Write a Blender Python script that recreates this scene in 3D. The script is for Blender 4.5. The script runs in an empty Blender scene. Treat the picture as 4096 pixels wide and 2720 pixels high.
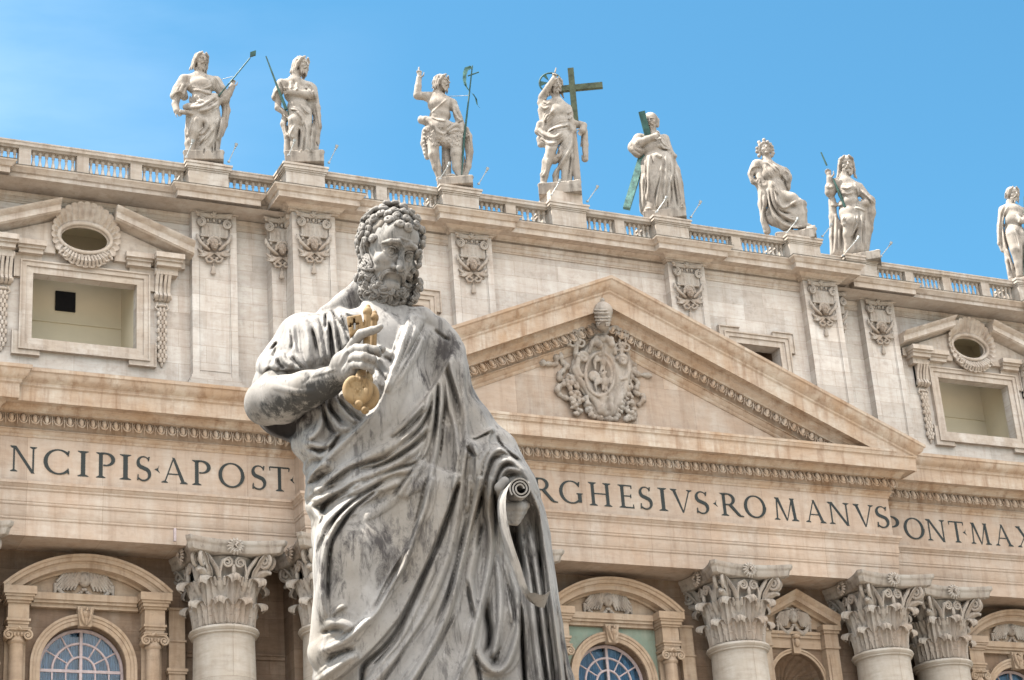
import bpy, math, random
import numpy as np
from mathutils import Matrix, Vector
R = math.radians
S = bpy.context.scene
# ---------------------------------------------------------------- camera
CAM = np.array([-41.345, -78.284, 1.675])
ROT = np.array([[0.91054, -0.102576, -0.400492], [-0.407539, -0.385528, -0.827817], [-0.069487, 0.916977, -0.392843]])
FPX = 7965.1                     # focal length in pixels of a picture 4096 wide
cd = bpy.data.cameras.new('camera'); cam = bpy.data.objects.new('camera', cd); S.collection.objects.link(cam)
cam.matrix_world = Matrix([list(ROT[i]) + [CAM[i]] for i in range(3)] + [[0, 0, 0, 1]])
cd.sensor_width = 36; cd.lens = 36 * FPX / 4096; cd.clip_start = 0.5; cd.clip_end = 6000
cd.dof.use_dof = True; cd.dof.focus_distance = 16.5; cd.dof.aperture_fstop = 14.0
S.camera = cam
# ---------------------------------------------------------------- sky and sun
SKY_TINT = (.178, .362, .385); FILL_CLOUD = (9.6, 9.3, 8.9)
SUN_EL, SUN_AZ = R(60), R(296)   # azimuth measured clockwise from +Y (away from the camera)
sun_dir = Vector((math.sin(SUN_AZ) * math.cos(SUN_EL), math.cos(SUN_AZ) * math.cos(SUN_EL), math.sin(SUN_EL)))
W = bpy.data.worlds.new('World'); S.world = W; W.use_nodes = True
nt = W.node_tree; nt.nodes.clear()
wo = nt.nodes.new('ShaderNodeOutputWorld'); bg = nt.nodes.new('ShaderNodeBackground'); sk = nt.nodes.new('ShaderNodeTexSky')
sk.sky_type = 'NISHITA'; sk.sun_disc = False; sk.sun_elevation = SUN_EL; sk.sun_rotation = SUN_AZ
sk.air_density = 1.0; sk.dust_density = 1.0; sk.ozone_density = 1.0; sk.altitude = 50
bg.inputs['Strength'].default_value = 0.15
def wn(kind, **kw):
    n = nt.nodes.new(kind)
    for k, v in kw.items(): setattr(n, k, v)
    return n
def wmath(op, a, b=0.0, clamp=False):
    n = wn('ShaderNodeMath', operation=op, use_clamp=clamp)
    for k, v in ((0, a), (1, b)):
        if isinstance(v, bpy.types.NodeSocket): nt.links.new(v, n.inputs[k])
        else: n.inputs[k].default_value = v
    return n.outputs[0]
def wmix(f, a, b, mode='MIX'):
    n = wn('ShaderNodeMix', data_type='RGBA', blend_type=mode)
    for k, v in ((0, f), (6, a), (7, b)):
        if isinstance(v, bpy.types.NodeSocket): nt.links.new(v, n.inputs[k])
        else: n.inputs[k].default_value = v if k == 0 else (*v, 1)
    return n.outputs[2]
wc = wn('ShaderNodeTexCoord'); sep = wn('ShaderNodeSeparateXYZ'); nt.links.new(wc.outputs['Generated'], sep.inputs[0])
def wnoise(sc, det, rough, scale, loc):
    mp = wn('ShaderNodeMapping'); mp.inputs['Scale'].default_value = scale; mp.inputs['Location'].default_value = loc; nt.links.new(wc.outputs['Generated'], mp.inputs[0])
    n = wn('ShaderNodeTexNoise'); n.inputs['Scale'].default_value = sc; n.inputs['Detail'].default_value = det; n.inputs['Roughness'].default_value = rough; nt.links.new(mp.outputs[0], n.inputs['Vector']); return n.outputs['Fac']
# deep blue clear sky over the church, bright white clouds added overhead and behind the camera as unseen fill light, a thin veil high on the left
blue = wmix(1.0, sk.outputs[0], SKY_TINT, 'MULTIPLY')
cl = wmath('MULTIPLY', wmath('ADD', wmath('ADD', wmath('MULTIPLY', sep.outputs['Y'], -.8), wmath('MULTIPLY', sep.outputs['Z'], 1.9)), wmath('ADD', -1.65, wmath('MULTIPLY', wnoise(2.2, 7, .6, (1, 1, 2.2), (3, 1, 0)), 1.6)), True), 1.0)
veil = wmath('MULTIPLY', wmath('MULTIPLY', wmath('SUBTRACT', wnoise(3.0, 6, .55, (1.2, 1.2, 4.5), (1.3, .2, .6)), .36, True), 3.2, True), wmath('SUBTRACT', .34, sep.outputs['X'], True))
c1 = wmix(wmath('MULTIPLY', veil, .9), blue, (2.6, 2.9, 3.2)); c2 = wmix(cl, c1, FILL_CLOUD)
nt.links.new(c2, bg.inputs[0]); nt.links.new(bg.outputs[0], wo.inputs[0])
sl = bpy.data.lights.new('sun', 'SUN'); sl.energy = 5.0; sl.angle = R(0.5); sl.color = (1.0, 0.94, 0.84)
so = bpy.data.objects.new('sun', sl); S.collection.objects.link(so)
so.rotation_euler = sun_dir.to_track_quat('Z', 'Y').to_euler(); so.location = (-60, -60, 90)
S.view_settings.view_transform = 'Standard'; S.view_settings.look = 'None'; S.view_settings.gamma = 1.0
S.view_settings.exposure = 2.02
S.render.resolution_x = 1024; S.render.resolution_y = 680

# ---------------------------------------------------------------- helpers
def tag(o, label=None, cat=None, group=None, kind=None):
    if label: o['label'] = label
    if cat: o['category'] = cat
    if group: o['group'] = group
    if kind: o['kind'] = kind
    return o
def empty(name, loc=(0, 0, 0), rz=0, parent=None):
    o = bpy.data.objects.new(name, None); S.collection.objects.link(o)
    o.location = loc; o.rotation_euler = (0, 0, rz); o.parent = parent
    return o
def dup(o, parent, loc=None):
    c = o.copy(); S.collection.objects.link(c); c.parent = parent
    if loc is not None: c.location = loc
    for ch in list(o.children): dup(ch, c)
    return c
def link(name, me, parent=None, loc=(0, 0, 0), mat=None, smooth=None):
    if mat and not me.materials: me.materials.append(mat)
    if smooth is not None:
        me.polygons.foreach_set('use_smooth', [True] * len(me.polygons))
        if smooth < 180: me.set_sharp_from_angle(angle=R(smooth))
    o = bpy.data.objects.new(name, me); S.collection.objects.link(o)
    o.parent = parent; o.location = loc
    return o

class MB:
    """collects shapes, build() links them as one mesh object"""
    def __init__(s): s.v = []; s.f = []
    def add(s, vs, fs):
        n = len(s.v); s.v.extend([tuple(map(float, p)) for p in vs]); s.f.extend([[i + n for i in f] for f in fs]); return s
    def box(s, x0, x1, y0, y1, z0, z1):
        return s.add([(x0, y0, z0), (x1, y0, z0), (x1, y1, z0), (x0, y1, z0), (x0, y0, z1), (x1, y0, z1), (x1, y1, z1), (x0, y1, z1)],
                     [(0, 3, 2, 1), (4, 5, 6, 7), (0, 1, 5, 4), (1, 2, 6, 5), (2, 3, 7, 6), (3, 0, 4, 7)])
    def grid(s, rows, closed=False, flip=False):
        n = len(rows); m = len(rows[0]); fs = []
        for i in range(n - 1):
            for j in range(m if closed else m - 1):
                a, b, c, d = i * m + j, i * m + (j + 1) % m, (i + 1) * m + (j + 1) % m, (i + 1) * m + j
                fs.append((a, d, c, b) if flip else (a, b, c, d))
        return s.add([p for r in rows for p in r], fs)
    def sweep(s, prof, path, cap=True):
        """prof: (outward, z) bottom to top and back; path: (x, y) running +x; outward is -y"""
        path = [np.array(p, float) for p in path]; rows = []
        for i, p in enumerate(path):
            ns = []
            for a, b in ((i - 1, i), (i, i + 1)):
                if a >= 0 and b < len(path):
                    d = path[b] - path[a]; d /= np.linalg.norm(d); ns.append(np.array([d[1], -d[0]]))
            n = ns[0] if len(ns) == 1 else (ns[0] + ns[1]) / (1 + ns[0] @ ns[1])
            rows.append([(p[0] + n[0] * o, p[1] + n[1] * o, z) for o, z in prof])
        s.grid(rows)
        if cap:
            n = len(s.v); m = len(prof); k = len(path)
            s.f.append(list(range(n - k * m, n - k * m + m))); s.f.append(list(range(n - 1, n - 1 - m, -1)))
        return s
    def lathe(s, prof, cx, cy, seg=24, z0=0, a0=0, a1=2 * math.pi):
        full = abs(a1 - a0 - 2 * math.pi) < 1e-6; k = seg if full else seg + 1
        rows = [[(cx + r * math.cos(a0 + (a1 - a0) * j / seg), cy + r * math.sin(a0 + (a1 - a0) * j / seg), z0 + z) for j in range(k)] for r, z in prof]
        return s.grid(rows, closed=full)
    def tube(s, pts, rad, seg=8, cap=True, flat=1.0, up=None):
        pts = [np.array(p, float) for p in pts]; n = len(pts)
        rad = [rad] * n if np.isscalar(rad) else list(rad)
        rows = []; prev = None
        for i, p in enumerate(pts):
            t = pts[min(i + 1, n - 1)] - pts[max(i - 1, 0)]; t = t / (np.linalg.norm(t) + 1e-9)
            if prev is None:
                u = np.array(up if up is not None else ((0, 0, 1) if abs(t[2]) < .9 else (1, 0, 0)), float)
            else: u = prev
            u = u - t * (u @ t); u /= np.linalg.norm(u) + 1e-9; prev = u; w = np.cross(t, u)
            rows.append([p + (u * math.cos(a) * flat + w * math.sin(a)) * rad[i] for a in [2 * math.pi * j / seg for j in range(seg)]])
        s.grid(rows, closed=True)
        if cap:
            N = len(s.v); s.f.append(list(range(N - n * seg, N - n * seg + seg))[::-1]); s.f.append(list(range(N - seg, N)))
        return s
    def ball(s, c, r, seg=10, rings=6, rz=None):
        rr = (r, r, r) if np.isscalar(r) else r
        rows = [[(c[0] + rr[0] * math.sin(math.pi * i / rings) * math.cos(2 * math.pi * j / seg), c[1] + rr[1] * math.sin(math.pi * i / rings) * math.sin(2 * math.pi * j / seg), c[2] - rr[2] * math.cos(math.pi * i / rings)) for j in range(seg)] for i in range(rings + 1)]
        return s.grid(rows, closed=True)
    def prism(s, poly, y0, y1):
        """poly in (x, z), front at y0, back at y1"""
        n = len(poly); a = sum(poly[i][0] * poly[(i + 1) % n][1] - poly[(i + 1) % n][0] * poly[i][1] for i in range(n))
        if a < 0: poly = poly[::-1]
        return s.add([(x, y0, z) for x, z in poly] + [(x, y1, z) for x, z in poly],
                     [list(range(n)), list(range(2 * n - 1, n - 1, -1))] + [(i, i + n, (i + 1) % n + n, (i + 1) % n) for i in range(n)])
    def xf(s, M, start=0):
        for i in range(start, len(s.v)): s.v[i] = tuple(M @ Vector(s.v[i]))
        return s
    def mesh(s, name):
        me = bpy.data.meshes.new(name); me.from_pydata(s.v, [], s.f); me.validate(); me.update(); return me
    def build(s, name, mat, parent=None, loc=(0, 0, 0), smooth=None):
        return link(name, s.mesh(name), parent, loc, mat, smooth)

# ---------------------------------------------------------------- materials
def mat_new(name):
    m = bpy.data.materials.new(name); m.use_nodes = True; t = m.node_tree; t.nodes.clear()
    o = t.nodes.new('ShaderNodeOutputMaterial'); b = t.nodes.new('ShaderNodeBsdfPrincipled'); t.links.new(b.outputs[0], o.inputs[0])
    b.inputs['Roughness'].default_value = .85; b.inputs['Specular IOR Level'].default_value = .25
    return m, t, b
def noise(t, vec, sc, det=4, rough=.55, scale=(1, 1, 1), loc=(0, 0, 0), dist=0):
    mp = t.nodes.new('ShaderNodeMapping'); mp.inputs['Scale'].default_value = scale; mp.inputs['Location'].default_value = loc
    t.links.new(vec, mp.inputs[0]); n = t.nodes.new('ShaderNodeTexNoise')
    n.inputs['Scale'].default_value = sc; n.inputs['Detail'].default_value = det; n.inputs['Roughness'].default_value = rough; n.inputs['Distortion'].default_value = dist
    t.links.new(mp.outputs[0], n.inputs['Vector']); return n.outputs['Fac']
def ramp(t, fac, stops):
    r = t.nodes.new('ShaderNodeValToRGB'); e = r.color_ramp.elements
    while len(e) < len(stops): e.new(.5)
    for el, (p, c) in zip(e, stops):
        el.position = p; el.color = (c, c, c, 1) if np.isscalar(c) else (*c, 1)
    t.links.new(fac, r.inputs[0]); return r.outputs[0]
def mix(t, fac, a, b, mode='MIX'):
    n = t.nodes.new('ShaderNodeMix'); n.data_type = 'RGBA'; n.blend_type = mode
    for k, v in ((0, fac), (6, a), (7, b)):
        if isinstance(v, bpy.types.NodeSocket): t.links.new(v, n.inputs[k])
        else: n.inputs[k].default_value = v if k == 0 else (*v, 1)
    return n.outputs[2]
def mth(t, op, a, b=0.0, clamp=False):
    n = t.nodes.new('ShaderNodeMath'); n.operation = op; n.use_clamp = clamp
    for k, v in ((0, a), (1, b)):
        if isinstance(v, bpy.types.NodeSocket): t.links.new(v, n.inputs[k])
        else: n.inputs[k].default_value = v
    return n.outputs[0]
def bump(t, b, h, strength=.3, dist=.02):
    n = t.nodes.new('ShaderNodeBump'); n.inputs['Strength'].default_value = strength; n.inputs['Distance'].default_value = dist
    t.links.new(h, n.inputs['Height']); t.links.new(n.outputs[0], b.inputs['Normal'])
def coords(t):
    c = t.nodes.new('ShaderNodeTexCoord'); return c.outputs['Object']
def travertine(name, base, warm, pale, dark, joints=None, stain=.35, band=1.0, streak=.3):
    """layered stone: blotches, bedding bands, run-off streaks, block joints (all in object metres)"""
    base, warm, pale, dark = [tuple(k * .62 for k in c_) for c_ in (base, warm, pale, dark)]
    m, t, b = mat_new(name); v = coords(t)
    big = ramp(t, noise(t, v, .45, 5, .6), [(.35, 0), (.65, 1)])
    c = mix(t, big, base, warm)
    c = mix(t, mth(t, 'MULTIPLY', ramp(t, noise(t, v, 1.1, 6, .65, (1, 1, .35), (9, 3, 1)), [(.48, 0), (.68, 1)]), .7), c, pale)
    beds = noise(t, v, 2.6, 7, .72, (.35, .35, 1.7), (4, 4, 4), .5)
    c = mix(t, mth(t, 'MULTIPLY', ramp(t, beds, [(.40, 1), (.56, 0)]), .26 * band), c, dark)
    st = noise(t, v, 1.6, 5, .65, (1.6, 1.6, .13), (2, 7, 5))
    c = mix(t, mth(t, 'MULTIPLY', ramp(t, st, [(.5, 0), (.72, 1)]), streak), c, dark)
    gr = noise(t, v, 2.3, 8, .75, (1, 1, 1), (5, 1, 8))
    c = mix(t, mth(t, 'MULTIPLY', ramp(t, gr, [(.52, 0), (.75, 1)]), stain), c, tuple(k * .6 for k in dark))
    h = mth(t, 'ADD', mth(t, 'MULTIPLY', beds, .6), mth(t, 'MULTIPLY', noise(t, v, 14, 5, .7), .4))
    if joints:
        br = t.nodes.new('ShaderNodeTexBrick'); mp = t.nodes.new('ShaderNodeMapping'); mp.inputs['Rotation'].default_value = (R(90), 0, 0)
        t.links.new(v, mp.inputs[0]); t.links.new(mp.outputs[0], br.inputs[0])
        br.inputs['Scale'].default_value = 1; br.inputs['Brick Width'].default_value = joints[0]; br.inputs['Row Height'].default_value = joints[1]
        br.inputs['Mortar Size'].default_value = .012; br.inputs['Color1'].default_value = (1, 1, 1, 1); br.inputs['Color2'].default_value = (.74, .73, .72, 1); br.inputs['Mortar'].default_value = (.6, .55, .5, 1)
        br.inputs['Mortar Smooth'].default_value = .3
        c = mix(t, .8, c, br.outputs['Color'], 'MULTIPLY')
    t.links.new(c, b.inputs['Base Color']); bump(t, b, h, .35, .03)
    return m
M = {}
M['attic'] = travertine('travertine_pale', (.66, .61, .565), (.70, .63, .57), (.80, .77, .74), (.42, .32, .26), (2.3, .82), .4, 1, .42)
M['atticm'] = travertine('travertine_attic_moulding', (.57, .50, .44), (.55, .46, .38), (.72, .67, .62), (.29, .21, .16), None, .5, 1, .6)
M['ent'] = travertine('travertine_warm', (.565, .46, .38), (.575, .435, .335), (.65, .575, .505), (.34, .225, .155), (3.1, 9.0), .3, .9, .5)
M['entm'] = travertine('travertine_warm_moulding', (.54, .44, .355), (.49, .345, .235), (.66, .59, .51), (.27, .155, .09), None, .4, 1, .75)
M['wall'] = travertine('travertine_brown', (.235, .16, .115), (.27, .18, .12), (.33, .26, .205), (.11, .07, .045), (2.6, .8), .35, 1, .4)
M['tan'] = travertine('travertine_tan', (.44, .335, .25), (.47, .345, .24), (.54, .45, .36), (.24, .15, .095), None, .4, .9, .6)
M['col'] = travertine('travertine_column', (.50, .45, .40), (.52, .455, .385), (.60, .56, .51), (.33, .26, .20), (40, 3.4), .3, 1.3, .35)
M['cap'] = travertine('travertine_capital', (.43, .39, .35), (.38, .30, .24), (.52, .49, .455), (.17, .13, .105), None, .8, .3, .75)
M['roofst'] = travertine('travertine_statue', (.36, .32, .285), (.38, .33, .285), (.50, .465, .425), (.11, .09, .075), None, .8, .3, .9)
def plain(name, col, rough=.6, metal=0, var=.3, sc=6):
    m, t, b = mat_new(name); v = coords(t)
    c = mix(t, ramp(t, noise(t, v, sc, 5, .6), [(.35, 0), (.7, 1)]), col, tuple(k * (1 - var) for k in col))
    t.links.new(c, b.inputs['Base Color']); b.inputs['Roughness'].default_value = rough; b.inputs['Metallic'].default_value = metal
    return m
M['letter'] = plain('inlaid_black_letter', (.014, .018, .017), .5)
M['bronze'] = plain('green_patinated_bronze', (.022, .065, .055), .55, .2, .6, 3)
M['verdigris'] = plain('pale_verdigris', (.10, .21, .19), .6, .1, .75, 4)
M['plaster'] = plain('cream_plaster', (.56, .50, .385), .9, 0, .06, 1)
M['black'] = plain('dark_opening', (.008, .008, .01), .9)
M['marble'] = travertine('green_marble', (.20, .27, .22), (.27, .32, .26), (.36, .36, .30), (.25, .18, .11), None, .5, .2, .3)
M['muntin'] = plain('pinkish_painted_metal', (.34, .28, .285), .5)
M['lampgrey'] = plain('grey_lamp_metal', (.3, .31, .31), .4, .3)
M['lead'] = plain('lead_flashing', (.08, .08, .07), .8, 0, .5, 4)
# ================================================================ ground
m_, t_, b_ = mat_new('square_paving'); v_ = coords(t_)
vo = t_.nodes.new('ShaderNodeTexBrick'); t_.links.new(v_, vo.inputs[0]); vo.inputs['Scale'].default_value = 1; vo.inputs['Brick Width'].default_value = .25; vo.inputs['Row Height'].default_value = .25
vo.inputs['Color1'].default_value = (.20, .18, .155, 1); vo.inputs['Color2'].default_value = (.17, .15, .13, 1); vo.inputs['Mortar'].default_value = (.2, .18, .15, 1); vo.inputs['Mortar Size'].default_value = .012
t_.links.new(mix(t_, mth(t_, 'MULTIPLY', noise(t_, v_, .3, 4), .5), vo.outputs['Color'], (.22,.19,.155)), b_.inputs['Base Color'])
M['paving'] = m_
g = MB(); g.add([(-3000, -3000, 0), (3000, -3000, 0), (3000, 3000, 0), (-3000, 3000, 0)], [(0, 1, 2, 3)])
tag(g.build('ground', M['paving']), kind='structure')

# ================================================================ basilica
BAS = empty('basilica', (0, 0, 0))
tag(BAS, 'huge travertine church front with giant columns, carved inscription, central pediment and balustrade', 'church')
XC = (5.81, 13.68, 18.0, 29.3)
YW, YC = .7, -.55                                # lower wall planes: wings, centre
def path_ent(x0=-42, x1=42, dy=0):
    P = [(x0, -1.5), (-28.15, -1.5), (-28.15, -1.25), (-14.93, -1.25), (-14.93, -2.5), (14.93, -2.5), (14.93, -1.25), (28.15, -1.25), (28.15, -1.5), (x1, -1.5)]
    return [(x, y + dy) for x, y in P]
def arc(c, r, a0, a1, n):
    return [(c[0] + r * math.cos(R(a0 + (a1 - a0) * i / n)), c[1] + r * math.sin(R(a0 + (a1 - a0) * i / n))) for i in range(n + 1)]
architrave = [(-2.2, 27.2), (0, 27.2), (0, 27.86), (.03, 27.88), (.045, 27.92), (.03, 27.96), (.05, 28.0), (.06, 28.02), (.06, 28.46), (.09, 28.48), (.105, 28.53), (.09, 28.58), (.12, 28.62), (.12, 29.06), (.15, 29.08), (.17, 29.12), (.16, 29.17), (.21, 29.22), (.25, 29.30), (.29, 29.32), (.30, 29.43), (.0, 29.45), (-2.2, 29.45)]
frieze = [(-2.2, 29.45), (0, 29.45), (0, 31.40), (-2.2, 31.40)]
bed = [(-2.2, 31.40), (.03, 31.40), (.06, 31.46), (.05, 31.50), (.10, 31.54), (.17, 31.62), (.19, 31.70), (.24, 31.66), (.24, 31.70), (.13, 31.76), (.16, 32.22), (.50, 32.29), (.54, 32.30), (.54, 32.36), (.62, 32.46), (.70, 32.50), (.72, 32.57), (1.08, 32.57), (1.10, 32.54), (1.14, 32.54),
       (1.14, 33.14), (1.17, 33.17), (1.21, 33.20), (1.22, 33.27), (-2.2, 33.27)]
MB().sweep(architrave, path_ent()).build('architrave', M['ent'], BAS, smooth=30)
FR = MB().sweep(frieze, path_ent()).build('frieze', M['ent'], BAS)
MB().sweep(bed, path_ent()).build('cornice', M['entm'], BAS, smooth=30)
cyma = [(-2.2, 33.274), (1.22, 33.274), (1.24, 33.32), (1.30, 33.36), (1.40, 33.44), (1.47, 33.56), (1.50, 33.68), (1.56, 33.72), (1.57, 33.86), (-.2, 34.0), (-2.2, 34.0)]
for s, P in ((-1, [(-42, -1.5), (-28.15, -1.5), (-28.15, -1.25), (-15.3, -1.25)]), (1, [(15.3, -1.25), (28.15, -1.25), (28.15, -1.5), (42, -1.5)])):
    MB().sweep(cyma, P).build('cornice_gutter', M['entm'], BAS, smooth=30)
MB().sweep([(-2.2, 33.274), (1.22, 33.274), (1.24, 33.36), (1.27, 33.38), (1.27, 33.50), (-.2, 33.62), (-2.2, 33.62)], [(-14.93, -2.5), (14.93, -2.5)]).build('cornice_gutter', M['entm'], BAS, smooth=30)

# eggs and darts
def egg_row(mb, pts, sc=1.0):
    for (x, y, z, nx, ny) in pts:
        n = len(mb.v)
        mb.ball((0, -.09, .03), (.10 * sc, .15 * sc, .235 * sc), 10, 7)
        mb.tube([(.172 * sc * math.sin(a), -.08, -.29 * sc * math.cos(a) + .05) for a in [R(-128 + 256 * i / 8) for i in range(9)]], .034 * sc, 6)
        mb.tube([(.235 * sc, -.12, .26 * sc), (.235 * sc, -.14, 0), (.235 * sc, -.05, -.30 * sc)], [.034 * sc, .03 * sc, .012 * sc], 5)
        Mx = Matrix.Translation((x, y, z)) @ Matrix.Rotation(math.atan2(nx, -ny), 4, 'Z') @ Matrix.Rotation(R(-26), 4, 'X')
        mb.xf(Mx, n)
    return mb
for (xa, xb, y) in ((-34, -28.5, -1.5), (-28.3, -15.45, -1.25), (-15.25, 15.25, -2.5), (15.45, 28.3, -1.25), (28.5, 34, -1.5)):
    n = int((xb - xa) / .47); pts = []
    for i in range(n): pts.append((xa + (i + .5) * (xb - xa) / n, y - .34, 32.0, 0, -1))
    if xa == -15.25:
        for s in (-1, 1): pts += [(s * 15.27, -2.1 + i * .47, 32.0, s, 0) for i in range(2)]
    egg_row(MB(), pts).build('egg_and_dart', M['entm'], BAS, smooth=60)

# ---------------------------------------------------------------- pediment
ZT, SL = 33.79, .428                             # top edge height at the tips and slope
def rake(prof, name, mat, xo=14.918, y0=-2.488):
    """prof: (outward, drop below the top line)"""
    mb = MB(); rows = []
    for sx in (-1, 0, 1):
        rows.append([(sx * (xo + o), y0 - o, (ZT - d + (SL * (16.5 - xo - o) if True else 0)) if sx else ZT - d + SL * 16.5) for o, d in prof])
    mb.grid(rows); m = len(prof); n = len(mb.v)
    mb.f.append(list(range(n - 3 * m, n - 2 * m))); mb.f.append(list(range(n - 1, n - 1 - m, -1)))
    return mb.build(name, mat, BAS, smooth=30)
rake([(-1.9, 2.95), (0, 2.95), (.03, 2.90), (.05, 2.86), (.04, 2.80), (.10, 2.74), (.16, 2.64), (.18, 2.56), (.24, 2.54), (.24, 2.48), (.13, 2.50), (.16, 2.00), (.50, 1.92), (.50, 1.90), (.50, 1.86), (.56, 1.76), (.70, 1.66), (.72, 1.46), (1.08, 1.46), (1.10, 1.50), (1.14, 1.50),
      (1.14, .80), (1.17, .76), (1.21, .72), (1.22, .64), (1.26, .60), (1.34, .52), (1.45, .38), (1.50, .22), (1.57, .16), (1.58, .02), (.0, -.04), (-1.9, -.06)], 'raking_cornice', M['entm'])
MB().sweep([(-1.9, 33.5), (0, 33.5), (0, 33.52), (-1.9, 33.52)], [(-14.9, -2.5), (14.9, -2.5)])
ty = MB().prism([(-14.6, 33.55), (14.6, 33.55), (0, 33.55 + 14.6 * .4)], -2.45, -2.0).build('tympanum', M['ent'], BAS)
for s in (-1, 1):
    n = 31; eg = MB()
    for i in range(n):
        x = (i + .5) * .47 + .1; z = ZT + SL * (16.5 - x) - 2.22
        k = len(eg.v); egg_row(eg, [(0, 0, 0, 0, -1)])
        eg.xf(Matrix.Translation((s * x, -2.85, z)) @ Matrix.Rotation(s * math.atan(SL), 4, 'Y') , k)
    eg.build('egg_and_dart', M['entm'], BAS, smooth=60)

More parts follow.
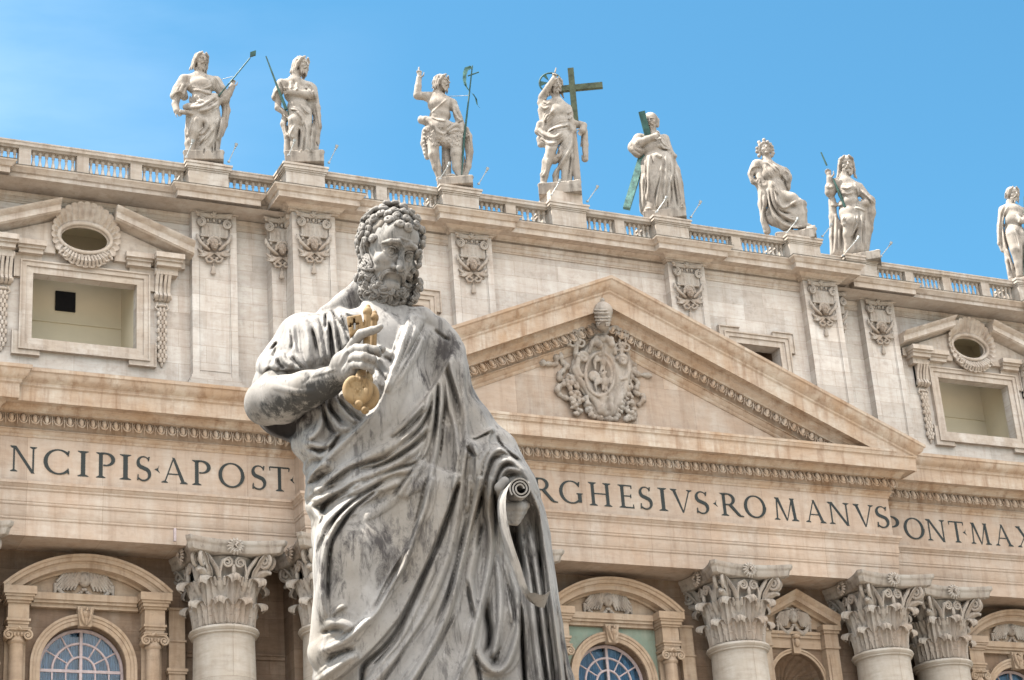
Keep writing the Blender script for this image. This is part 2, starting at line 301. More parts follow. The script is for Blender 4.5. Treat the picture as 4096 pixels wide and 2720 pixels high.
# ---------------------------------------------------------------- inscription
def glyph(ch):
    """roman capitals, height 1; returns (width, [polygons])"""
    P = []; th, tn, sf = .135, .065, .10
    def bar(x0, z0, x1, z1, w0, w1=None):
        w1 = w1 or w0
        P.append([(x0 - w0 / 2, z0), (x0 + w0 / 2, z0), (x1 + w1 / 2, z1), (x1 - w1 / 2, z1)])
    def hbar(x0, x1, z, w=tn): P.append([(x0, z - w / 2), (x1, z - w / 2), (x1, z + w / 2), (x0, z + w / 2)])
    def ser(x, z, w=th, l=sf):
        s = 1 if z < .5 else -1
        P.append([(x - w / 2 - l, z), (x + w / 2 + l, z), (x + w / 2 + l, z + s * .028), (x + w / 2, z + s * .085), (x - w / 2, z + s * .085), (x - w / 2 - l, z + s * .028)])
    def bow(cx, cz, rx, rz, a0, a1, wmin=.05, wmax=th, ph=0, n=22):
        A = [R(a0 + (a1 - a0) * i / n) for i in range(n + 1)]
        for i in range(n):
            q = []
            for a, sg in ((A[i], -1), (A[i], 1), (A[i + 1], 1), (A[i + 1], -1)):
                w = (wmin + (wmax - wmin) * abs(math.cos(a - ph)) ** 1.5) / 2 * sg
                q.append((cx + (rx + w) * math.cos(a), cz + (rz + w) * math.sin(a)))
            P.append(q)
    def stem(x): bar(x, 0, x, 1, th); ser(x, 0); ser(x, 1)
    W = .5
    if ch == 'I': stem(.17); W = .34
    elif ch == 'N':
        bar(.12, .02, .12, 1, tn); ser(.12, 0, tn); ser(.07, 1, tn, .06); bar(.13, 1, .83, -.03, th * .95); bar(.83, -.03, .83, 1, tn); ser(.83, 1, tn); W = .95
    elif ch == 'C' or ch == 'G':
        bow(.5, .5, .43, .47, 42, 318, ph=R(180)); bar(.815, .74, .84, .95, .03, .05)
        if ch == 'G': bar(.84, .08, .84, .45, th); hbar(.72, .96, .45, .035)
        else: bar(.84, .05, .82, .26, .05, .03)
        W = .92
    elif ch == 'P': stem(.17); bow(.33, .735, .28, .235, -90, 90); hbar(.17, .36, .972, .055); hbar(.26, .34, .5, .05); W = .66
    elif ch == 'R':
        stem(.17); bow(.34, .735, .26, .235, -90, 90); hbar(.17, .36, .972, .055); hbar(.2, .36, .5, .05)
        P.append([(.34, .5), (.5, .5), (.86, .06), (1.0, .03), (1.0, 0), (.82, 0), (.72, .06)]); W = .95
    elif ch == 'B': stem(.17); bow(.33, .75, .22, .22, -90, 90); bow(.33, .26, .28, .235, -90, 90); hbar(.17, .36, .972, .05); hbar(.17, .36, .51, .05); hbar(.17, .36, .025, .05); W = .66
    elif ch == 'S':
        n = 26; pts = []
        for i in range(n + 1):
            t = i / n
            a = R(40 + 400 * t) if t < .5 else R(240 - 400 * (t - .5) - 180 + 0)
            pts.append(None)
        up = [(.3 + .21 * math.cos(R(a)), .745 + .225 * math.sin(R(a))) for a in range(35, 245, 15)]
        lo = [(.29 + .235 * math.cos(R(a)), .265 + .245 * math.sin(R(a))) for a in range(55, -150, -15)]
        c = up + lo
        for i in range(len(c) - 1):
            def nrm(j):
                a, b = c[max(j - 1, 0)], c[min(j + 1, len(c) - 1)]; dx, dz = b[0] - a[0], b[1] - a[1]; l = math.hypot(dx, dz)
                w = (.045 + .10 * math.sin(math.pi * j / (len(c) - 1)) ** 3) / 2; return -dz / l * w, dx / l * w
            (ax, az), (bx, bz) = nrm(i), nrm(i + 1)
            P.append([(c[i][0] - ax, c[i][1] - az), (c[i + 1][0] - bx, c[i + 1][1] - bz), (c[i + 1][0] + bx, c[i + 1][1] + bz), (c[i][0] + ax, c[i][1] + az)])
        bar(.475, .80, .50, .97, .03, .05); bar(.08, .03, .09, .25, .05, .03); W = .58
    elif ch == 'A': bar(.1, 0, .455, 1.0, .055); bar(.45, 1.02, .86, 0, .06, .15); P[-1] = [(.40, 1.02), (.50, 1.02), (.93, 0), (.78, 0)]; hbar(.22, .7, .36, .05); ser(.1, 0, .05); ser(.86, 0, .14, .08); W = .98
    elif ch == 'V': P.append([(.04, 1), (.19, 1), (.53, 0), (.47, -.03)]); P.append([(.47, -.03), (.53, 0), (.88, 1), (.82, 1)]); ser(.12, 1, .14, .08); ser(.85, 1, .05); W = .97
    elif ch == 'O': bow(.5, .5, .44, .475, 0, 360, ph=R(0), n=40); W = 1.0
    elif ch == 'T': stem(.42); P.pop(); hbar(.02, .82, .965, .06); bar(.03, .82, .01, .97, .03, .05); bar(.81, .82, .83, .97, .03, .05); W = .84
    elif ch == 'H': stem(.17); stem(.78); hbar(.17, .78, .52, .05); W = .95
    elif ch == 'E': stem(.17); hbar(.17, .56, .972, .055); hbar(.17, .52, .52, .05); hbar(.17, .6, .028, .055); bar(.56, .84, .56, .99, .03, .05); bar(.52, .44, .52, .60, .04); bar(.61, 0, .60, .17, .05, .03); W = .64
    elif ch == 'M': bar(.13, 0, .19, 1, tn); ser(.13, 0, tn); P.append([(.14, 1), (.28, 1), (.62, .02), (.57, -.03)]); P.append([(.57, -.03), (.62, .02), (.93, 1), (.87, 1)]); bar(.98, 0, .90, 1, th); ser(.98, 0); ser(.19, 1, .06, .07); ser(.9, 1, .08, .07); W = 1.1
    elif ch == 'L': stem(.17); hbar(.17, .58, .028, .055); bar(.59, 0, .58, .2, .05, .03); W = .62
    elif ch == 'X': P.append([(.05, 1), (.21, 1), (.86, 0), (.70, 0)]); bar(.1, 0, .78, 1, .055); ser(.1, 0, .05); ser(.78, 1, .05); ser(.13, 1, .14, .06); ser(.78, 0, .14, .06); W = .92
    elif ch == 'D': stem(.17); bow(.3, .5, .46, .47, -90, 90); hbar(.17, .32, .97, .055); hbar(.17, .32, .03, .055); W = .9
    elif ch == '.': P.append([(.0, .5), (.14, .56), (.2, .68), (.16, .5), (.24, .36), (.12, .44)]); W = .24
    return W, P
INS = empty('inscription', (0, -1.25, 29.88), parent=BAS)
def letter(ch, xa, xb, y):
    W_, P = glyph(ch); k = 1.11; w = xb - xa; mb = MB(); z0 = 0
    xs = [p[0] for q in P for p in q]; x0, x1 = min(xs), max(xs)
    for i, q in enumerate(P): mb.prism([((px - x0) / (x1 - x0) * w, pz * k) for px, pz in q], -.012 - .0012 * i, .05)
    mb.build('letter' if ch != '.' else 'word_divider', M['letter'], INS, (xa, y + 1.25, 0))
for ch, a, b in (('P', -30.6, -29.85), ('R', -29.6, -28.5), ('I', -28.1, -27.68), ('N', -27.04, -25.96), ('C', -25.69, -24.63), ('I', -24.29, -23.84), ('P', -23.53, -22.74), ('I', -22.54, -22.06), ('S', -21.84, -21.22), ('.', -21.08, -20.84), ('A', -20.78, -19.66), ('P', -19.46, -18.66), ('O', -18.32, -17.18), ('S', -16.87, -16.22), ('T', -16.09, -15.15), ('.', -15.16, -14.96),
                 ('P', 15.40, 16.32), ('O', 16.56, 17.76), ('N', 17.91, 19.05), ('T', 19.28, 20.21), ('.', 20.1, 20.34), ('M', 20.55, 21.79), ('A', 22.05, 23.14), ('X', 23.42, 24.45)):
    letter(ch, a, b, -1.25)
for ch, a, b in (('P', -14.6, -13.8), ('A', -13.55, -12.4), ('V', -12.25, -11.1), ('L', -10.9, -10.2), ('V', -10.05, -8.9), ('S', -8.75, -8.1), ('.', -7.95, -7.7), ('V', -7.5, -6.35), ('.', -6.3, -6.05), ('B', -5.95, -5.2), ('V', -5.15, -4.3), ('R', -4.21, -3.02), ('G', -2.91, -1.75), ('H', -1.42, -.28), ('E', .09, .86), ('S', 1.15, 1.82), ('I', 2.15, 2.61), ('V', 2.81, 3.95), ('S', 4.09, 4.79), ('.', 5.03, 5.27),
                 ('R', 5.43, 6.63), ('O', 6.70, 7.88), ('M', 8.31, 9.66), ('A', 10.05, 11.18), ('N', 11.36, 12.58), ('V', 12.82, 13.98), ('S', 14.07, 14.81)):
    letter(ch, a, b, -2.5)

# ---------------------------------------------------------------- walls
def wall_holes(mb, x0, x1, z0, z1, y, th, holes):
    """front slab with rectangular openings (x0,x1,z0,z1), reveals included"""
    xs = sorted({x0, x1, *[h[0] for h in holes], *[h[1] for h in holes]}); zs = sorted({z0, z1, *[h[2] for h in holes], *[h[3] for h in holes]})
    for i in range(len(xs) - 1):
        for j in range(len(zs) - 1):
            cx, cz = (xs[i] + xs[i + 1]) / 2, (zs[j] + zs[j + 1]) / 2
            if any(h[0] < cx < h[1] and h[2] < cz < h[3] for h in holes): continue
            mb.add([(xs[i], y, zs[j]), (xs[i + 1], y, zs[j]), (xs[i + 1], y, zs[j + 1]), (xs[i], y, zs[j + 1])], [(0, 1, 2, 3)])
    for a, b, c, d in holes:
        mb.add([(a, y, c), (b, y, c), (b, y, d), (a, y, d), (a, y + th, c), (b, y + th, c), (b, y + th, d), (a, y + th, d)], [(0, 4, 5, 1), (1, 5, 6, 2), (2, 6, 7, 3), (3, 7, 4, 0)])
    return mb
def arch_wall(mb, x0, x1, z0, z1, xc, zc, r, y, th, zb):
    """slab with an arched opening: springing at zc, radius r, bottom zb"""
    A = arc((xc, zc), r, 180, 0, 24); n = len(A)
    top = [(x0 + (x1 - x0) * i / (n - 1), z1) for i in range(n)]
    for i in range(n - 1):
        mb.add([(A[i][0], y, A[i][1]), (A[i + 1][0], y, A[i + 1][1]), (top[i + 1][0], y, z1), (top[i][0], y, z1)], [(0, 1, 2, 3)])
        mb.add([(A[i][0], y, A[i][1]), (A[i + 1][0], y, A[i + 1][1]), (A[i + 1][0], y + th, A[i + 1][1]), (A[i][0], y + th, A[i][1])], [(0, 3, 2, 1)])
    for a, b, e in ((x0, xc - r, xc - r), (xc + r, x1, xc + r)):
        mb.add([(a, y, z0), (b, y, z0), (b, y, zc), (a, y, zc)], [(0, 1, 2, 3)])
        mb.add([(e, y, zb), (e, y, zc), (e, y + th, zc), (e, y + th, zb)], [(0, 1, 2, 3)])
    mb.add([(x0, y, zc), (xc - r, y, zc), (x0, y, z1)], [(0, 1, 2)]); mb.add([(x1, y, zc), (xc + r, y, zc), (x1, y, z1)], [(0, 2, 1)])
    mb.add([(xc - r, y, z0), (xc + r, y, z0), (xc + r, y, zb), (xc - r, y, zb)], [(0, 1, 2, 3)])
    mb.add([(xc - r, y, zb), (xc + r, y, zb), (xc + r, y + th, zb), (xc - r, y + th, zb)], [(0, 1, 2, 3)])
ZG = 1.2                                          # floor of the portico
lw = MB()
for s in (-1, 1):
    a, b = sorted((s * 14.93, s * 28.9)); arch_wall(lw, a, b, ZG, 27.21, s * 23.5, 22.4, 1.75, YW, .75, 17.5)
    a, b = sorted((s * 28.9, s * 42)); lw.add([(a, YW, ZG), (b, YW, ZG), (b, YW, 27.21), (a, YW, 27.21)], [(0, 1, 2, 3)])
    lw.add([(s * 14.93, YW, ZG), (s * 14.93, YC, ZG), (s * 14.93, YC, 27.21), (s * 14.93, YW, 27.21)], [(0, 1, 2, 3) if s < 0 else (3, 2, 1, 0)])
    a, b = sorted((s * 5.2, s * 14.93)); arch_wall(lw, a, b, ZG, 27.21, s * 9.75, 22.6, 1.42, YC, .3, 17.5)
arch_wall(lw, -5.2, 5.2, ZG, 27.21, 0, 22.4, 1.75, YC, .75, 17.5)
lw.box(-42, 42, 6, 7, ZG, 33); lw.box(-42, 42, -5, 7, 0, ZG)
for s in (-1, 1): lw.box(*sorted((s * 41, s * 42)), 1, 6, ZG, 33)
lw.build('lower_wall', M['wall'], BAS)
# attic storey
YA, YB = .45, -.8
AW = 14.72
aw = MB()
for s in (-1, 1):
    h = [tuple(sorted((s * 21.45, s * 26.0))) + (36.55, 39.62), tuple(sorted((s * 22.55, s * 25.05))) + (40.75, 42.35)]
    a, b = sorted((s * AW, s * 42)); wall_holes(aw, a, b, 33.6, 43.46, YA, .5, h)
    aw.add([(s * AW, YA, 33.6), (s * AW, YB, 33.6), (s * AW, YB, 43.46), (s * AW, YA, 43.46)], [(0, 1, 2, 3) if s < 0 else (3, 2, 1, 0)])
wall_holes(aw, -AW, AW, 33.6, 43.46, YB, .7, [(-10.95, -8.3, 37.0, 39.64), (8.3, 10.95, 37.0, 39.64)])
aw.box(-42, 42, 4.5, 5, 33, 43.46); aw.add([(-42, -1, 43.47), (42, -1, 43.47), (42, 5, 43.47), (-42, 5, 43.47)], [(0, 1, 2, 3)])
for s in (-1, 1): aw.box(*sorted((s * 41.5, s * 42)), YA + .01, 4.5, 33, 43.46)
aw.build('attic_wall', M['attic'], BAS)
# plinth of the attic
PL = [(-42, YA), (-AW, YA), (-AW, YB), (AW, YB), (AW, YA), (42, YA)]
MB().sweep([(-.2, 33.9), (.34, 33.9), (.34, 34.5), (.30, 34.55), (.22, 34.6), (.20, 34.7), (-.2, 34.7)], PL).build('attic_plinth', M['atticm'], BAS, smooth=30)
# lead flashing and moss line on top of the main cornice
MB().sweep([(-.5, 34.002), (.9, 33.93), (.9, 33.96), (-.5, 34.03)], [(-42, -1.5), (-28.15, -1.5), (-28.15, -1.25), (-16.6, -1.25)]).build('lead_flashing', M['lead'], BAS)
MB().sweep([(-.5, 34.002), (.9, 33.93), (.9, 33.96), (-.5, 34.03)], [(16.6, -1.25), (28.15, -1.25), (28.15, -1.5), (42, -1.5)]).build('lead_flashing', M['lead'], BAS)

PIL = [(-29.3, 0), (-18.0, 0), (-13.68, 1), (-5.81, 1), (5.81, 1), (13.68, 1), (18.0, 0), (29.3, 0)]
hp = 1.04
acpath = [(-42, YA)]
for x, c in PIL:
    y = YB if c else YA
    if x == -13.68: acpath += [(-AW, YA), (-AW, YB - .45)]
    else: acpath += [(x - hp, y), (x - hp, y - .45)]
    if x == 13.68: acpath += [(AW, YB - .45), (AW, YA)]
    else: acpath += [(x + hp, y - .45), (x + hp, y)]
acpath.append((42, YA))
MB().sweep([(-.3, 42.95), (.05, 42.95), (.06, 43.02), (.10, 43.05), (.10, 43.22), (.14, 43.24), (.17, 43.30), (.17, 43.42), (-.3, 43.42)], PL).build('attic_band', M['atticm'], BAS, smooth=30)
MB().sweep([(-.3, 43.440), (.08, 43.440), (.12, 43.500), (.20, 43.520), (.20, 43.580), (.28, 43.620), (.36, 43.680), (.40, 43.720), (.84, 43.720), (.86, 43.690), (.90, 43.690), (.90, 43.944), (.93, 43.968), (.98, 43.984), (1.0, 44.024), (1.06, 44.088), (1.10, 44.152), (1.14, 44.176), (1.15, 44.248), (.2, 44.304), (-.3, 44.304)], acpath).build('attic_cornice', M['atticm'], BAS, smooth=30)
MB().sweep([(-.3, 44.308), (1.17, 44.252), (1.17, 44.27), (-.3, 44.33)], acpath).build('lead_flashing', M['lead'], BAS)
MB().add([(-42, .6, 44.34), (42, .6, 44.34), (42, 5, 44.34), (-42, 5, 44.34)], [(0, 1, 2, 3)]).build('roof', M['lead'], BAS)
pil_pr = []
for x, c in PIL:
    y = (YB if c else YA); mb = MB(); yf = y - .40
    mb.box(x - 1.04, x + 1.04, yf, y + .02, 34.7, 43.43)
    for s in (-1, 1): mb.box(*sorted((x + s * 1.04, x + s * .72)), yf - .05, yf + .01, 35.45, 43.43)
    mb.box(x - .70, x + .70, yf - .035, yf + .01, 35.75, 40.9) if False else None
    for s in (-1, 1): mb.box(*sorted((x + s * .70, x + s * .66)), yf - .03, yf + .01, 35.75, 41.3)
    mb.box(x - .7, x + .7, yf - .03, yf + .01, 35.70, 35.75)
    mb.box(x - 1.25, x + 1.25, yf - .16, y + .02, 34.7, 35.12); mb.box(x - 1.16, x + 1.16, yf - .11, y + .02, 35.12, 35.30); mb.box(x - 1.10, x + 1.10, yf - .07, y + .02, 35.30, 35.45)
    pil_pr.append((mb.build('pilaster', M['attic'], BAS), x, yf))
for x0, x1 in ((-15.4, -AW - .01), (AW + .01, 15.4)):
    mb = MB().box(x0, x1, -.25, YA + .02, 34.7, 43.43); pil_pr.append((mb.build('pilaster', M['attic'], BAS), (-14.9 if x0 < 0 else 14.9), -.3))

# ---------------------------------------------------------------- attic windows
def ring(mb, x0, x1, z0, z1, w, ya, yb):
    mb.box(x0 - w, x1 + w, ya, yb, z1, z1 + w); mb.box(x0 - w, x1 + w, ya, yb, z0 - w, z0); mb.box(x0 - w, x0, ya, yb, z0, z1); mb.box(x1, x1 + w, ya, yb, z0, z1)
def eared(mb, x0, x1, z0, z1, y, s=1):
    ring(mb, x0, x1, z0, z1, .30, y - .10, y + .01)
    ring(mb, x0 - .30, x1 + .30, z0 - .30, z1 + .30, .20, y - .17, y + .01)
    X0, X1, Z0, Z1 = x0 - .5, x1 + .5, z0 - .5, z1 + .5
    ring(mb, X0, X1, Z0, Z1, .07, y - .23, y + .01)
    for a, b in ((X0 - .30, X0 + .85), (X1 - .85, X1 + .30)):
        for c, d in ((Z0 - .28, Z0 + .75), (Z1 - .75, Z1 + .28)):
            oa = a if a < X0 else X1 + .07; ob = X0 - .07 if a < X0 else b
            mb.box(oa, ob, y - .15, y + .01, c, d)
            zz = (c, Z0 - .07) if c < Z0 else (Z1 + .07, d)
            mb.box(a, b, y - .155, y + .01, *zz)
            # proud lip round the ear
            mb.box(*((a - .05, a) if a < X0 else (b, b + .05)), y - .23, y + .01, c - .05, d + .05)
            mb.box(a, b, y - .232, y + .01, *((c - .05, c) if c < Z0 else (d, d + .05)))
for s in (-1, 1):
    x0, x1 = sorted((s * 21.45, s * 26.0)); zc = 41.55; xc = s * 23.8
    mb = MB(); eared(mb, x0, x1, 36.55, 39.62, YA); fr = mb.build('window_surround', M['atticm'], BAS)
    rm = MB(); a, b = sorted((s * 21.4, s * 26.6))
    rm.add([(a, YA + .5, 35.9), (b, YA + .5, 35.9), (b, 3.4, 35.9), (a, 3.4, 35.9), (a, YA + .5, 43.2), (b, YA + .5, 43.2), (b, 3.4, 43.2), (a, 3.4, 43.2)], [(0, 1, 2, 3), (7, 6, 5, 4), (3, 2, 6, 7), (1, 5, 6, 2), (0, 3, 7, 4)])
    rm.box(a, b, 3.32, 3.42, 38.75, 38.83)
    ro = rm.build('window_room', M['plaster'], fr)
    MB().box(*((-24.4, -23.5) if s < 0 else (20.9, 21.9)), 3.30, 3.39, 39.35, 40.3).build('dark_hatch', M['black'], fr)
    # broken gable
    for t in (-1, 1):
        pr = [(0, .75), (.05, .68), (.12, .62), (.18, .58), (.55, .56), (.60, .50), (.62, .50), (.62, .22), (.68, .16), (.78, .06), (.80, 0), (0, -.02)]
        rows = [[(xc + t * (xi + (o * .0)), YA - o * 1.42, zt - d) for o, d in pr] for xi, zt in ((1.22, 42.94), (4.75, 41.63))]
        g_ = MB().grid(rows if t > 0 else rows[::-1]); m_n = len(pr); g_.f.append(list(range(m_n)) if t > 0 else list(range(m_n))); g_.f.append(list(range(2 * m_n - 1, m_n - 1, -1)))
        g_.add([(xc + t * 1.3, YA - .02, 42.2), (xc + t * 4.5, YA - .02, 41.0), (xc + t * 4.5, YA - .02, 40.6), (xc + t * 1.3, YA - .02, 40.6), (xc + t * 1.3, YA - .25, 42.2), (xc + t * 4.5, YA - .25, 41.0), (xc + t * 4.5, YA - .25, 40.6), (xc + t * 1.3, YA - .25, 40.6)], [(4, 5, 6, 7), (7, 6, 2, 3), (0, 4, 7, 3)])
        xa, xb = sorted((xc + t * 3.0, xc + t * 4.3)); xe, xf = sorted((xc + t * 1.75, xc + t * 3.0))
        for (p, q, yy) in ((xa, xb, YA - .95), (xe, xf, YA - .62)):
            g_.box(p + .10, q - .10, yy + .22, YA, 40.42, 40.62); g_.box(p + .05, q - .05, yy + .12, YA, 40.62, 40.74); g_.box(p, q, yy, YA, 40.74, 40.98)
        g_.box(xa + .2, xb - .2, YA - .5, YA, 40.1, 40.42)
        g_.build('broken_gable', M['atticm'], fr, smooth=30)
        # console with scrolls and hanging drop
        xx = xc + t * 3.47; cs = MB()
        pf = [(.15, 38.95), (.30, 39.0), (.38, 39.12), (.30, 39.25), (.24, 39.35), (.30, 39.7), (.45, 40.0), (.52, 40.2), (.46, 40.4), (.2, 40.44)]
        for q, (xa_, xb_) in enumerate(((-.34, -.2), (-.16, -.04), (.04, .16), (.2, .34))):
            cs.grid([[(xx + xa_, YA - o, z) for o, z in pf], [(xx + xb_, YA - o, z) for o, z in pf]][::-1]); cs.box(xx + xa_, xx + xb_, YA - .16, YA, 38.95, 40.43)
            for e in (xa_, xb_): cs.add([(xx + e, YA - o, z) for o, z in pf] + [(xx + e, YA, 40.44), (xx + e, YA, 38.95)], [list(range(len(pf) + 2))])
        cs.box(xx - .33, xx + .33, YA - .18, YA, 38.97, 40.42)
        for zz, rr, yy in ((40.25, .17, .36), (39.1, .12, .24)):
            for e in (-.36, .36): cs.tube([(xx + e - .03, YA - yy, zz), (xx + e + .03, YA - yy, zz)], rr, 12)
        for i in range(13):
            zz = 38.5 - i * .2; w = .2 if 1 < i < 11 else .13
            for j in range(3 if i % 2 else 2):
                xo = (j - (1 if i % 2 else .5)) * .16; cs.ball((xx + xo, YA - .10 - .05 * (1 - abs(xo) / .3), zz), (.095, .11, .14), 6, 4)
        cs.ball((xx, YA - .06, 38.75), (.26, .12, .10), 8, 5); cs.tube([(xx - .2, YA - .1, 38.85), (xx - .3, YA - .12, 38.6), (xx - .15, YA - .1, 38.5)], .05, 6); cs.tube([(xx + .2, YA - .1, 38.85), (xx + .3, YA - .12, 38.6), (xx + .15, YA - .1, 38.5)], .05, 6)
        cs.ball((xx, YA - .08, 35.95), (.08, .08, .16), 6, 4); cs.tube([(xx, YA - .05, 36.2), (xx, YA - .05, 35.8)], .04, 6)
        cs.build('console', M['atticm'], fr, smooth=40)
    # shell round the oval opening
    N = 30; sh = MB(); rows = []
    for i in range(N * 8 + 1):
        th = 2 * math.pi * i / (N * 8); u = abs(math.sin(N / 2 * th)); row = []; tp = .5 + .5 * math.sin(th)
        for j in range(9):
            q = j / 8; lob = (u ** .6 - .6) * .09 * q
            rx = 1.16 + (1.50 - 1.16) * q + lob; rz = .74 + (1.52 - .74 + .02 * tp) * q + lob
            dep = .04 + .42 * q * (.45 + .55 * tp) + .10 * (1 - u) * math.sin(math.pi * min(q * 1.15, 1)) * 1.0
            row.append((xc + rx * math.cos(th), YA - .12 - dep, zc + .05 + rz * math.sin(th)))
        row.append((row[-1][0], row[-1][1] + .09, row[-1][2])); row.append((xc + 1.38 * math.cos(th), YA, zc + .05 + 1.38 * math.sin(th)))
        rows.append(row)
    sh.grid(rows, flip=True)
    sh.tube([(xc + 1.17 * math.cos(a), YA - .2, zc + .72 * math.sin(a)) for a in [2 * math.pi * i / 48 for i in range(49)]], .11, 8)
    sh.tube([(xc + 1.08 * math.cos(a), YA - .05, zc + .64 * math.sin(a)) for a in [2 * math.pi * i / 48 for i in range(49)]], .07, 8)
    for t in (-1, 1):
        sp = [(xc + t * (.95 + (.22 - .017 * k) * math.cos(k * .55)), YA - .42, zc - 1.02 + (.22 - .017 * k) * math.sin(k * .55)) for k in range(12)]
        sh.tube(sp, .055, 6)
    for k in range(15):
        a = R(218 + 104 * k / 14); sh.tube([(xc + 1.05 * math.cos(a), YA - .30, zc - .12 + .80 * math.sin(a)), (xc + 1.25 * math.cos(a), YA - .46, zc - .12 + 1.12 * math.sin(a)), (xc + 1.42 * math.cos(a), YA - .30, zc - .1 + 1.35 * math.sin(a))], [.05, .075, .06], 6)
    sh.build('shell', M['atticm'], fr, smooth=50)
for s in (-1, 1):
    x0, x1 = sorted((s * 8.3, s * 10.95))
    mb = MB(); eared(mb, x0, x1, 37.0, 39.64, YB); mb.box(x0 - .9, x1 + .9, YB - .3, YB, 40.42, 40.52) if False else None
    fr = mb.build('window_surround', M['atticm'], BAS)
    rm = MB(); rm.add([(x0 - .1, YB + .7, 36.6), (x1 + .1, YB + .7, 36.6), (x1 + .1, 2.2, 36.6), (x0 - .1, 2.2, 36.6), (x0 - .1, YB + .7, 40.0), (x1 + .1, YB + .7, 40.0), (x1 + .1, 2.2, 40.0), (x0 - .1, 2.2, 40.0)], [(0, 1, 2, 3), (7, 6, 5, 4), (3, 2, 6, 7), (1, 5, 6, 2), (0, 3, 7, 4)])
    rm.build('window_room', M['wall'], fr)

# ---------------------------------------------------------------- balustrade
PED = [(-29.3, .8), (-18.0, .8), (-13.68, -.35), (-5.81, -.35), (0, -.35), (5.81, -.35), (13.68, -.35), (18.0, .8), (29.3, .8)]
BP = [(-42, 1.15), (-14.6, 1.15), (-14.6, 0), (14.6, 0), (14.6, 1.15), (42, 1.15)]
mb = MB()
mb.sweep([(-.62, 44.3), (.06, 44.3), (.06, 44.80), (.02, 44.86), (-.02, 44.90), (-.56, 44.90), (-.62, 44.86)], BP)
mb.sweep([(-.50, 46.10), (0, 46.10), (.02, 46.14), (.06, 46.17), (.11, 46.20), (.12, 46.32), (.15, 46.36), (.15, 46.42), (-.60, 46.46), (-.66, 46.42), (-.66, 46.2), (-.56, 46.14)], BP)
blocks = []
for s in (-1, 1):
    blocks += [(s * 26.35, 1.15), (s * 23.75, 1.15), (s * 21.3, 1.15)] + [(s * 9.75, 0), (s * 3.0, 0)] + [(s * 31.9, 1.15), (s * 34.4, 1.15)]
for x, y in blocks: mb.box(x - .27, x + .27, y + .0, y + .46, 44.90, 46.11)
BAL = mb.build('balustrade', M['atticm'], BAS, smooth=30)
bp = [(.0, 0), (.115, 0), (.115, .07), (.08, .10), (.095, .15), (.07, .20), (.095, .30), (.112, .41), (.10, .53), (.068, .69), (.048, .86), (.055, .93), (.08, .96), (.06, 1.0), (.075, 1.05), (.10, 1.09), (.10, 1.21), (0, 1.21)]
bal_me = MB().lathe(bp, 0, 0, 12).mesh('baluster'); bal_me.materials.append(M['atticm'])
bal_me.polygons.foreach_set('use_smooth', [True] * len(bal_me.polygons)); bal_me.set_sharp_from_angle(angle=R(40))
stops = sorted([(x - .95, x + .95, y) for x, y in PED] + [(x - .27, x + .27, y) for x, y in blocks])
spots = []
for (a0, a1, ya), (b0, b1, yb) in zip(stops, stops[1:]):
    if b0 - a1 < .4: continue
    yl = 1.38 if (a1 + b0) / 2 < -14.6 or (a1 + b0) / 2 > 14.6 else .23
    n = max(1, round((b0 - a1) / .285))
    for i in range(n): spots.append((a1 + (i + .5) * (b0 - a1) / n, yl))
spots = [p for p in spots if -36 < p[0] < 36]
vis = sorted([p for p in spots if -29 < p[0] < 30], key=lambda p: p[0]); near = vis[:100]; rest = [p for p in spots if p not in near]
for x, y in near: link('baluster', bal_me, BAL, (x, y, 44.895))
rb = MB()
for x, y in rest: rb.lathe(bp, x, y, 10, 44.895)
tag(rb.build('balusters', M['atticm'], BAL, smooth=40), kind='stuff')
for x, y in PED:
    mb = MB(); yb = y + 1.9
    mb.box(x - 1.02, x + 1.02, y - .07, yb, 44.3, 44.92); mb.box(x - .95, x + .95, y, yb, 44.92, 46.02)
    for i, (o, z0, z1) in enumerate(((.03, 46.02, 46.10), (.08, 46.10, 46.18), (.13, 46.18, 46.34), (.17, 46.34, 46.44))): mb.box(x - .95 - o, x + .95 + o, y - o, yb + o * .5, z0, z1)
    if x == 0: mb.box(x - .88, x + .88, y + .1, yb - .1, 46.44, 47.15)
    else: mb.box(x - .85, x + .85, y + .12, yb - .1, 46.44, 46.62)
    mb.build('statue_plinth', M['atticm'], BAS)
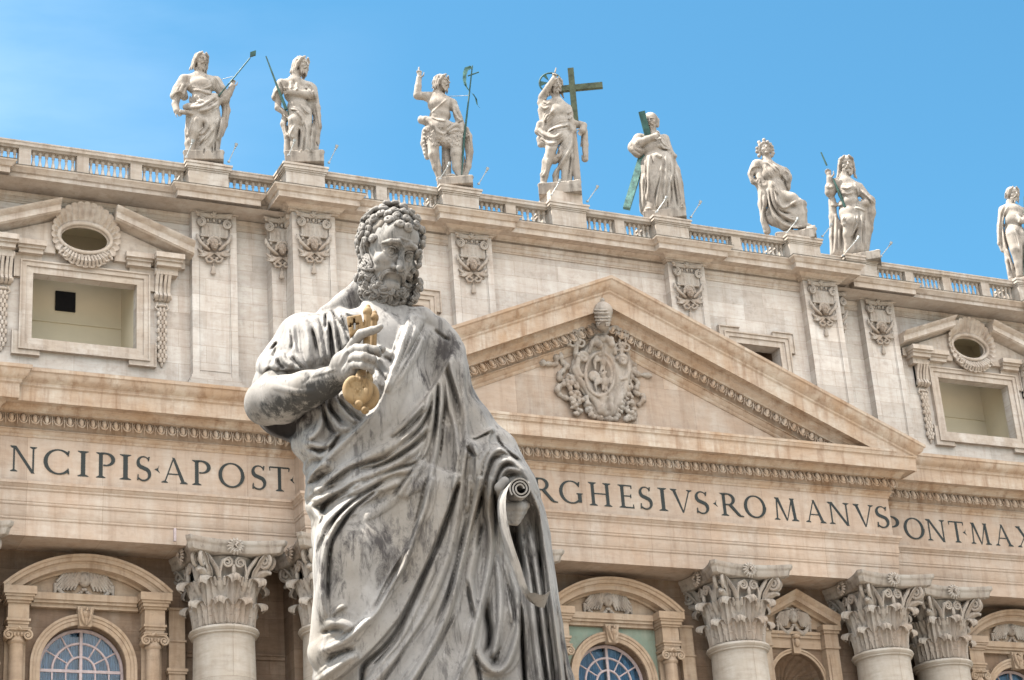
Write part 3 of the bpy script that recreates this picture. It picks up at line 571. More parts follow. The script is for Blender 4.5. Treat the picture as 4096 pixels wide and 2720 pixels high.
# ================================================================ corinthian columns
def leaf(mb, h, w, r0, ang, z0, rbell, curl=.42, lean=.12):
    """acanthus leaf standing on the bell: lobed outline, ribbed, tip rolled outwards"""
    nv, nu = 24, 16; rows = []
    for side in (0, 1):
        rr = []
        for i in range(nv + 1):
            v = i / nv
            if v < .72:
                q = v / .72; z = z0 + h * .93 * q; r = rbell(z) + .07 + lean * q ** 2
            else:
                q = (v - .72) / .28; a = q * R(215); rc = curl * .5
                z = z0 + h * .93 + math.sin(a) * rc * .75 - (q ** 2) * .05; r = rbell(z0 + h * .93) + .07 + lean + rc * (1 - math.cos(a))
            ww = w * (.62 + .50 * math.sin(math.pi * min(v * .9 + .08, 1)) ** .8) * (1 if v < .72 else 1 - .45 * (v - .72) / .28)
            ww *= 1 + .17 * (abs(math.sin(v * math.pi * 5.5)) - .5)
            row = []
            for j in range(nu + 1):
                u = j / nu * 2 - 1
                rib = .05 * math.cos(u * math.pi * 4) * (1 if v < .8 else .4) + .06 * (1 - abs(u)) - .16 * u * u * (.4 + .6 * abs(math.sin(v * math.pi * 2.75)))
                rad = r + rib - side * .07; x = u * ww / 2
                ca, sa = math.cos(ang), math.sin(ang); zz = z - .12 * abs(u) ** 1.5 * (1 if v > .2 else v * 5) + .03 * abs(math.sin(v * math.pi * 5.5)) * abs(u)
                row.append((rad * ca - x * sa, rad * sa + x * ca, zz))
            rr.append(row)
        rows.append(rr)
    mb.grid(rows[0]); mb.grid(rows[1], flip=True)
    # edges
    for j in (0, nu): mb.grid([[rows[0][i][j] for i in range(nv + 1)], [rows[1][i][j] for i in range(nv + 1)]], flip=(j == 0))
    mb.grid([rows[0][nv], rows[1][nv]])
def scroll(mb, c, r, turns, rad, ux, uz, n=34, rise=.0, out=None, start=0, hand=1):
    """flat spiral tube in the plane (ux, uz) about c"""
    pts = []; rr = []
    for i in range(n + 1):
        t = i / n; a = start + hand * 2 * math.pi * turns * t; q = r * (1 - .86 * t)
        p = np.array(c) + np.array(ux) * q * math.cos(a) + np.array(uz) * q * math.sin(a)
        if out is not None: p = p + np.array(out) * rise * t
        pts.append(p); rr.append(rad * (1 - .4 * t))
    mb.tube(pts, rr, 7, up=np.cross(ux, uz)); return pts[0]
def corinthian():
    mb = MB(); H = 3.42
    bell = lambda z: 1.12 + .10 * (z / H) + .32 * max(0, (z - 2.1) / 1.0) ** 2 * (1 if z < 3.1 else 1)
    mb.lathe([(bell(z), z) for z in np.linspace(0, 2.85, 14)], 0, 0, 32)
    for i in range(8): leaf(mb, .98, .86, 0, 2 * math.pi * (i + .5) / 8, .05, bell, .42, .13)
    for i in range(8): leaf(mb, 1.92, .86, 0, 2 * math.pi * i / 8, .05, bell, .52, .18)
    for i in range(8):      # sheaths the scroll stems grow from
        d = 2 * math.pi * (i + .5) / 8; o = np.array((math.cos(d), math.sin(d), 0.))
        mb.tube([o * 1.12 + np.array((0, 0, .9)), o * 1.22 + np.array((0, 0, 1.35)), o * 1.26 + np.array((0, 0, 1.5)), o * 1.34 + np.array((0, 0, 1.82))], [.09, .10, .15, .20], 8)
        for k in (-1, 0, 1): e = d + k * .13; q = np.array((math.cos(e), math.sin(e), 0.)); mb.tube([q * 1.38 + np.array((0, 0, 1.6)), q * 1.46 + np.array((0, 0, 1.85)), q * 1.56 + np.array((0, 0, 1.92))], [.07, .08, .04], 6)
    for i in range(4):      # long leaf under each corner scroll
        leaf(mb, 2.25, .55, 0, 2 * math.pi * (i + .5) / 4, 1.0, lambda z: 1.15 + .42 * max(0, z - 1.4) ** 1.3, .42, .22)
    for i in range(4):
        d = 2 * math.pi * (i + .5) / 4; ca, sa = math.cos(d), math.sin(d)
        for s in (-1, 1):
            t = np.array((-sa, ca, 0.)) * s; o = np.array((ca, sa, 0.))
            c = o * 2.02 + t * .13 + np.array((0, 0, 2.62))
            p = scroll(mb, c, .34, 1.9, .085, -o * .92 - t * .15, (0, 0, 1), start=R(90), hand=1)
            a = o * 1.23 + t * .50 + np.array((0, 0, 1.75)); b = o * 1.42 + t * .46 + np.array((0, 0, 2.30)); b2 = o * 1.74 + t * .22 + np.array((0, 0, 2.86))
            mb.tube([a, a * .4 + b * .6, b, b * .4 + b2 * .6, b2, p], [.16, .17, .17, .16, .13, .085], 8, flat=.55)
            leafpts = [a, b, b2]
        mb.ball(np.array((ca, sa, 0)) * 2.02 + np.array((0, 0, 2.62)), (.12, .12, .12), 8, 5)
        # underside leaf of the corner scroll
        mb.tube([o * 1.5 + np.array((0, 0, 1.95)), o * 1.75 + np.array((0, 0, 2.15)), o * 2.05 + np.array((0, 0, 2.22)), o * 2.22 + np.array((0, 0, 2.12))], [.16, .18, .14, .06], 7)
    for i in range(4):
        d = 2 * math.pi * i / 4; o = np.array((math.cos(d), math.sin(d), 0.)); t = np.array((-math.sin(d), math.cos(d), 0.))
        for s in (-1, 1):
            c = o * 1.52 + t * s * .27 + np.array((0, 0, 2.52)); p = scroll(mb, c, .22, 1.7, .06, t * s, (0, 0, 1), start=R(100), hand=1)
            a = o * 1.26 + t * s * .52 + np.array((0, 0, 1.75)); mb.tube([a, o * 1.36 + t * s * .56 + np.array((0, 0, 2.15)), o * 1.46 + t * s * .46 + np.array((0, 0, 2.62)), p], [.12, .12, .09, .06], 6, flat=.6)
        mb.ball(o * 1.50 + np.array((0, 0, 2.2)), (.10, .10, .28), 7, 5)
        # rosette on the abacus
        c = o * 1.80 + np.array((0, 0, 3.14))
        for k in range(14):
            a = 2 * math.pi * k / 14; q = t * math.cos(a) + np.array((0, 0, math.sin(a))); mb.tube([c + q * .10, c + q * .24 + o * .05, c + q * .36 - o * .02], [.05, .065, .035], 5)
        mb.tube([c - t * .02 + o * .05 + np.array((0, 0, .18)), c + t * .07 + o * .14 + np.array((0, 0, .10)), c - t * .05 + o * .16, c + t * .06 + o * .14 + np.array((0, 0, -.12))], [.04, .06, .06, .03], 6)
    def abac(half, mid, z):
        P = []
        for i in range(4):
            a0 = R(45 + 90 * i); c0 = np.array((math.cos(a0), math.sin(a0))) * half * 1.414; c1 = np.array((math.cos(a0 + R(90)), math.sin(a0 + R(90)))) * half * 1.414
            dr = (c1 - c0) / np.linalg.norm(c1 - c0); nn = np.array((dr[1], -dr[0])); c0 = c0 + dr * .17; c1 = c1 - dr * .17
            for k in range(11): u = k / 10; p = c0 + (c1 - c0) * u; P.append((*(p - nn * (half - mid) * (1 - (2 * u - 1) ** 2)), z))
        return P
    rows = [abac(1.98, 1.50, 2.90), abac(2.02, 1.54, 2.93), abac(2.06, 1.60, 3.12), abac(2.09, 1.63, 3.20), abac(2.12, 1.66, 3.22), abac(2.17, 1.71, 3.30), abac(2.18, 1.72, 3.42)]
    mb.grid(rows, closed=True); n = len(mb.v); m = len(rows[0]); mb.f.append(list(range(n - 7 * m, n - 6 * m))[::-1]); mb.f.append(list(range(n - m, n)))
    me = mb.mesh('capital'); me.materials.append(M['cap']); me.polygons.foreach_set('use_smooth', [True] * len(me.polygons)); me.set_sharp_from_angle(angle=R(50)); return me
cap_me = corinthian()
YCOL = (-.70, -1.95)
shaft = MB(); zs = np.linspace(0, 1, 20)
shaft.box(-1.95, 1.95, -1.95, 1.95, 0, .7); shaft.lathe([(0, .7), (1.85, .7), (1.92, .85), (1.85, 1.02), (1.6, 1.1), (1.58, 1.25), (1.68, 1.4), (1.6, 1.55), (1.42, 1.62)] + [(1.42 - .155 * max(0, (t - .33) / .67) ** 1.6, 1.7 + t * 20.45) for t in zs] + [(1.28, 22.2), (1.37, 22.24), (1.37, 22.30), (1.42, 22.33), (1.465, 22.42), (1.42, 22.51), (1.3, 22.56), (0, 22.57)], 0, 0, 64)
shaft_me = shaft.mesh('column'); shaft_me.materials.append(M['col']); shaft_me.polygons.foreach_set('use_smooth', [True] * len(shaft_me.polygons)); shaft_me.set_sharp_from_angle(angle=R(40))
for s in (-1, 1):
    for x in XC:
        yc = YCOL[1] if x < 14 else YCOL[0]
        if x > 29: yc = YCOL[0] - .25
        c = link('column', shaft_me, BAS, (s * x, yc, ZG)); link('capital', cap_me, c, (0, 0, 22.55))
# a thin white downpipe above the left capital
MB().box(-20.35, -20.25, -1.62, -1.50, 27.25, 27.8).build('drain_pipe', M['muntin'], BAS)

# ================================================================ window aedicules of the lower storey
glass, t_, b_ = mat_new('window_glass'); b_.inputs['Base Color'].default_value = (.78, .86, .93, 1); b_.inputs['Roughness'].default_value = .03
b_.inputs['Transmission Weight'].default_value = 1; b_.inputs['IOR'].default_value = 1.35; M['glass'] = glass
M['curtain'] = plain('blue_grey_curtain', (.16, .27, .39), .8, 0, .35, 2)
def small_ionic(mb, x, y, z, w=.48, r=.30):
    """small capital over a little round column"""
    mb.box(x - w, x + w, y - w * .8, y + w * .8, z + .40, z + .52); mb.box(x - w * 1.06, x + w * 1.06, y - w * .85, y + w * .85, z + .47, z + .50)
    for s in (-1, 1):
        scroll(mb, (x + s * w * .78, y - w * .72, z + .20), .20, 1.8, .05, (s * 1., 0, 0), (0, 0, 1), start=R(90), hand=-1)
        mb.ball((x + s * w * .78, y - w * .66, z + .2), (.07, .06, .07), 6, 4)
        mb.tube([(x + s * w * .78, y - w * .6, z + .2), (x + s * w * .78, y + w * .6, z + .2)], .15, 8)
    for k in (-1, 0, 1): mb.ball((x + k * .14, y - w * .62, z + .24), (.065, .08, .10), 6, 4)
    mb.box(x - w * .8, x + w * .8, y - w * .6, y + w * .6, z + .18, z + .40); mb.lathe([(r, -.12), (r + .05, -.06), (r + .06, 0), (r + .02, .06), (r + .0, .2)], x, y, 16, z)
    mb.tube([(x - .12, y - w * .7, z + .42), (x, y - w * .82, z + .5), (x + .12, y - w * .7, z + .42)], .07, 6)
def relief_cherub(mb, x, y, z, w):
    """winged head with festoons"""
    mb.ball((x, y - .10, z), (.26, .20, .32), 12, 8)
    for k in range(9): a = R(-20 + 220 * k / 8); mb.ball((x + .25 * math.cos(a), y - .12, z + .04 + .30 * math.sin(a)), .09, 6, 4)
    mb.ball((x, y - .30, z - .04), (.04, .05, .07), 5, 4)
    for e in (-.09, .09): mb.ball((x + e, y - .27, z + .06), (.04, .03, .03), 5, 4)
    for s in (-1, 1):
        for i in range(3):
            for k in range(6):
                u = k / 6; mb.tube([(x + s * (.25 + u * w * .42), y - .05 - .03 * (3 - i), z + .28 - i * .16 - u * .14), (x + s * (.42 + u * w * .5), y - .03 - .03 * (3 - i), z - .12 - i * .17 - .05 * u)], [.085, .05], 6)
        mb.tube([(x + s * (.2 + w * .85 * t), y - .06, z + .38 - .3 * t * t) for t in np.linspace(0, 1, 7)], [.07] * 6 + [.12], 6)
        for k in range(14):
            t = k / 13; px = x + s * (.05 + w * .62 * t); pz = z - .42 - .42 * math.sin(math.pi * t) ** .8 + .12 * t
            mb.ball((px, y - .07, pz), .085 + .04 * math.sin(math.pi * t), 6, 4)
        mb.tube([(x + s * (.05 + w * .64), y - .04, z - .2), (x + s * (.02 + w * .68), y - .05, z - .95)], [.10, .04], 6)
def seg_block(mb, xc, rise, half, z, thick, prof, yb):
    """moulding swept along a circular arc; prof (outward, radial drop from 0 to 1)"""
    Rr = (half ** 2 + rise ** 2) / (2 * rise); zc = z + rise - Rr; am = math.asin(half / Rr); rows = []
    for i in range(41):
        a = -am + 2 * am * i / 40
        rows.append([(xc + (Rr - d * thick) * math.sin(a), yb - o, zc + (Rr - d * thick) * math.cos(a)) for o, d in prof])
    mb.grid(rows[::-1], flip=True); m = len(prof); n = len(mb.v); mb.f.append(list(range(n - 41 * m, n - 40 * m))); mb.f.append(list(range(n - 1, n - 1 - m, -1)))
def window_a(xc, yw, proj, stone, spandrel):
    mb = MB()
    fr_pr = [(0, 1), (.30, 1), (.34, .9), (.42, .86), (.70, .84), (.70, .55), (.74, .5), (.76, .44), (.86, .40), (.90, .2), (.96, .15), (1.0, 0), (0, -.02)]
    seg_block(mb, xc, 1.40, 3.48, 25.50, .62, fr_pr, yw)
    for s in (-1, 1):
        x = xc + s * 2.78
        mb.box(x - .66, x + .66, yw - 1.0, yw, 25.10, 25.42); mb.box(x - .60, x + .60, yw - .94, yw, 25.0, 25.10); mb.box(x - .54, x + .54, yw - .88, yw, 24.86, 25.0); mb.box(x - .48, x + .48, yw - .80, yw, 24.76, 24.86)
        mb.box(x - .42, x + .42, yw - .72, yw, 24.12, 24.76); mb.box(x - .48, x + .48, yw - .80, yw, 24.02, 24.12); mb.box(x - .43, x + .43, yw - .74, yw, 23.90, 24.02); mb.box(x - .40, x + .40, yw - .70, yw, 23.76, 23.90)
        small_ionic(mb, x, yw - .42, 23.24)
        mb.lathe([(.30, 16.5), (.31, 19), (.29, 23.14)], x, yw - .42, 24)
        mb.box(x - .5, x + .5, yw - .9, yw, 16.0, 16.5); mb.box(x - .42, x + .42, yw - .15, yw, 16.5, 23.76)
        # flat strip with its own little entablature beside it
        x = xc + s * 3.82
        mb.box(x - .34, x + .34, yw - .30, yw, 16.0, 24.9); mb.box(x - .40, x + .40, yw - .36, yw, 24.9, 25.0)
        for za, zb, o in ((22.30, 22.42, .10), (22.20, 22.30, .06), (23.55, 23.63, .05)): mb.box(x - .34 - o, x + .34 + o, yw - .30 - o, yw, za, zb)
        mb.box(x - .20, x + .20, yw - .33, yw, 16.2, 22.0)
    mb.box(xc - 2.12, xc + 2.12, yw - .42, yw, 25.08, 25.36); mb.box(xc - 2.12, xc + 2.12, yw - .34, yw, 24.96, 25.08); mb.box(xc - 2.2, xc + 2.2, yw - .22, yw, 24.80, 24.96)
    mb.prism([(xc - 3.0, 25.36)] + [(xc + 3.4 * math.sin(a) * .93, 25.36 + 1.15 * math.cos(a)) for a in np.linspace(-1.25, 1.25, 15)] + [(xc + 3.0, 25.36)], yw - .12, yw + .01)
    fr = mb.build('window_surround', stone, BAS, smooth=30)
    rl = MB(); relief_cherub(rl, xc - .05, yw - .15, 26.02, 1.75); rl.build('cherub_relief', M['cap'], fr, smooth=60)
    if spandrel:
        sp = MB(); A = arc((xc, 22.4), 2.2, 180, 0, 24); top = [(xc - 2.33 + 4.66 * i / 24, 24.78) for i in range(25)]
        for i in range(24): sp.add([(A[i][0], yw - .02, A[i][1]), (A[i + 1][0], yw - .02, A[i + 1][1]), (top[i + 1][0], yw - .02, 24.78), (top[i][0], yw - .02, 24.78)], [(0, 1, 2, 3)])
        for s in (-1, 1):
            a, b = sorted((xc + s * 2.2, xc + s * 2.33)); sp.add([(a, yw - .02, 18), (b, yw - .02, 18), (b, yw - .02, 22.4), (a, yw - .02, 22.4)], [(0, 1, 2, 3)]); 
        for s in (-1, 1): sp.add([(xc + s * 2.33, yw - .02, 24.78), (xc + s * 2.33, yw - .02, 22.4), (xc + s * 2.2, yw - .02, 22.4)], [(0, 1, 2)])
        sp.build('marble_panel', M['marble'], fr)
    # archivolt
    av = MB(); pr = [(0, 1.76), (.10, 1.76), (.12, 1.80), (.12, 1.92), (.16, 1.94), (.16, 2.05), (.20, 2.07), (.22, 2.12), (.22, 2.18), (0, 2.18)]
    rows = [[(xc + r * math.cos(a), yw - o, 22.4 + r * math.sin(a)) for o, r in pr] for a in np.linspace(0, math.pi, 37)]
    rows = [[(xc + r, yw - o, 17.5) for o, r in pr]] + rows + [[(xc - r, yw - o, 17.5) for o, r in pr]]
    av.grid(rows, flip=True); av.build('arch_moulding', stone, fr, smooth=30)
    ks = MB(); ks.prism([(xc - .24, 24.02), (xc + .24, 24.02), (xc + .34, 24.86), (xc - .34, 24.86)], yw - .36, yw)
    scroll(ks, (xc, yw - .42, 24.62), .16, 1.5, .05, (0, -1, 0), (0, 0, 1)); ks.ball((xc, yw - .44, 24.5), (.17, .16, .20), 8, 6)
    for s in (-1, 1): ks.ball((xc + s * .2, yw - .40, 24.66), (.10, .1, .14), 6, 4); ks.tube([(xc + s * .2, yw - .4, 24.6), (xc + s * .14, yw - .44, 24.3), (xc + s * .05, yw - .40, 24.1)], [.07, .08, .04], 6)
    ks.tube([(xc, yw - .46, 24.35), (xc, yw - .44, 24.05)], [.10, .05], 6)
    ks.build('keystone', stone, fr, smooth=40)
    # glazing with fan-shaped bars
    yg = yw + .45; gb = MB(); w = .05
    for rr in (1.70, 1.16, .60): gb.tube([(xc + rr * math.cos(a), yg, 22.35 + rr * math.sin(a)) for a in np.linspace(0, math.pi, 29)], .055 if rr < 1.7 else .08, 6)
    for ang in (30, 60, 120, 150): gb.tube([(xc + .60 * math.cos(R(ang)), yg, 22.35 + .6 * math.sin(R(ang))), (xc + 1.72 * math.cos(R(ang)), yg, 22.35 + 1.72 * math.sin(R(ang)))], .038, 6)
    gb.box(xc - .06, xc + .06, yg - .05, yg + .05, 17.5, 24.1)
    for z in (22.35, 20.8, 19.2): gb.box(xc - 1.75, xc - .061, yg - .04, yg + .04, z - .06, z + .06); gb.box(xc + .061, xc + 1.75, yg - .04, yg + .04, z - .06, z + .06)
    for x in (-1.16, -.60, .60, 1.16): gb.box(xc + x - .03, xc + x + .03, yg - .03, yg + .03, 17.5, 22.28)
    for x in (-1.7, 1.7): gb.box(xc + x - .06, xc + x + .06, yg - .05, yg + .05, 17.5, 22.35)
    gb.build('window_bars', M['muntin'], fr, smooth=40)
    gl = MB(); gl.add([(xc - 1.75, yg + .02, 17.5), (xc + 1.75, yg + .02, 17.5), (xc + 1.75, yg + .02, 24.2), (xc - 1.75, yg + .02, 24.2), (xc - 1.75, yg + .035, 17.5), (xc + 1.75, yg + .035, 17.5), (xc + 1.75, yg + .035, 24.2), (xc - 1.75, yg + .035, 24.2)], [(0, 1, 2, 3), (7, 6, 5, 4)])
    gl.build('pane', M['glass'], fr)
    cu = MB(); pts = []
    for s in (-1, 1):
        P_ = []
        for i in range(121):
            x = s * (.06 + 1.84 * i / 120); P_.append((xc + x, yg + .28 + .06 * math.sin(i * .9 + .8 * math.sin(i * .13)) + .02 * math.sin(i * 2.3)))
        if s < 0: P_ = P_[::-1]
        cu.grid([[(x, y, 17.4) for x, y in P_], [(x, y, 24.4) for x, y in P_]])
    cu.build('curtain', M['curtain'], fr, smooth=60)
for s in (-1, 1): window_a(s * 23.5, YW, 0, M['tan'], False)
window_a(0, YC, 0, M['tan'], True)
def window_b(xc, yw):
    mb = MB(); pr = [(0, .62), (.20, .62), (.24, .54), (.30, .50), (.52, .48), (.52, .26), (.58, .20), (.70, .04), (.72, 0), (0, -.02)]
    for s in (-1, 1):
        rows = [[(xc + s * x, yw - .12 - o, z - d) for o, d in pr] for x, z in ((0, 26.92), (2.35, 25.72))]
        mb.grid(rows if s > 0 else rows[::-1]); m = len(pr); n = len(mb.v); mb.f.append(list(range(n - 2 * m, n - m))); mb.f.append(list(range(n - 1, n - 1 - m, -1)))
        x = xc + s * 1.85
        mb.box(x - .50, x + .50, yw - .62, yw, 25.06, 25.30); mb.box(x - .44, x + .44, yw - .54, yw, 24.92, 25.06); mb.box(x - .38, x + .38, yw - .46, yw, 24.3, 24.92); mb.box(x - .42, x + .42, yw - .50, yw, 24.2, 24.3)
        mb.box(x - .36, x + .36, yw - .42, yw, 17, 24.2); mb.box(x - .22, x + .22, yw - .46, yw, 17.2, 23.9)
    mb.box(xc - 1.36, xc + 1.36, yw - .30, yw, 24.86, 25.0); mb.box(xc - 1.4, xc + 1.4, yw - .22, yw, 24.7, 24.86); mb.box(xc - 1.45, xc + 1.45, yw - .12, yw, 24.22, 24.7)
    mb.prism([(xc - 2.1, 25.2), (xc + 2.1, 25.2), (xc, 26.4)], yw - .10, yw + .01)
    rows = [[(xc + r * math.cos(a), yw - o, 22.6 + r * math.sin(a)) for o, r in ((0, 1.42), (.08, 1.42), (.08, 1.52), (.13, 1.54), (.13, 1.62), (0, 1.62))] for a in np.linspace(0, math.pi, 33)]
    mb.grid(rows, flip=True); mb.box(xc - .20, xc + .20, yw - .26, yw, 23.95, 24.8); mb.ball((xc, yw - .3, 24.45), (.16, .14, .2), 8, 6); mb.ball((xc, yw - .3, 24.75), (.24, .16, .12), 8, 6)
    fr = mb.build('niche_surround', M['tan'], BAS, smooth=30)
    rl = MB(); relief_cherub(rl, xc, yw - .15, 25.72, 1.3); rl.build('cherub_relief', M['cap'], fr, smooth=60)
    # shell-headed niche
    ni = MB(); rows = []
    for i in range(65):
        a = math.pi * i / 64; fl = 1 - .07 * abs(math.sin(i * math.pi / 64 * 11)) ** .7
        rows.append([(xc + 1.44 * math.cos(a) * math.cos(b) * (fl if 0 < j < 10 else 1), yw + .28 + 1.25 * math.sin(b) * fl, 22.6 + 1.44 * math.sin(a) * math.cos(b) * (fl if 0 < j < 10 else 1)) for j, b in enumerate(np.linspace(0, math.pi / 2, 12))])
    ni.grid(rows)
    A = np.linspace(0, math.pi, 25); ni.grid([[(xc + 1.44 * math.cos(a), yw + .28 + 1.25 * math.sin(a), 17.4) for a in A], [(xc + 1.44 * math.cos(a), yw + .28 + 1.25 * math.sin(a), 22.6) for a in A]])
    ni.tube([(xc + 1.40 * math.cos(a), yw + .28 + 1.22 * math.sin(a), 22.6) for a in A], .07, 6)
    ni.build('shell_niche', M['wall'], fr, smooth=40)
for s in (-1, 1): window_b(s * 9.75, YC)
# string course across the wall beside the columns
for a, b, y in ((-19.2, -14.95, YW), (14.95, 19.2, YW)): MB().box(a, b, y - .08, y, 23.0, 23.16).box(a, b, y - .14, y, 23.16, 23.24).build('string_course', M['wall'], BAS)
# ================================================================ stone carving: distance fields meshed by surface nets
class Vol:
    def __init__(s, lo, hi, h):
        s.h = h; s.lo = np.array(lo, np.float32); n = np.ceil((np.array(hi) - lo) / h).astype(int) + 1
        s.n = n; s.F = np.full(n, 1.0, np.float32); s.ax = [s.lo[i] + h * np.arange(n[i], dtype=np.float32) for i in range(3)]
    def sub(s, lo, hi):
        a = [int(np.clip(math.floor((lo[i] - s.lo[i]) / s.h), 0, s.n[i])) for i in range(3)]; b = [int(np.clip(math.ceil((hi[i] - s.lo[i]) / s.h) + 1, 0, s.n[i])) for i in range(3)]
        if any(b[i] <= a[i] for i in range(3)): return None
        sl = tuple(slice(a[i], b[i]) for i in range(3)); g = np.meshgrid(*[s.ax[i][sl[i]] for i in range(3)], indexing='ij', sparse=True); return sl, g
    def put(s, sl, d, k, mode):
        F = s.F[sl]
        if mode == 'cut':
            d = -d
            if k > 0: h = np.maximum(k - np.abs(F - d), 0) / k; s.F[sl] = np.maximum(F, d) + h * h * k * .25
            else: s.F[sl] = np.maximum(F, d)
        else:
            if k > 0: h = np.maximum(k - np.abs(F - d), 0) / k; s.F[sl] = np.minimum(F, d) - h * h * k * .25
            else: s.F[sl] = np.minimum(F, d)
    def cap(s, a, b, ra, rb, k=.0, q=1.0, mode='add'):
        a = np.array(a, np.float32); b = np.array(b, np.float32); m = max(ra, rb) + max(k, .12 if mode == 'add' else .02) + s.h * 2
        r = s.sub(np.minimum(a, b) - m, np.maximum(a, b) + m)
        if r is None: return
        sl, (X, Y, Z) = r; iq = 1.0 / q
        px, py, pz = X - a[0], (Y - a[1]) * iq, Z - a[2]; bx, by, bz = b[0] - a[0], (b[1] - a[1]) * iq, b[2] - a[2]
        L = bx * bx + by * by + bz * bz + 1e-9; t = np.clip((px * bx + py * by + pz * bz) / L, 0, 1)
        d = np.sqrt((px - bx * t) ** 2 + (py - by * t) ** 2 + (pz - bz * t) ** 2) - (ra + (rb - ra) * t)
        s.put(sl, d * (q if q < 1 else 1) if q < .6 else d, k, mode)
    def chain(s, P, Rr, k=.0, q=1.0, mode='add'):
        Rr = [Rr] * len(P) if np.isscalar(Rr) else Rr
        for i in range(len(P) - 1): s.cap(P[i], P[i + 1], Rr[i], Rr[i + 1], k, q, mode)
    def ell(s, c, r, k=.0, rot=None, mode='add'):
        c = np.array(c, np.float32); r = np.array(r, np.float32); m = r.max() + max(k, .12 if mode == 'add' else .02) + 2 * s.h
        q = s.sub(c - m, c + m)
        if q is None: return
        sl, (X, Y, Z) = q; x, y, z = X - c[0], Y - c[1], Z - c[2]
        if rot is not None:
            A = np.array(rot, np.float32); x, y, z = (A[0][0] * x + A[1][0] * y + A[2][0] * z, A[0][1] * x + A[1][1] * y + A[2][1] * z, A[0][2] * x + A[1][2] * y + A[2][2] * z)
        k0 = np.sqrt((x / r[0]) ** 2 + (y / r[1]) ** 2 + (z / r[2]) ** 2); k1 = np.sqrt((x / r[0] ** 2) ** 2 + (y / r[1] ** 2) ** 2 + (z / r[2] ** 2) ** 2) + 1e-6
        s.put(sl, k0 * (k0 - 1) / k1, k, mode)
    def box(s, c, r, k=.0, rot=None, rd=.01, mode='add'):
        c = np.array(c, np.float32); r = np.array(r, np.float32); m = np.linalg.norm(r) + max(k, .1 if mode == 'add' else .02)
        sl, (X, Y, Z) = s.sub(c - m, c + m); x, y, z = X - c[0], Y - c[1], Z - c[2]
        if rot is not None:
            A = np.array(rot, np.float32); x, y, z = (A[0][0] * x + A[1][0] * y + A[2][0] * z, A[0][1] * x + A[1][1] * y + A[2][1] * z, A[0][2] * x + A[1][2] * y + A[2][2] * z)
        a, b, c_ = np.abs(x) - r[0] + rd, np.abs(y) - r[1] + rd, np.abs(z) - r[2] + rd
        d = np.sqrt(np.maximum(a, 0) ** 2 + np.maximum(b, 0) ** 2 + np.maximum(c_, 0) ** 2) + np.minimum(np.maximum(np.maximum(a, b), c_), 0) - rd
        s.put(sl, d, k, mode)
    def mesh(s, name, mat=None, keep_only_main=False):
        F = s.F; F[0] = F[-1] = 1; F[:, 0] = F[:, -1] = 1; F[:, :, 0] = F[:, :, -1] = 1
        ins = F < 0; n = s.n
        c = np.zeros(n - 1, np.uint8)
        for i in (0, 1):
            for j in (0, 1):
                for k in (0, 1): c += ins[i:n[0] - 1 + i, j:n[1] - 1 + j, k:n[2] - 1 + k]
        act = np.argwhere((c > 0) & (c < 8)); idx = np.full(n - 1, -1, np.int32); idx[act[:, 0], act[:, 1], act[:, 2]] = np.arange(len(act))
        acc = np.zeros((len(act), 3), np.float32); cnt = np.zeros(len(act), np.float32)
        for axis in range(3):
            for u in (0, 1):
                for v in (0, 1):
                    o = [0, 0, 0]; o[(axis + 1) % 3] = u; o[(axis + 2) % 3] = v; e = o.copy(); e[axis] = 1
                    A = F[act[:, 0] + o[0], act[:, 1] + o[1], act[:, 2] + o[2]]; B = F[act[:, 0] + e[0], act[:, 1] + e[1], act[:, 2] + e[2]]
                    m = (A < 0) != (B < 0); t = A[m] / (A[m] - B[m]); p = np.tile(np.array(o, np.float32), (m.sum(), 1)); p[:, axis] += t
                    acc[m] += p; cnt[m] += 1
        V = s.lo + (act + acc / cnt[:, None]) * s.h; Q = []
        for axis in range(3):
            a1, a2 = (axis + 1) % 3, (axis + 2) % 3
            sa = [slice(None)] * 3; sb = [slice(None)] * 3; sa[axis] = slice(0, -1); sb[axis] = slice(1, None)
            A = ins[tuple(sa)]; B = ins[tuple(sb)]; E = np.argwhere(A != B); E = E[(E[:, a1] > 0) & (E[:, a2] > 0)]
            fl = A[E[:, 0], E[:, 1], E[:, 2]]; q = []
            for du, dv in ((0, 0), (-1, 0), (-1, -1), (0, -1)):
                G = E.copy(); G[:, a1] += du; G[:, a2] += dv; q.append(idx[G[:, 0], G[:, 1], G[:, 2]])
            q = np.stack(q, 1); q[~fl] = q[~fl][:, ::-1]; Q.append(q)
        Q = np.concatenate(Q); Q = Q[(Q >= 0).all(1)]
        me = bpy.data.meshes.new(name); me.vertices.add(len(V)); me.vertices.foreach_set('co', V.ravel()); me.loops.add(Q.size); me.loops.foreach_set('vertex_index', Q.ravel().astype(np.int32))
        me.polygons.add(len(Q)); me.polygons.foreach_set('loop_start', np.arange(0, Q.size, 4, dtype=np.int32)); me.polygons.foreach_set('loop_total', np.full(len(Q), 4, np.int32))
        me.polygons.foreach_set('use_smooth', np.ones(len(Q), bool)); me.update(calc_edges=True)
        if mat: me.materials.append(mat)
        return me

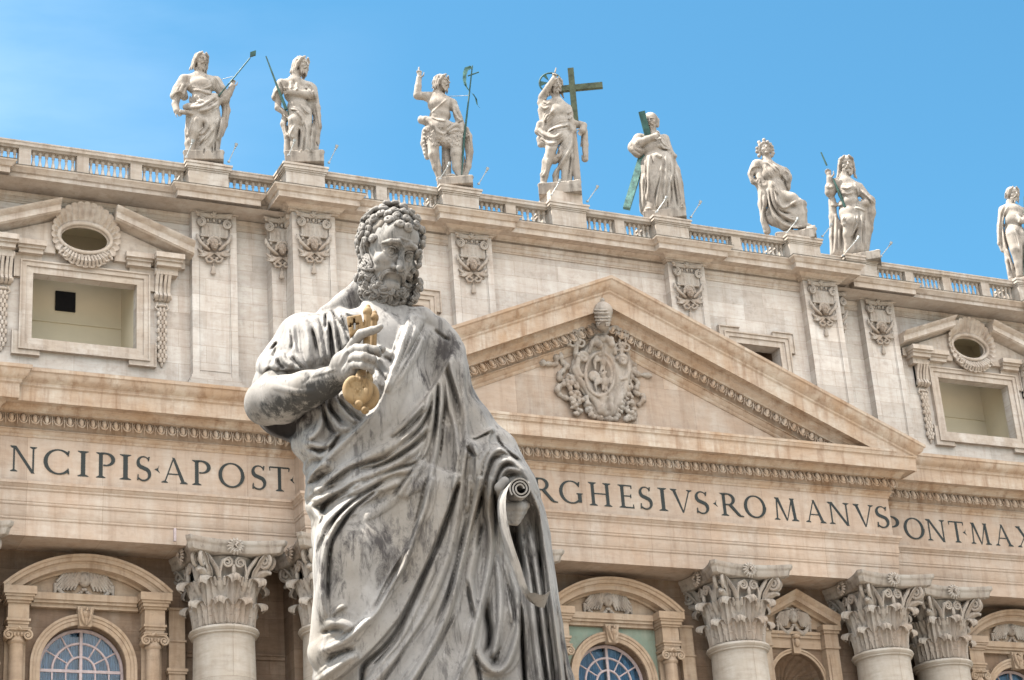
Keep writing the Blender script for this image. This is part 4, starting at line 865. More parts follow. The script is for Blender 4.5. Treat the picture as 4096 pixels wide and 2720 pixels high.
class Carve:
    """A standing figure's own frame: X to the viewer's right, Y away, Z up. pt() turns a measured picture
    position (u, v in the photograph, d metres behind the figure's axis plane) into metres in that frame."""
    def __init__(s, base, origin=(0, 0), sc=1.0, flat=False):
        s.base = np.array(base, float); f = s.base[:2] - CAM[:2]; s.D = np.linalg.norm(f); f /= s.D
        s.rz = math.atan2(-f[0], f[1]); s.A = np.array([[f[1], -f[0], 0], [f[0], f[1], 0], [0, 0, 1]])   # rows: local axes in world
        if flat: s.A = np.eye(3); s.rz = 0
        s.C = s.A @ (CAM - s.base); s.Rl = s.A @ ROT; s.o = origin; s.sc = sc
        s.ppm = FPX / s.D * 1.0
    def pt(s, u, v, d=0.0):
        U, V = s.o[0] + u * s.sc, s.o[1] + v * s.sc
        r = s.Rl @ np.array([(U - 2048) / FPX, -(V - 1360) / FPX, -1.0]); return s.C + r * (d - s.C[1]) / r[1]
    def uv(s, X, Y, Z):
        """metres -> picture position (crop pixels), vectorised"""
        x, y, z = X - s.C[0], Y - s.C[1], Z - s.C[2]; Rl = s.Rl
        a = x * Rl[0][0] + y * Rl[1][0] + z * Rl[2][0]; b = x * Rl[0][1] + y * Rl[1][1] + z * Rl[2][1]; c = -(x * Rl[0][2] + y * Rl[1][2] + z * Rl[2][2])
        return ((2048 + FPX * a / c) - s.o[0]) / s.sc, ((1360 - FPX * b / c) - s.o[1]) / s.sc
    def setup(s, lo, hi, h):
        p = s.pt(*[(lo[i] + hi[i]) / 2 for i in (0, 1)]); q = s.pt((lo[0] + hi[0]) / 2 + 10, (lo[1] + hi[1]) / 2); s.k = np.linalg.norm(q - p) / 10   # metres per crop pixel
        P = [s.pt(u, v, d) for u in (lo[0], hi[0]) for v in (lo[1], hi[1]) for d in (lo[2], hi[2])]; P = np.array(P)
        s.V = Vol(P.min(0), P.max(0), h); s.V.F[:] = 1; return s
    # primitives in picture units: points (u, v, d, r)
    def c(s, *pts, k=6, q=1.0, mode='add'):
        P = [s.pt(p[0], p[1], p[2]) for p in pts]; Rr = [p[3] * s.k for p in pts]; s.V.chain(P, Rr, k * s.k, q, mode)
    def e(s, u, v, d, ru, rv, rd=None, k=6, tilt=0, mode='add'):
        a = R(-tilt); rot = [[math.cos(a), 0, -math.sin(a)], [0, 1, 0], [math.sin(a), 0, math.cos(a)]]
        s.V.ell(s.pt(u, v, d), (ru * s.k, (rd if rd is not None else ru) * s.k, rv * s.k), k * s.k, rot, mode)
    def relief(s, lines, res=1.0, amp=1.0, broad=1.0, edge=4, open_v=(), gamp=1.0, companions=0, comp_h=.42):
        """carve folds: lines = (kind, width, height, [(u, v), ...]); 'r' rounded ridge, 'g' groove, 's' step whose left side (walking along) is raised.
        The fold heights are laid over the whole figure as a displacement of its surface, so they are real depth."""
        if companions:      # finer pleats running beside every main fold
            extra = []
            for kind, w, h, pts in lines:
                if kind != 'r' or len(pts) < 3: continue
                for sg_ in (-1, 1):
                    q = []
                    for i, p in enumerate(pts):
                        a, b = pts[max(i - 1, 0)], pts[min(i + 1, len(pts) - 1)]; l_ = math.hypot(b[0] - a[0], b[1] - a[1]) + 1e-6; o_ = sg_ * w * companions * (1 + .35 * math.sin(i * 1.7 + pts[0][0]))
                        q.append((p[0] - (b[1] - a[1]) / l_ * o_, p[1] + (b[0] - a[0]) / l_ * o_))
                    extra.append(('r', w * .42, h * comp_h, q))
            lines = list(lines) + extra
        us = [p[0] for l in lines for p in l[3]]; vs = [p[1] for l in lines for p in l[3]]; mg = max(l[1] for l in lines) * 2 + 4
        u0, u1, v0, v1 = min(us) - mg, max(us) + mg, min(vs) - mg, max(vs) + mg; nu, nv = int((u1 - u0) / res) + 2, int((v1 - v0) / res) + 2
        H = np.zeros((nu, nv), np.float32); G = np.zeros((nu, nv), np.float32); T = np.zeros((nu, nv), np.float32)
        for kind, w, h, pts in lines:
            o0, o1 = [any(a <= p[1] <= b for a, b in open_v) for p in (pts[0], pts[-1])]; pts = list(pts)
            def ext(p, q): l_ = math.hypot(p[0] - q[0], p[1] - q[1]) + 1e-6; return (p[0] + (p[0] - q[0]) / l_ * 45, p[1] + (p[1] - q[1]) / l_ * 45)
            if o0: pts = [ext(pts[0], pts[1])] + pts
            if o1: pts = pts + [ext(pts[-1], pts[-2])]
            LN = sum(math.hypot(p[0] - q[0], p[1] - q[1]) for p, q in zip(pts, pts[1:])) / 225
            P = smooth_line(pts, 3); n = len(P); cum = np.linspace(0, 1, n)
            dmin = np.full((nu, nv), 1e9, np.float32); tt = np.zeros((nu, nv), np.float32); sg = np.zeros((nu, nv), np.float32); W = w * (2.6 if kind == 's' else max(1.4, broad))
            for i in range(n - 1):
                a, b = P[i], P[i + 1]; x0, x1 = sorted((a[0], b[0])); y0, y1 = sorted((a[1], b[1]))
                i0, i1 = max(0, int((x0 - W - u0) / res)), min(nu, int((x1 + W - u0) / res) + 2); j0, j1 = max(0, int((y0 - W - v0) / res)), min(nv, int((y1 + W - v0) / res) + 2)
                if i1 <= i0 or j1 <= j0: continue
                U = (u0 + res * np.arange(i0, i1))[:, None] - a[0]; Vv = (v0 + res * np.arange(j0, j1))[None, :] - a[1]; bx, by = b[0] - a[0], b[1] - a[1]; L = bx * bx + by * by + 1e-9
                t = np.clip((U * bx + Vv * by) / L, 0, 1); d = np.hypot(U - bx * t, Vv - by * t); S_ = np.sign(bx * Vv - by * U)
                sub = dmin[i0:i1, j0:j1]; m = d < sub; sub[m] = d[m]; tt[i0:i1, j0:j1][m] = (cum[i] + (cum[i + 1] - cum[i]) * t)[m]; sg[i0:i1, j0:j1][m] = S_[m]
            tt[dmin > 1e8] = 0; e_ = np.minimum(tt * (max(LN, 1) if o0 else 1), (1 - tt) * (max(LN, 1) if o1 else 1)); e_[dmin > 1e8] = 0
            if kind == 'r':       # rounded crest on a broad foot, so neighbouring folds meet in sharp valleys
                taper = np.clip(e_ * 5, 0, 1) ** .7; x = np.clip(dmin / w, 0, 1); y = np.clip(dmin / (w * broad), 0, 1)
                if companions and h * w < 150 * (1 / s.sc if s.sc > .9 else 1) and w < 9: N_ = h * taper * np.clip(1 - x, 0, 1); H = np.maximum(H, N_ + H * .92 * (N_ > 0)); continue
                H = np.maximum(H, h * taper * ((.45 if broad > 1.1 else 1) * np.sqrt(np.clip(1 - x * x, 0, 1)) + (.55 if broad > 1.1 else 0) * (1 - y) ** 1.15))
            elif kind == 'g':
                taper = np.clip(e_ * 3.5, 0, 1); x = np.clip(dmin / (w * 1.35), 0, 1); G = np.maximum(G, h * .8 * taper * (1 - x) ** 1.5)
            else:   # step: raised to one side, sharp edge, fading away from it
                taper = np.clip(e_ * 6, 0, 1) ** .6; sd = -sg * dmin; T = np.maximum(T, h * taper * np.clip(1 - np.maximum(sd, 0) / W, 0, 1) ** .8 * np.clip((sd + edge) / (2 * edge), 0, 1) * (dmin < 1e8))
        D = (H + T - G * gamp) * amp * s.k
        V = s.V; F = V.F; X, Y, Z = np.meshgrid(*V.ax, indexing='ij', sparse=True)
        for i0 in range(0, V.n[0], 24):
            sl = slice(i0, min(i0 + 24, V.n[0])); Fs = F[sl]; near = Fs < .2
            if not near.any(): continue
            u, v = s.uv(X[sl], Y, Z); fi = np.clip((u - u0) / res, 0, nu - 1.001); fj = np.clip((v - v0) / res, 0, nv - 1.001); i = fi.astype(np.int32); j = fj.astype(np.int32); fi -= i; fj -= j
            d = (D[i, j] * (1 - fi) + D[i + 1, j] * fi) * (1 - fj) + (D[i, j + 1] * (1 - fi) + D[i + 1, j + 1] * fi) * fj
            F[sl] = np.where(near, Fs - d, Fs)
    def build(s, name, mat, parent):
        return link(name, s.V.mesh(name, mat), parent)
def smooth_line(pts, sub=3):
    P = [np.array(p, float) for p in pts]
    if len(P) < 3: return [P[0] + (P[-1] - P[0]) * i / 6 for i in range(7)]
    out = []; Q = [2 * P[0] - P[1]] + P + [2 * P[-1] - P[-2]]
    for i in range(1, len(Q) - 2):
        for j in range(sub + 1):
            t = j / (sub + 1); a, b, c, d = Q[i - 1:i + 3]; out.append(.5 * ((2 * b) + (c - a) * t + (2 * a - 5 * b + 4 * c - d) * t * t + (3 * b - a - 3 * c + d) * t ** 3))
    out.append(P[-1]); return out
# ================================================================ statues on the balustrade
def head(F, u, v, h, yaw=0, pitch=0, d=0, beard=.0, hair=1, long=0, roll=0):
    """head of height h crop pixels centred on (u, v); yaw>0 looks to the viewer's right, pitch>0 looks down"""
    k = F.k; O = F.pt(u, v, d); cy, sy, cp, sp = math.cos(R(yaw)), math.sin(R(yaw)), math.cos(R(pitch)), math.sin(R(pitch)); cr, sr = math.cos(R(roll)), math.sin(R(roll))
    def w(x, y, z):
        x, z = x * cr + z * sr, -x * sr + z * cr
        y, z = y * cp + z * sp, -y * sp + z * cp
        return O + np.array((x * cy + y * sy, -(y * cy - x * sy), z)) * h * k
    rot = np.array([[cy, sy, 0], [sy, -cy, 0], [0, 0, 1]]).T
    V = F.V; m = h * k
    V.ell(w(0, -.08, .12), (.33 * m, .42 * m, .38 * m), .05 * m, rot); V.ell(w(0, .10, -.10), (.27 * m, .28 * m, .38 * m), .06 * m, rot)
    for s in (-1, 1):
        V.ell(w(s * .14, .37, .02), (.075 * m, .05 * m, .045 * m), .03 * m, None, 'cut'); V.ell(w(s * .13, .33, .0), (.05 * m, .05 * m, .03 * m), .01 * m)
        V.cap(w(s * .05, .39, .09), w(s * .22, .30, .07), .035 * m, .03 * m, .03 * m); V.ell(w(s * .17, .26, -.12), (.09 * m, .08 * m, .08 * m), .06 * m)
    V.cap(w(0, .40, .06), w(0, .50, -.12), .03 * m, .055 * m, .03 * m)
    V.cap(w(-.08, .40, -.23), w(.08, .40, -.23), .022 * m, .022 * m, .02 * m); V.cap(w(-.06, .39, -.29), w(.06, .39, -.29), .022 * m, .022 * m, .02 * m); V.cap(w(-.07, .43, -.26), w(.07, .43, -.26), .01 * m, .01 * m, .01 * m, 1, 'cut')
    V.ell(w(0, .33, -.40), (.11 * m, .08 * m, .08 * m), .05 * m)
    rnd = random.Random(int(u))
    if beard:
        for i in range(26):
            a = rnd.uniform(-1, 1); z = rnd.uniform(-.62, -.30) * (1 if True else 1); b = w(a * .26, .36 - .16 * abs(a) - .05 * rnd.random(), -.30 - .1 * (1 - abs(a))); V.cap(b, w(a * .24 + rnd.uniform(-.05, .05), .38 - .2 * abs(a), z - beard * (1 - abs(a) * .6)), .055 * m, .03 * m, .015 * m)
        V.cap(w(-.04, .43, -.20), w(-.18, .36, -.32), .045 * m, .03 * m, .02 * m); V.cap(w(.04, .43, -.20), w(.18, .36, -.32), .045 * m, .03 * m, .02 * m)
    if hair:
        V.ell(w(0, -.12, .14), (.37 * m, .42 * m, .40 * m), .03 * m, rot)
        V.ell(w(0, .44, -.02), (.24 * m, .2 * m, .24 * m), .03 * m, rot, 'cut') if False else None
        for i in range(34):
            a = rnd.uniform(-2.5, 2.5) + math.pi; el = rnd.uniform(-.1, 1.3); x, y, z = .38 * math.cos(el) * math.sin(a), -.10 + .42 * math.cos(el) * math.cos(a) * (1 if math.cos(a) < 0 else .85), .12 + .40 * math.sin(el)
            V.cap(w(x, y, z), w(x * 1.05, y - .05, z - .22), .05 * m, .035 * m, .02 * m)
        for s in (-1, 1): V.chain([w(s * .12, .34, .38), w(s * .28, .24, .25), w(s * .34, .10, .0), w(s * .33, .0, -.2)], [.06 * m, .075 * m, .075 * m, .06 * m], .03 * m)
    if long:
        for s in (-1, 1):
            for j in range(3): V.chain([w(s * .34, .05 - j * .14, .05), w(s * .38, -.02 - j * .14, -.3), w(s * (.36 + .08 * j), -.05 - j * .12, -.45 - long)], [.08 * m, .075 * m, .04 * m], .02 * m)
        V.ell(w(0, -.25, -.25), (.32 * m, .2 * m, .4 * m), .05 * m, rot)
def figure(name, base, origin, sc, lo, hi, label, h=.025):
    F = Carve(base, origin, sc).setup(lo, hi, h); F.root = empty(name, base, F.rz)
    tag(F.root, label, 'statue', 'stone statues standing on the balustrade'); return F
def hand(F, u, v, d, ang, L, curl=.3, r=None, k=2, spread=.1, point=False):
    """five-fingered hand; ang: direction of the fingers in the picture, degrees, 90 = up"""
    ca, sa = math.cos(R(ang)), -math.sin(R(ang)); px, py = -sa, ca; w = L * .42
    F.c((u, v, d, L * .22), (u + ca * L * .45, v + sa * L * .45, d, L * .25), k=L * .15, q=.7)
    for i, (o, l) in enumerate(((-.9, .72), (-.35, .85), (.2, .82), (.75, .62))):
        bx, by = u + ca * L * .5 + px * o * w * .6, v + sa * L * .5 + py * o * w * .6; l *= L * .62
        if point and i != 3: cl = 1.1
        else: cl = curl if not point else .05
        F.c((bx, by, d, L * .085), (bx + ca * l * .5 * (1 - cl * .3) + px * o * l * spread, by + sa * l * .5 * (1 - cl * .3) + py * o * l * spread, d - cl * l * .3 * F.k, L * .075),
            (bx + ca * l * (1 - cl * .8), by + sa * l * (1 - cl * .8), d - cl * l * .9 * F.k, L * .06), k=L * .03)
    F.c((u + px * w * .3, v + py * w * .3, d - L * .1 * F.k, L * .09), (u + px * w * 1.1 + ca * L * .3, v + py * w * 1.1 + sa * L * .3, d - L * .25 * F.k, L * .08), (u + px * w * 1.2 + ca * L * .6, v + py * w * 1.2 + sa * L * .6, d - L * .3 * F.k, L * .06), k=L * .05)
def rod(F, pts, r, name, mat='bronze', label=None, seg=8):
    o = MB().tube([F.pt(*p) for p in pts], [q * F.k for q in r] if not np.isscalar(r) else r * F.k, seg).build(name, M[mat], F.root, smooth=60)
    if label: o['label'] = label
    return o
def slab(F, u0, u1, v, vb, d0=-.55, d1=.6):
    a, b = F.pt(u0, v, 0), F.pt(u1, v, 0); z = min(a[2], b[2]); zb = F.pt((u0 + u1) / 2, vb, 0)[2]
    c = np.array(((a[0] + b[0]) / 2, (d0 + d1) / 2, (z + zb) / 2)); F.V.box(c, (abs(b[0] - a[0]) / 2, (d1 - d0) / 2, abs(z - zb) / 2), .02, None, .02)
    for i in range(6):
        t = (i + .5) / 6; F.V.ell((a[0] + (b[0] - a[0]) * t, d0 + .25 + .3 * ((i * 7) % 5) / 5, z), (.2, .22, .05), .08)
S_ = .3189
yP = .30
def stdone(F):
    o = F.build('body', M['roofst'], F.root); return o

# --- 1: bearded man with halberd and book
F = figure('saint_statue', (-18.0, 1.5, 47.0), (660, 180), S_, (40, 50, -.9), (960, 1520, .9), 'bearded long-haired stone statue holding a green spear and, at his hip, a book')
head(F, 452, 200, 235, 28, 8, -.05, .12, 1, .12)
F.c((430, 320, 0, 55), (430, 400, .02, 70), k=20)
F.c((255, 440, .05, 72), (420, 430, .05, 90), (630, 460, .05, 70), k=40, q=.8); F.e(440, 520, 0, 165, 130, 120, k=40); F.e(450, 690, .02, 150, 130, 110, k=40); F.e(470, 830, .03, 185, 110, 125, k=40)
F.c((240, 440, .0, 74), (170, 560, -.02, 72), (125, 640, -.02, 55), k=25); F.c((190, 560, 0, 60), (240, 650, .0, 50), k=20); F.c((165, 600, -.02, 50), (128, 745, -.08, 44), (150, 830, -.22, 42), k=12)
hand(F, 150, 830, -.25, -50, 95, .5); F.V.box(F.pt(285, 850, -.32), (105 * F.k, 28 * F.k, 22 * F.k), 0, [[1, 0, .12], [0, 1, 0], [-.12, 0, 1]], .01)
F.c((640, 460, .08, 68), (700, 560, .05, 66), (755, 680, .0, 62), k=25); F.c((745, 690, -.02, 55), (800, 610, -.08, 46), (845, 520, -.15, 38), k=12); hand(F, 845, 520, -.16, 80, 110, .6)
F.c((400, 840, -.05, 95), (425, 970, -.22, 82), (375, 1100, -.20, 68), (330, 1220, -.12, 56), (330, 1330, -.05, 46), k=30); F.e(300, 1360, -.2, 70, 28, 45, k=10)
F.c((330, 880, .05, 70), (295, 1080, .1, 45), (285, 1240, .1, 36), (300, 1370, .08, 40), k=25)
F.c((560, 840, .02, 130), (590, 1050, .02, 130), (540, 1250, .05, 118), (530, 1370, .08, 130), k=40); F.c((640, 1000, .1, 90), (620, 1370, .12, 60), k=30)
F.c((740, 690, .15, 60), (770, 820, .22, 50), (740, 1000, .22, 46), (700, 1120, .18, 40), k=25, q=.7)
F.c((260, 780, -.2, 40), (380, 790, -.3, 55), (480, 740, -.3, 50), (640, 640, -.22, 34), k=15); F.c((300, 770, -.2, 45), (460, 820, -.32, 55), (600, 790, -.25, 50), (690, 700, -.1, 40), k=20)
F.e(430, 870, -.28, 60, 40, 30, k=15); F.c((620, 630, -.25, 30), (660, 690, -.2, 34), k=10)
F.c((470, 900, .25, 150), (480, 1370, .25, 150), k=30, q=.7); slab(F, 235, 735, 1385, 1500)
F.relief([('r', 26, 20, [(330, 570), (420, 560), (520, 590), (600, 600)]), ('r', 18, 15, [(330, 520), (430, 545), (520, 540), (600, 500)]), ('r', 22, 16, [(250, 470), (200, 560), (180, 630)]), ('r', 20, 16, [(300, 480), (250, 580), (240, 680)]), ('r', 16, 12, [(140, 590), (200, 600), (240, 660)]),
          ('r', 24, 22, [(300, 780), (420, 770), (520, 720), (640, 640)]), ('r', 24, 20, [(400, 830), (540, 800), (660, 720)]), ('g', 12, 18, [(520, 780), (600, 740), (660, 690)]), ('r', 22, 22, [(500, 900), (540, 1000), (500, 1080), (440, 1130)]), ('r', 24, 24, [(620, 1020), (540, 1130), (440, 1220)]), ('g', 14, 22, [(560, 1100), (480, 1200), (420, 1290)]),
          ('r', 18, 18, [(680, 880), (640, 1030), (600, 1180), (540, 1280)]), ('r', 18, 18, [(720, 900), (690, 1080), (660, 1200)]), ('g', 12, 26, [(700, 900), (665, 1060), (630, 1200)]), ('g', 14, 26, [(630, 1200), (620, 1370)]), ('g', 12, 24, [(500, 1290), (480, 1380)]), ('g', 12, 24, [(590, 1260), (590, 1370)]), ('r', 16, 16, [(430, 620), (440, 690), (520, 720)]), ('r', 16, 14, [(370, 610), (400, 690), (490, 740)]), ('g', 14, 20, [(340, 600), (320, 700)]),
          ('r', 20, 18, [(340, 900), (300, 1060), (280, 1150)]), ('g', 12, 20, [(480, 960), (490, 1060)]), ('r', 16, 14, [(640, 400), (690, 480), (720, 560)]), ('r', 14, 14, [(580, 400), (600, 500), (610, 600)]), ('g', 10, 16, [(760, 740), (770, 860), (740, 1000)]), ('s', 26, 14, [(90, 690), (130, 610), (190, 590), (240, 640)])], amp=1.7, broad=2.2, edge=8, companions=1.7, comp_h=.3)
stdone(F); rod(F, [(672, 640, -.32), (885, 385, -.32), (1065, 165, -.32)], 9, 'spear_shaft')
mb = MB(); P = [F.pt(*p, -.32) for p in ((1066, 152), (1068, 95), (1142, 70), (1138, 128))]; mb.add([p + np.array((0, -.05, 0)) for p in P] + [p + np.array((0, .05, 0)) for p in P], [(0, 1, 2, 3), (7, 6, 5, 4), (0, 4, 5, 1), (1, 5, 6, 2), (2, 6, 7, 3), (3, 7, 4, 0)]); mb.build('spear_head', M['bronze'], F.root)
rod(F, [(850, 395, -.2), (770, 415, -.1), (690, 437, 0)], 4, 'wire', 'lampgrey')

# --- 2: long-haired man with forearm across the chest, staff at his side
F = figure('saint_statue', (-13.68, .35, 47.0), (1040, 190), S_, (110, 70, -.9), (860, 1460, .9), 'long-haired stone statue with one arm folded over his chest, green staff at his shoulder')
head(F, 520, 225, 240, 48, 6, 0, .03, 1, .10)
F.c((445, 330, .03, 60), (430, 430, .03, 75), k=20)
F.c((270, 460, .02, 62), (440, 460, .03, 95), (610, 500, .06, 75), k=40, q=.8); F.e(450, 590, .02, 150, 130, 110, k=40); F.e(480, 740, .02, 140, 110, 105, k=40); F.e(480, 860, .02, 160, 110, 115, k=40)
F.c((265, 450, 0, 58), (230, 560, 0, 58), (195, 630, 0, 50), k=20); F.c((230, 640, 0, 45), (225, 760, -.05, 40), (310, 820, -.15, 36), k=12); hand(F, 300, 820, -.18, -20, 90, .5)
F.c((630, 500, .05, 62), (650, 600, -.0, 62), k=20); F.c((630, 600, -.18, 58), (480, 575, -.32, 50), (370, 560, -.34, 40), k=14); hand(F, 380, 560, -.36, 180, 100, .4)
F.c((440, 860, -.1, 95), (430, 930, -.25, 78), (430, 1080, -.18, 64), (440, 1220, -.08, 52), (430, 1320, -.05, 40), k=30); F.e(395, 1330, -.2, 42, 28, 60, k=10)
F.c((330, 880, .05, 60), (300, 960, .08, 42), (345, 1130, .08, 40), (330, 1320, .05, 34), k=25); F.c((560, 860, .03, 120), (590, 1060, .04, 110), (560, 1310, .05, 110), k=40)
F.c((660, 520, .15, 60), (700, 760, .22, 56), (710, 1000, .22, 58), (700, 1180, .2, 46), (690, 1310, .18, 42), k=30, q=.8); F.c((620, 700, .2, 60), (640, 1300, .2, 60), k=30, q=.8)
F.c((500, 900, .25, 140), (520, 1320, .25, 150), k=30, q=.7); F.c((390, 900, .2, 60), (410, 1320, .2, 70), k=30, q=.7); slab(F, 310, 800, 1350, 1500)
F.relief([('r', 16, 15, [(380, 420), (390, 520)]), ('r', 16, 15, [(460, 430), (465, 540)]), ('r', 16, 14, [(250, 400), (280, 460), (320, 540)]), ('r', 18, 16, [(170, 650), (190, 560), (260, 500)]), ('r', 20, 18, [(350, 760), (450, 790), (540, 900), (520, 980)]), ('g', 12, 20, [(380, 790), (480, 800)]), ('g', 16, 30, [(640, 700), (660, 900), (630, 1080), (625, 1200)]),
          ('r', 18, 18, [(690, 700), (730, 860), (760, 1020)]), ('g', 10, 18, [(680, 830), (670, 1040)]), ('r', 18, 20, [(560, 900), (590, 1060), (580, 1300)]), ('r', 16, 18, [(480, 980), (530, 1090), (520, 1300)]), ('g', 16, 34, [(500, 980), (490, 1150), (490, 1320)]), ('g', 12, 24, [(560, 1110), (540, 1320)]), ('r', 16, 16, [(420, 1140), (380, 1080), (440, 960)]), ('r', 14, 14, [(640, 1110), (640, 1320)]), ('g', 12, 22, [(350, 900), (330, 1010)]),
          ('r', 16, 14, [(300, 900), (320, 1050), (350, 1130)]), ('r', 16, 14, [(560, 490), (620, 530), (660, 620)]), ('r', 16, 14, [(570, 450), (640, 470), (680, 560), (700, 660)]), ('g', 10, 14, [(420, 400), (430, 470)]), ('r', 14, 14, [(500, 700), (560, 780), (620, 830)]), ('g', 10, 20, [(700, 1180), (730, 1250)])], amp=1.7, broad=2.2, edge=8, companions=1.7, comp_h=.3)
stdone(F); rod(F, [(75, 110, -.3), (210, 470, -.35), (330, 780, -.35)], [8, 14, 22], 'staff')
rod(F, [(345, 790, -.36), (365, 850, -.34), (345, 920, -.3)], 6, 'staff_tip')

# --- 3: young man in fleece with banner
F = figure('saint_statue', (-5.81, .35, 47.0), (1620, 240), S_, (60, 40, -.8), (900, 1570, .9), 'bare-chested stone statue in a fleece skirt raising one finger, thin banner cross beside him')
head(F, 462, 285, 225, 60, 4, 0, .04, 1, .05)
F.c((410, 380, .03, 55), (400, 450, .03, 70), k=20)
F.c((290, 470, .02, 62), (430, 500, .02, 90), (590, 545, .04, 66), k=40, q=.85); F.e(430, 570, 0, 150, 120, 110, k=35, tilt=20); F.e(440, 700, .02, 135, 110, 105, k=40); F.e(450, 850, .02, 170, 110, 115, k=35)
F.c((300, 455, .0, 58), (160, 450, -.02, 50), k=16); F.c((155, 440, -.02, 52), (165, 330, -.05, 42), (175, 230, -.08, 34), k=14); hand(F, 178, 225, -.1, 88, 115, .5, point=False); F.c((170, 150, -.12, 13), (175, 95, -.12, 10), k=4)
F.c((600, 560, .05, 58), (650, 680, .02, 50), (690, 790, -.05, 46), k=14); F.c((690, 780, -.05, 52), (720, 900, -.12, 44), k=14); hand(F, 740, 900, -.15, -60, 90, .6)
F.e(200, 750, .0, 42, 55, 40, k=14); F.c((260, 760, -.02, 60), (420, 850, -.05, 80), (640, 850, -.05, 60), k=25); F.c((290, 900, 0, 75), (330, 1000, 0, 60), k=20); F.c((400, 950, 0, 90), (540, 1040, -.05, 70), k=20); F.c((620, 930, .0, 80), (610, 1010, .0, 75), k=20)
F.c((350, 1000, .0, 78), (360, 1190, -.08, 66), (400, 1350, .0, 54), (430, 1480, .02, 34), k=22); F.c((650, 1000, .0, 90), (645, 1180, -.1, 74), (655, 1350, -.02, 60), (690, 1470, 0, 40), k=22)
F.c((250, 900, .15, 40), (235, 1050, .2, 40), (280, 1220, .2, 34), k=15); F.c((520, 1080, .3, 60), (520, 1460, .3, 60), k=20); F.e(570, 1460, -.15, 70, 30, 50, k=12); F.c((690, 1470, -.0, 36), (760, 1510, -.15, 30), k=10)
F.c((720, 850, .12, 55), (790, 960, .2, 50), (800, 1150, .22, 52), (780, 1330, .22, 50), (740, 1470, .18, 40), k=25, q=.8); F.c((770, 870, .1, 34), (800, 960, .15, 34), k=10)
slab(F, 400, 850, 1505, 1620)
L = [('r', 12, 10, [(540, 480), (430, 570), (320, 670)]), ('s', 26, 16, [(320, 720), (420, 760), (520, 775)]), ('r', 22, 18, [(270, 730), (360, 840), (480, 920), (600, 830), (680, 790)]), ('g', 12, 18, [(520, 860), (590, 800)]), ('r', 18, 16, [(520, 930), (610, 880), (690, 880)]), ('r', 16, 16, [(590, 600), (640, 700), (700, 760)]), ('r', 16, 14, [(650, 560), (670, 650), (730, 740)]), ('g', 12, 22, [(590, 600), (600, 780)]), ('g', 12, 20, [(650, 800), (740, 760)]),
     ('g', 12, 24, [(480, 1210), (500, 1340), (490, 1450)]), ('g', 12, 24, [(740, 1080), (760, 1250), (720, 1440)]), ('r', 14, 14, [(800, 900), (840, 1100), (830, 1300)])]
rr = random.Random(4)
for i in range(90):
    u, v = rr.uniform(250, 700), rr.uniform(820, 1070)
    if v < 800 + abs(u - 470) * .25: continue
    L.append(('r', 9, 9, [(u, v), (u + rr.uniform(-8, 8), v + 26)]))
for i in range(7): L.append(('r', 12, 10, [(230, 860 + i * 50), (250, 880 + i * 50)]))
F.relief(L, amp=1.3, broad=1.8, edge=8); stdone(F); rod(F, [(712, 1440, -.25), (740, 1000, -.28), (800, 480, -.3), (845, 70, -.3)], [7, 15, 10, 8], 'banner_staff'); rod(F, [(790, 200, -.32), (925, 152, -.28)], 9, 'banner_crossbar'); rod(F, [(800, 445, -.3), (680, 450, -.15), (540, 455, 0)], 4, 'wire', 'lampgrey')
bn = MB(); P = [(835, 85, 30), (770, 110, 34), (750, 170, 36), (745, 250, 36), (760, 320, 34), (800, 380, 28), (850, 420, 28), (890, 480, 24), (905, 560, 14), (945, 605, 3)]
rows = [[F.pt(u - w * .6, v - w * .5, -.36 - .06 * math.sin(i * 1.4)), F.pt(u, v, -.30 + .07 * math.cos(i * 1.7)), F.pt(u + w * .6, v + w * .5, -.34 + .05 * math.sin(i))] for i, (u, v, w) in enumerate(P)]
bn.grid(rows); n = len(bn.v); bn.grid([[p + np.array((0, .025, 0)) for p in r] for r in rows], flip=True); bn.build('banner', M['verdigris'], F.root, smooth=80)

# --- 4: the figure in the middle, arm raised in blessing, big cross and halo
F = figure('saint_statue', (0, .35, 47.3), (2120, 250), .3825, (20, 30, -.9), (640, 1400, .9), 'tallest stone statue over the gable, raised hand, pierced halo ring and a big weathered cross')
head(F, 275, 245, 175, 18, 5, 0, .06, 1, .18)
F.c((270, 340, .03, 42), (280, 400, .03, 55), k=16); F.c((170, 440, .0, 52), (290, 440, .0, 68), (400, 490, .02, 48), k=30, q=.85); F.e(290, 520, 0, 115, 110, 85, k=30, tilt=-6); F.e(310, 640, 0, 100, 90, 80, k=30); F.e(300, 770, .0, 135, 90, 95, k=30)
F.c((160, 440, .0, 58), (130, 380, -.05, 46), k=16); F.c((130, 360, -.08, 44), (190, 260, -.25, 34), (245, 175, -.35, 27), k=10); hand(F, 245, 180, -.36, 72, 90, .8); F.c((262, 100, -.38, 9), (272, 60, -.38, 7), k=3); F.c((110, 420, 0, 36), (170, 500, -.02, 60), (190, 600, .0, 60), (150, 700, .02, 60), k=16); F.c((400, 520, .08, 60), (410, 640, .1, 70), (430, 760, .1, 60), k=20); F.c((120, 500, .02, 40), (140, 600, .05, 40), k=16)
F.c((400, 490, .05, 46), (430, 560, .05, 44), k=12); F.c((470, 640, .05, 44), (560, 660, .05, 36), (550, 720, -.1, 36), k=12); hand(F, 545, 700, -.12, -120, 85, .6)
F.c((110, 650, -.05, 44), (90, 720, -.05, 40), (160, 790, -.15, 40), (290, 800, -.2, 34), (350, 740, -.2, 30), (400, 670, -.15, 34), (450, 720, -.1, 34), k=12); F.c((100, 800, 0, 34), (110, 860, 0, 28), (220, 850, -.1, 40), k=14)
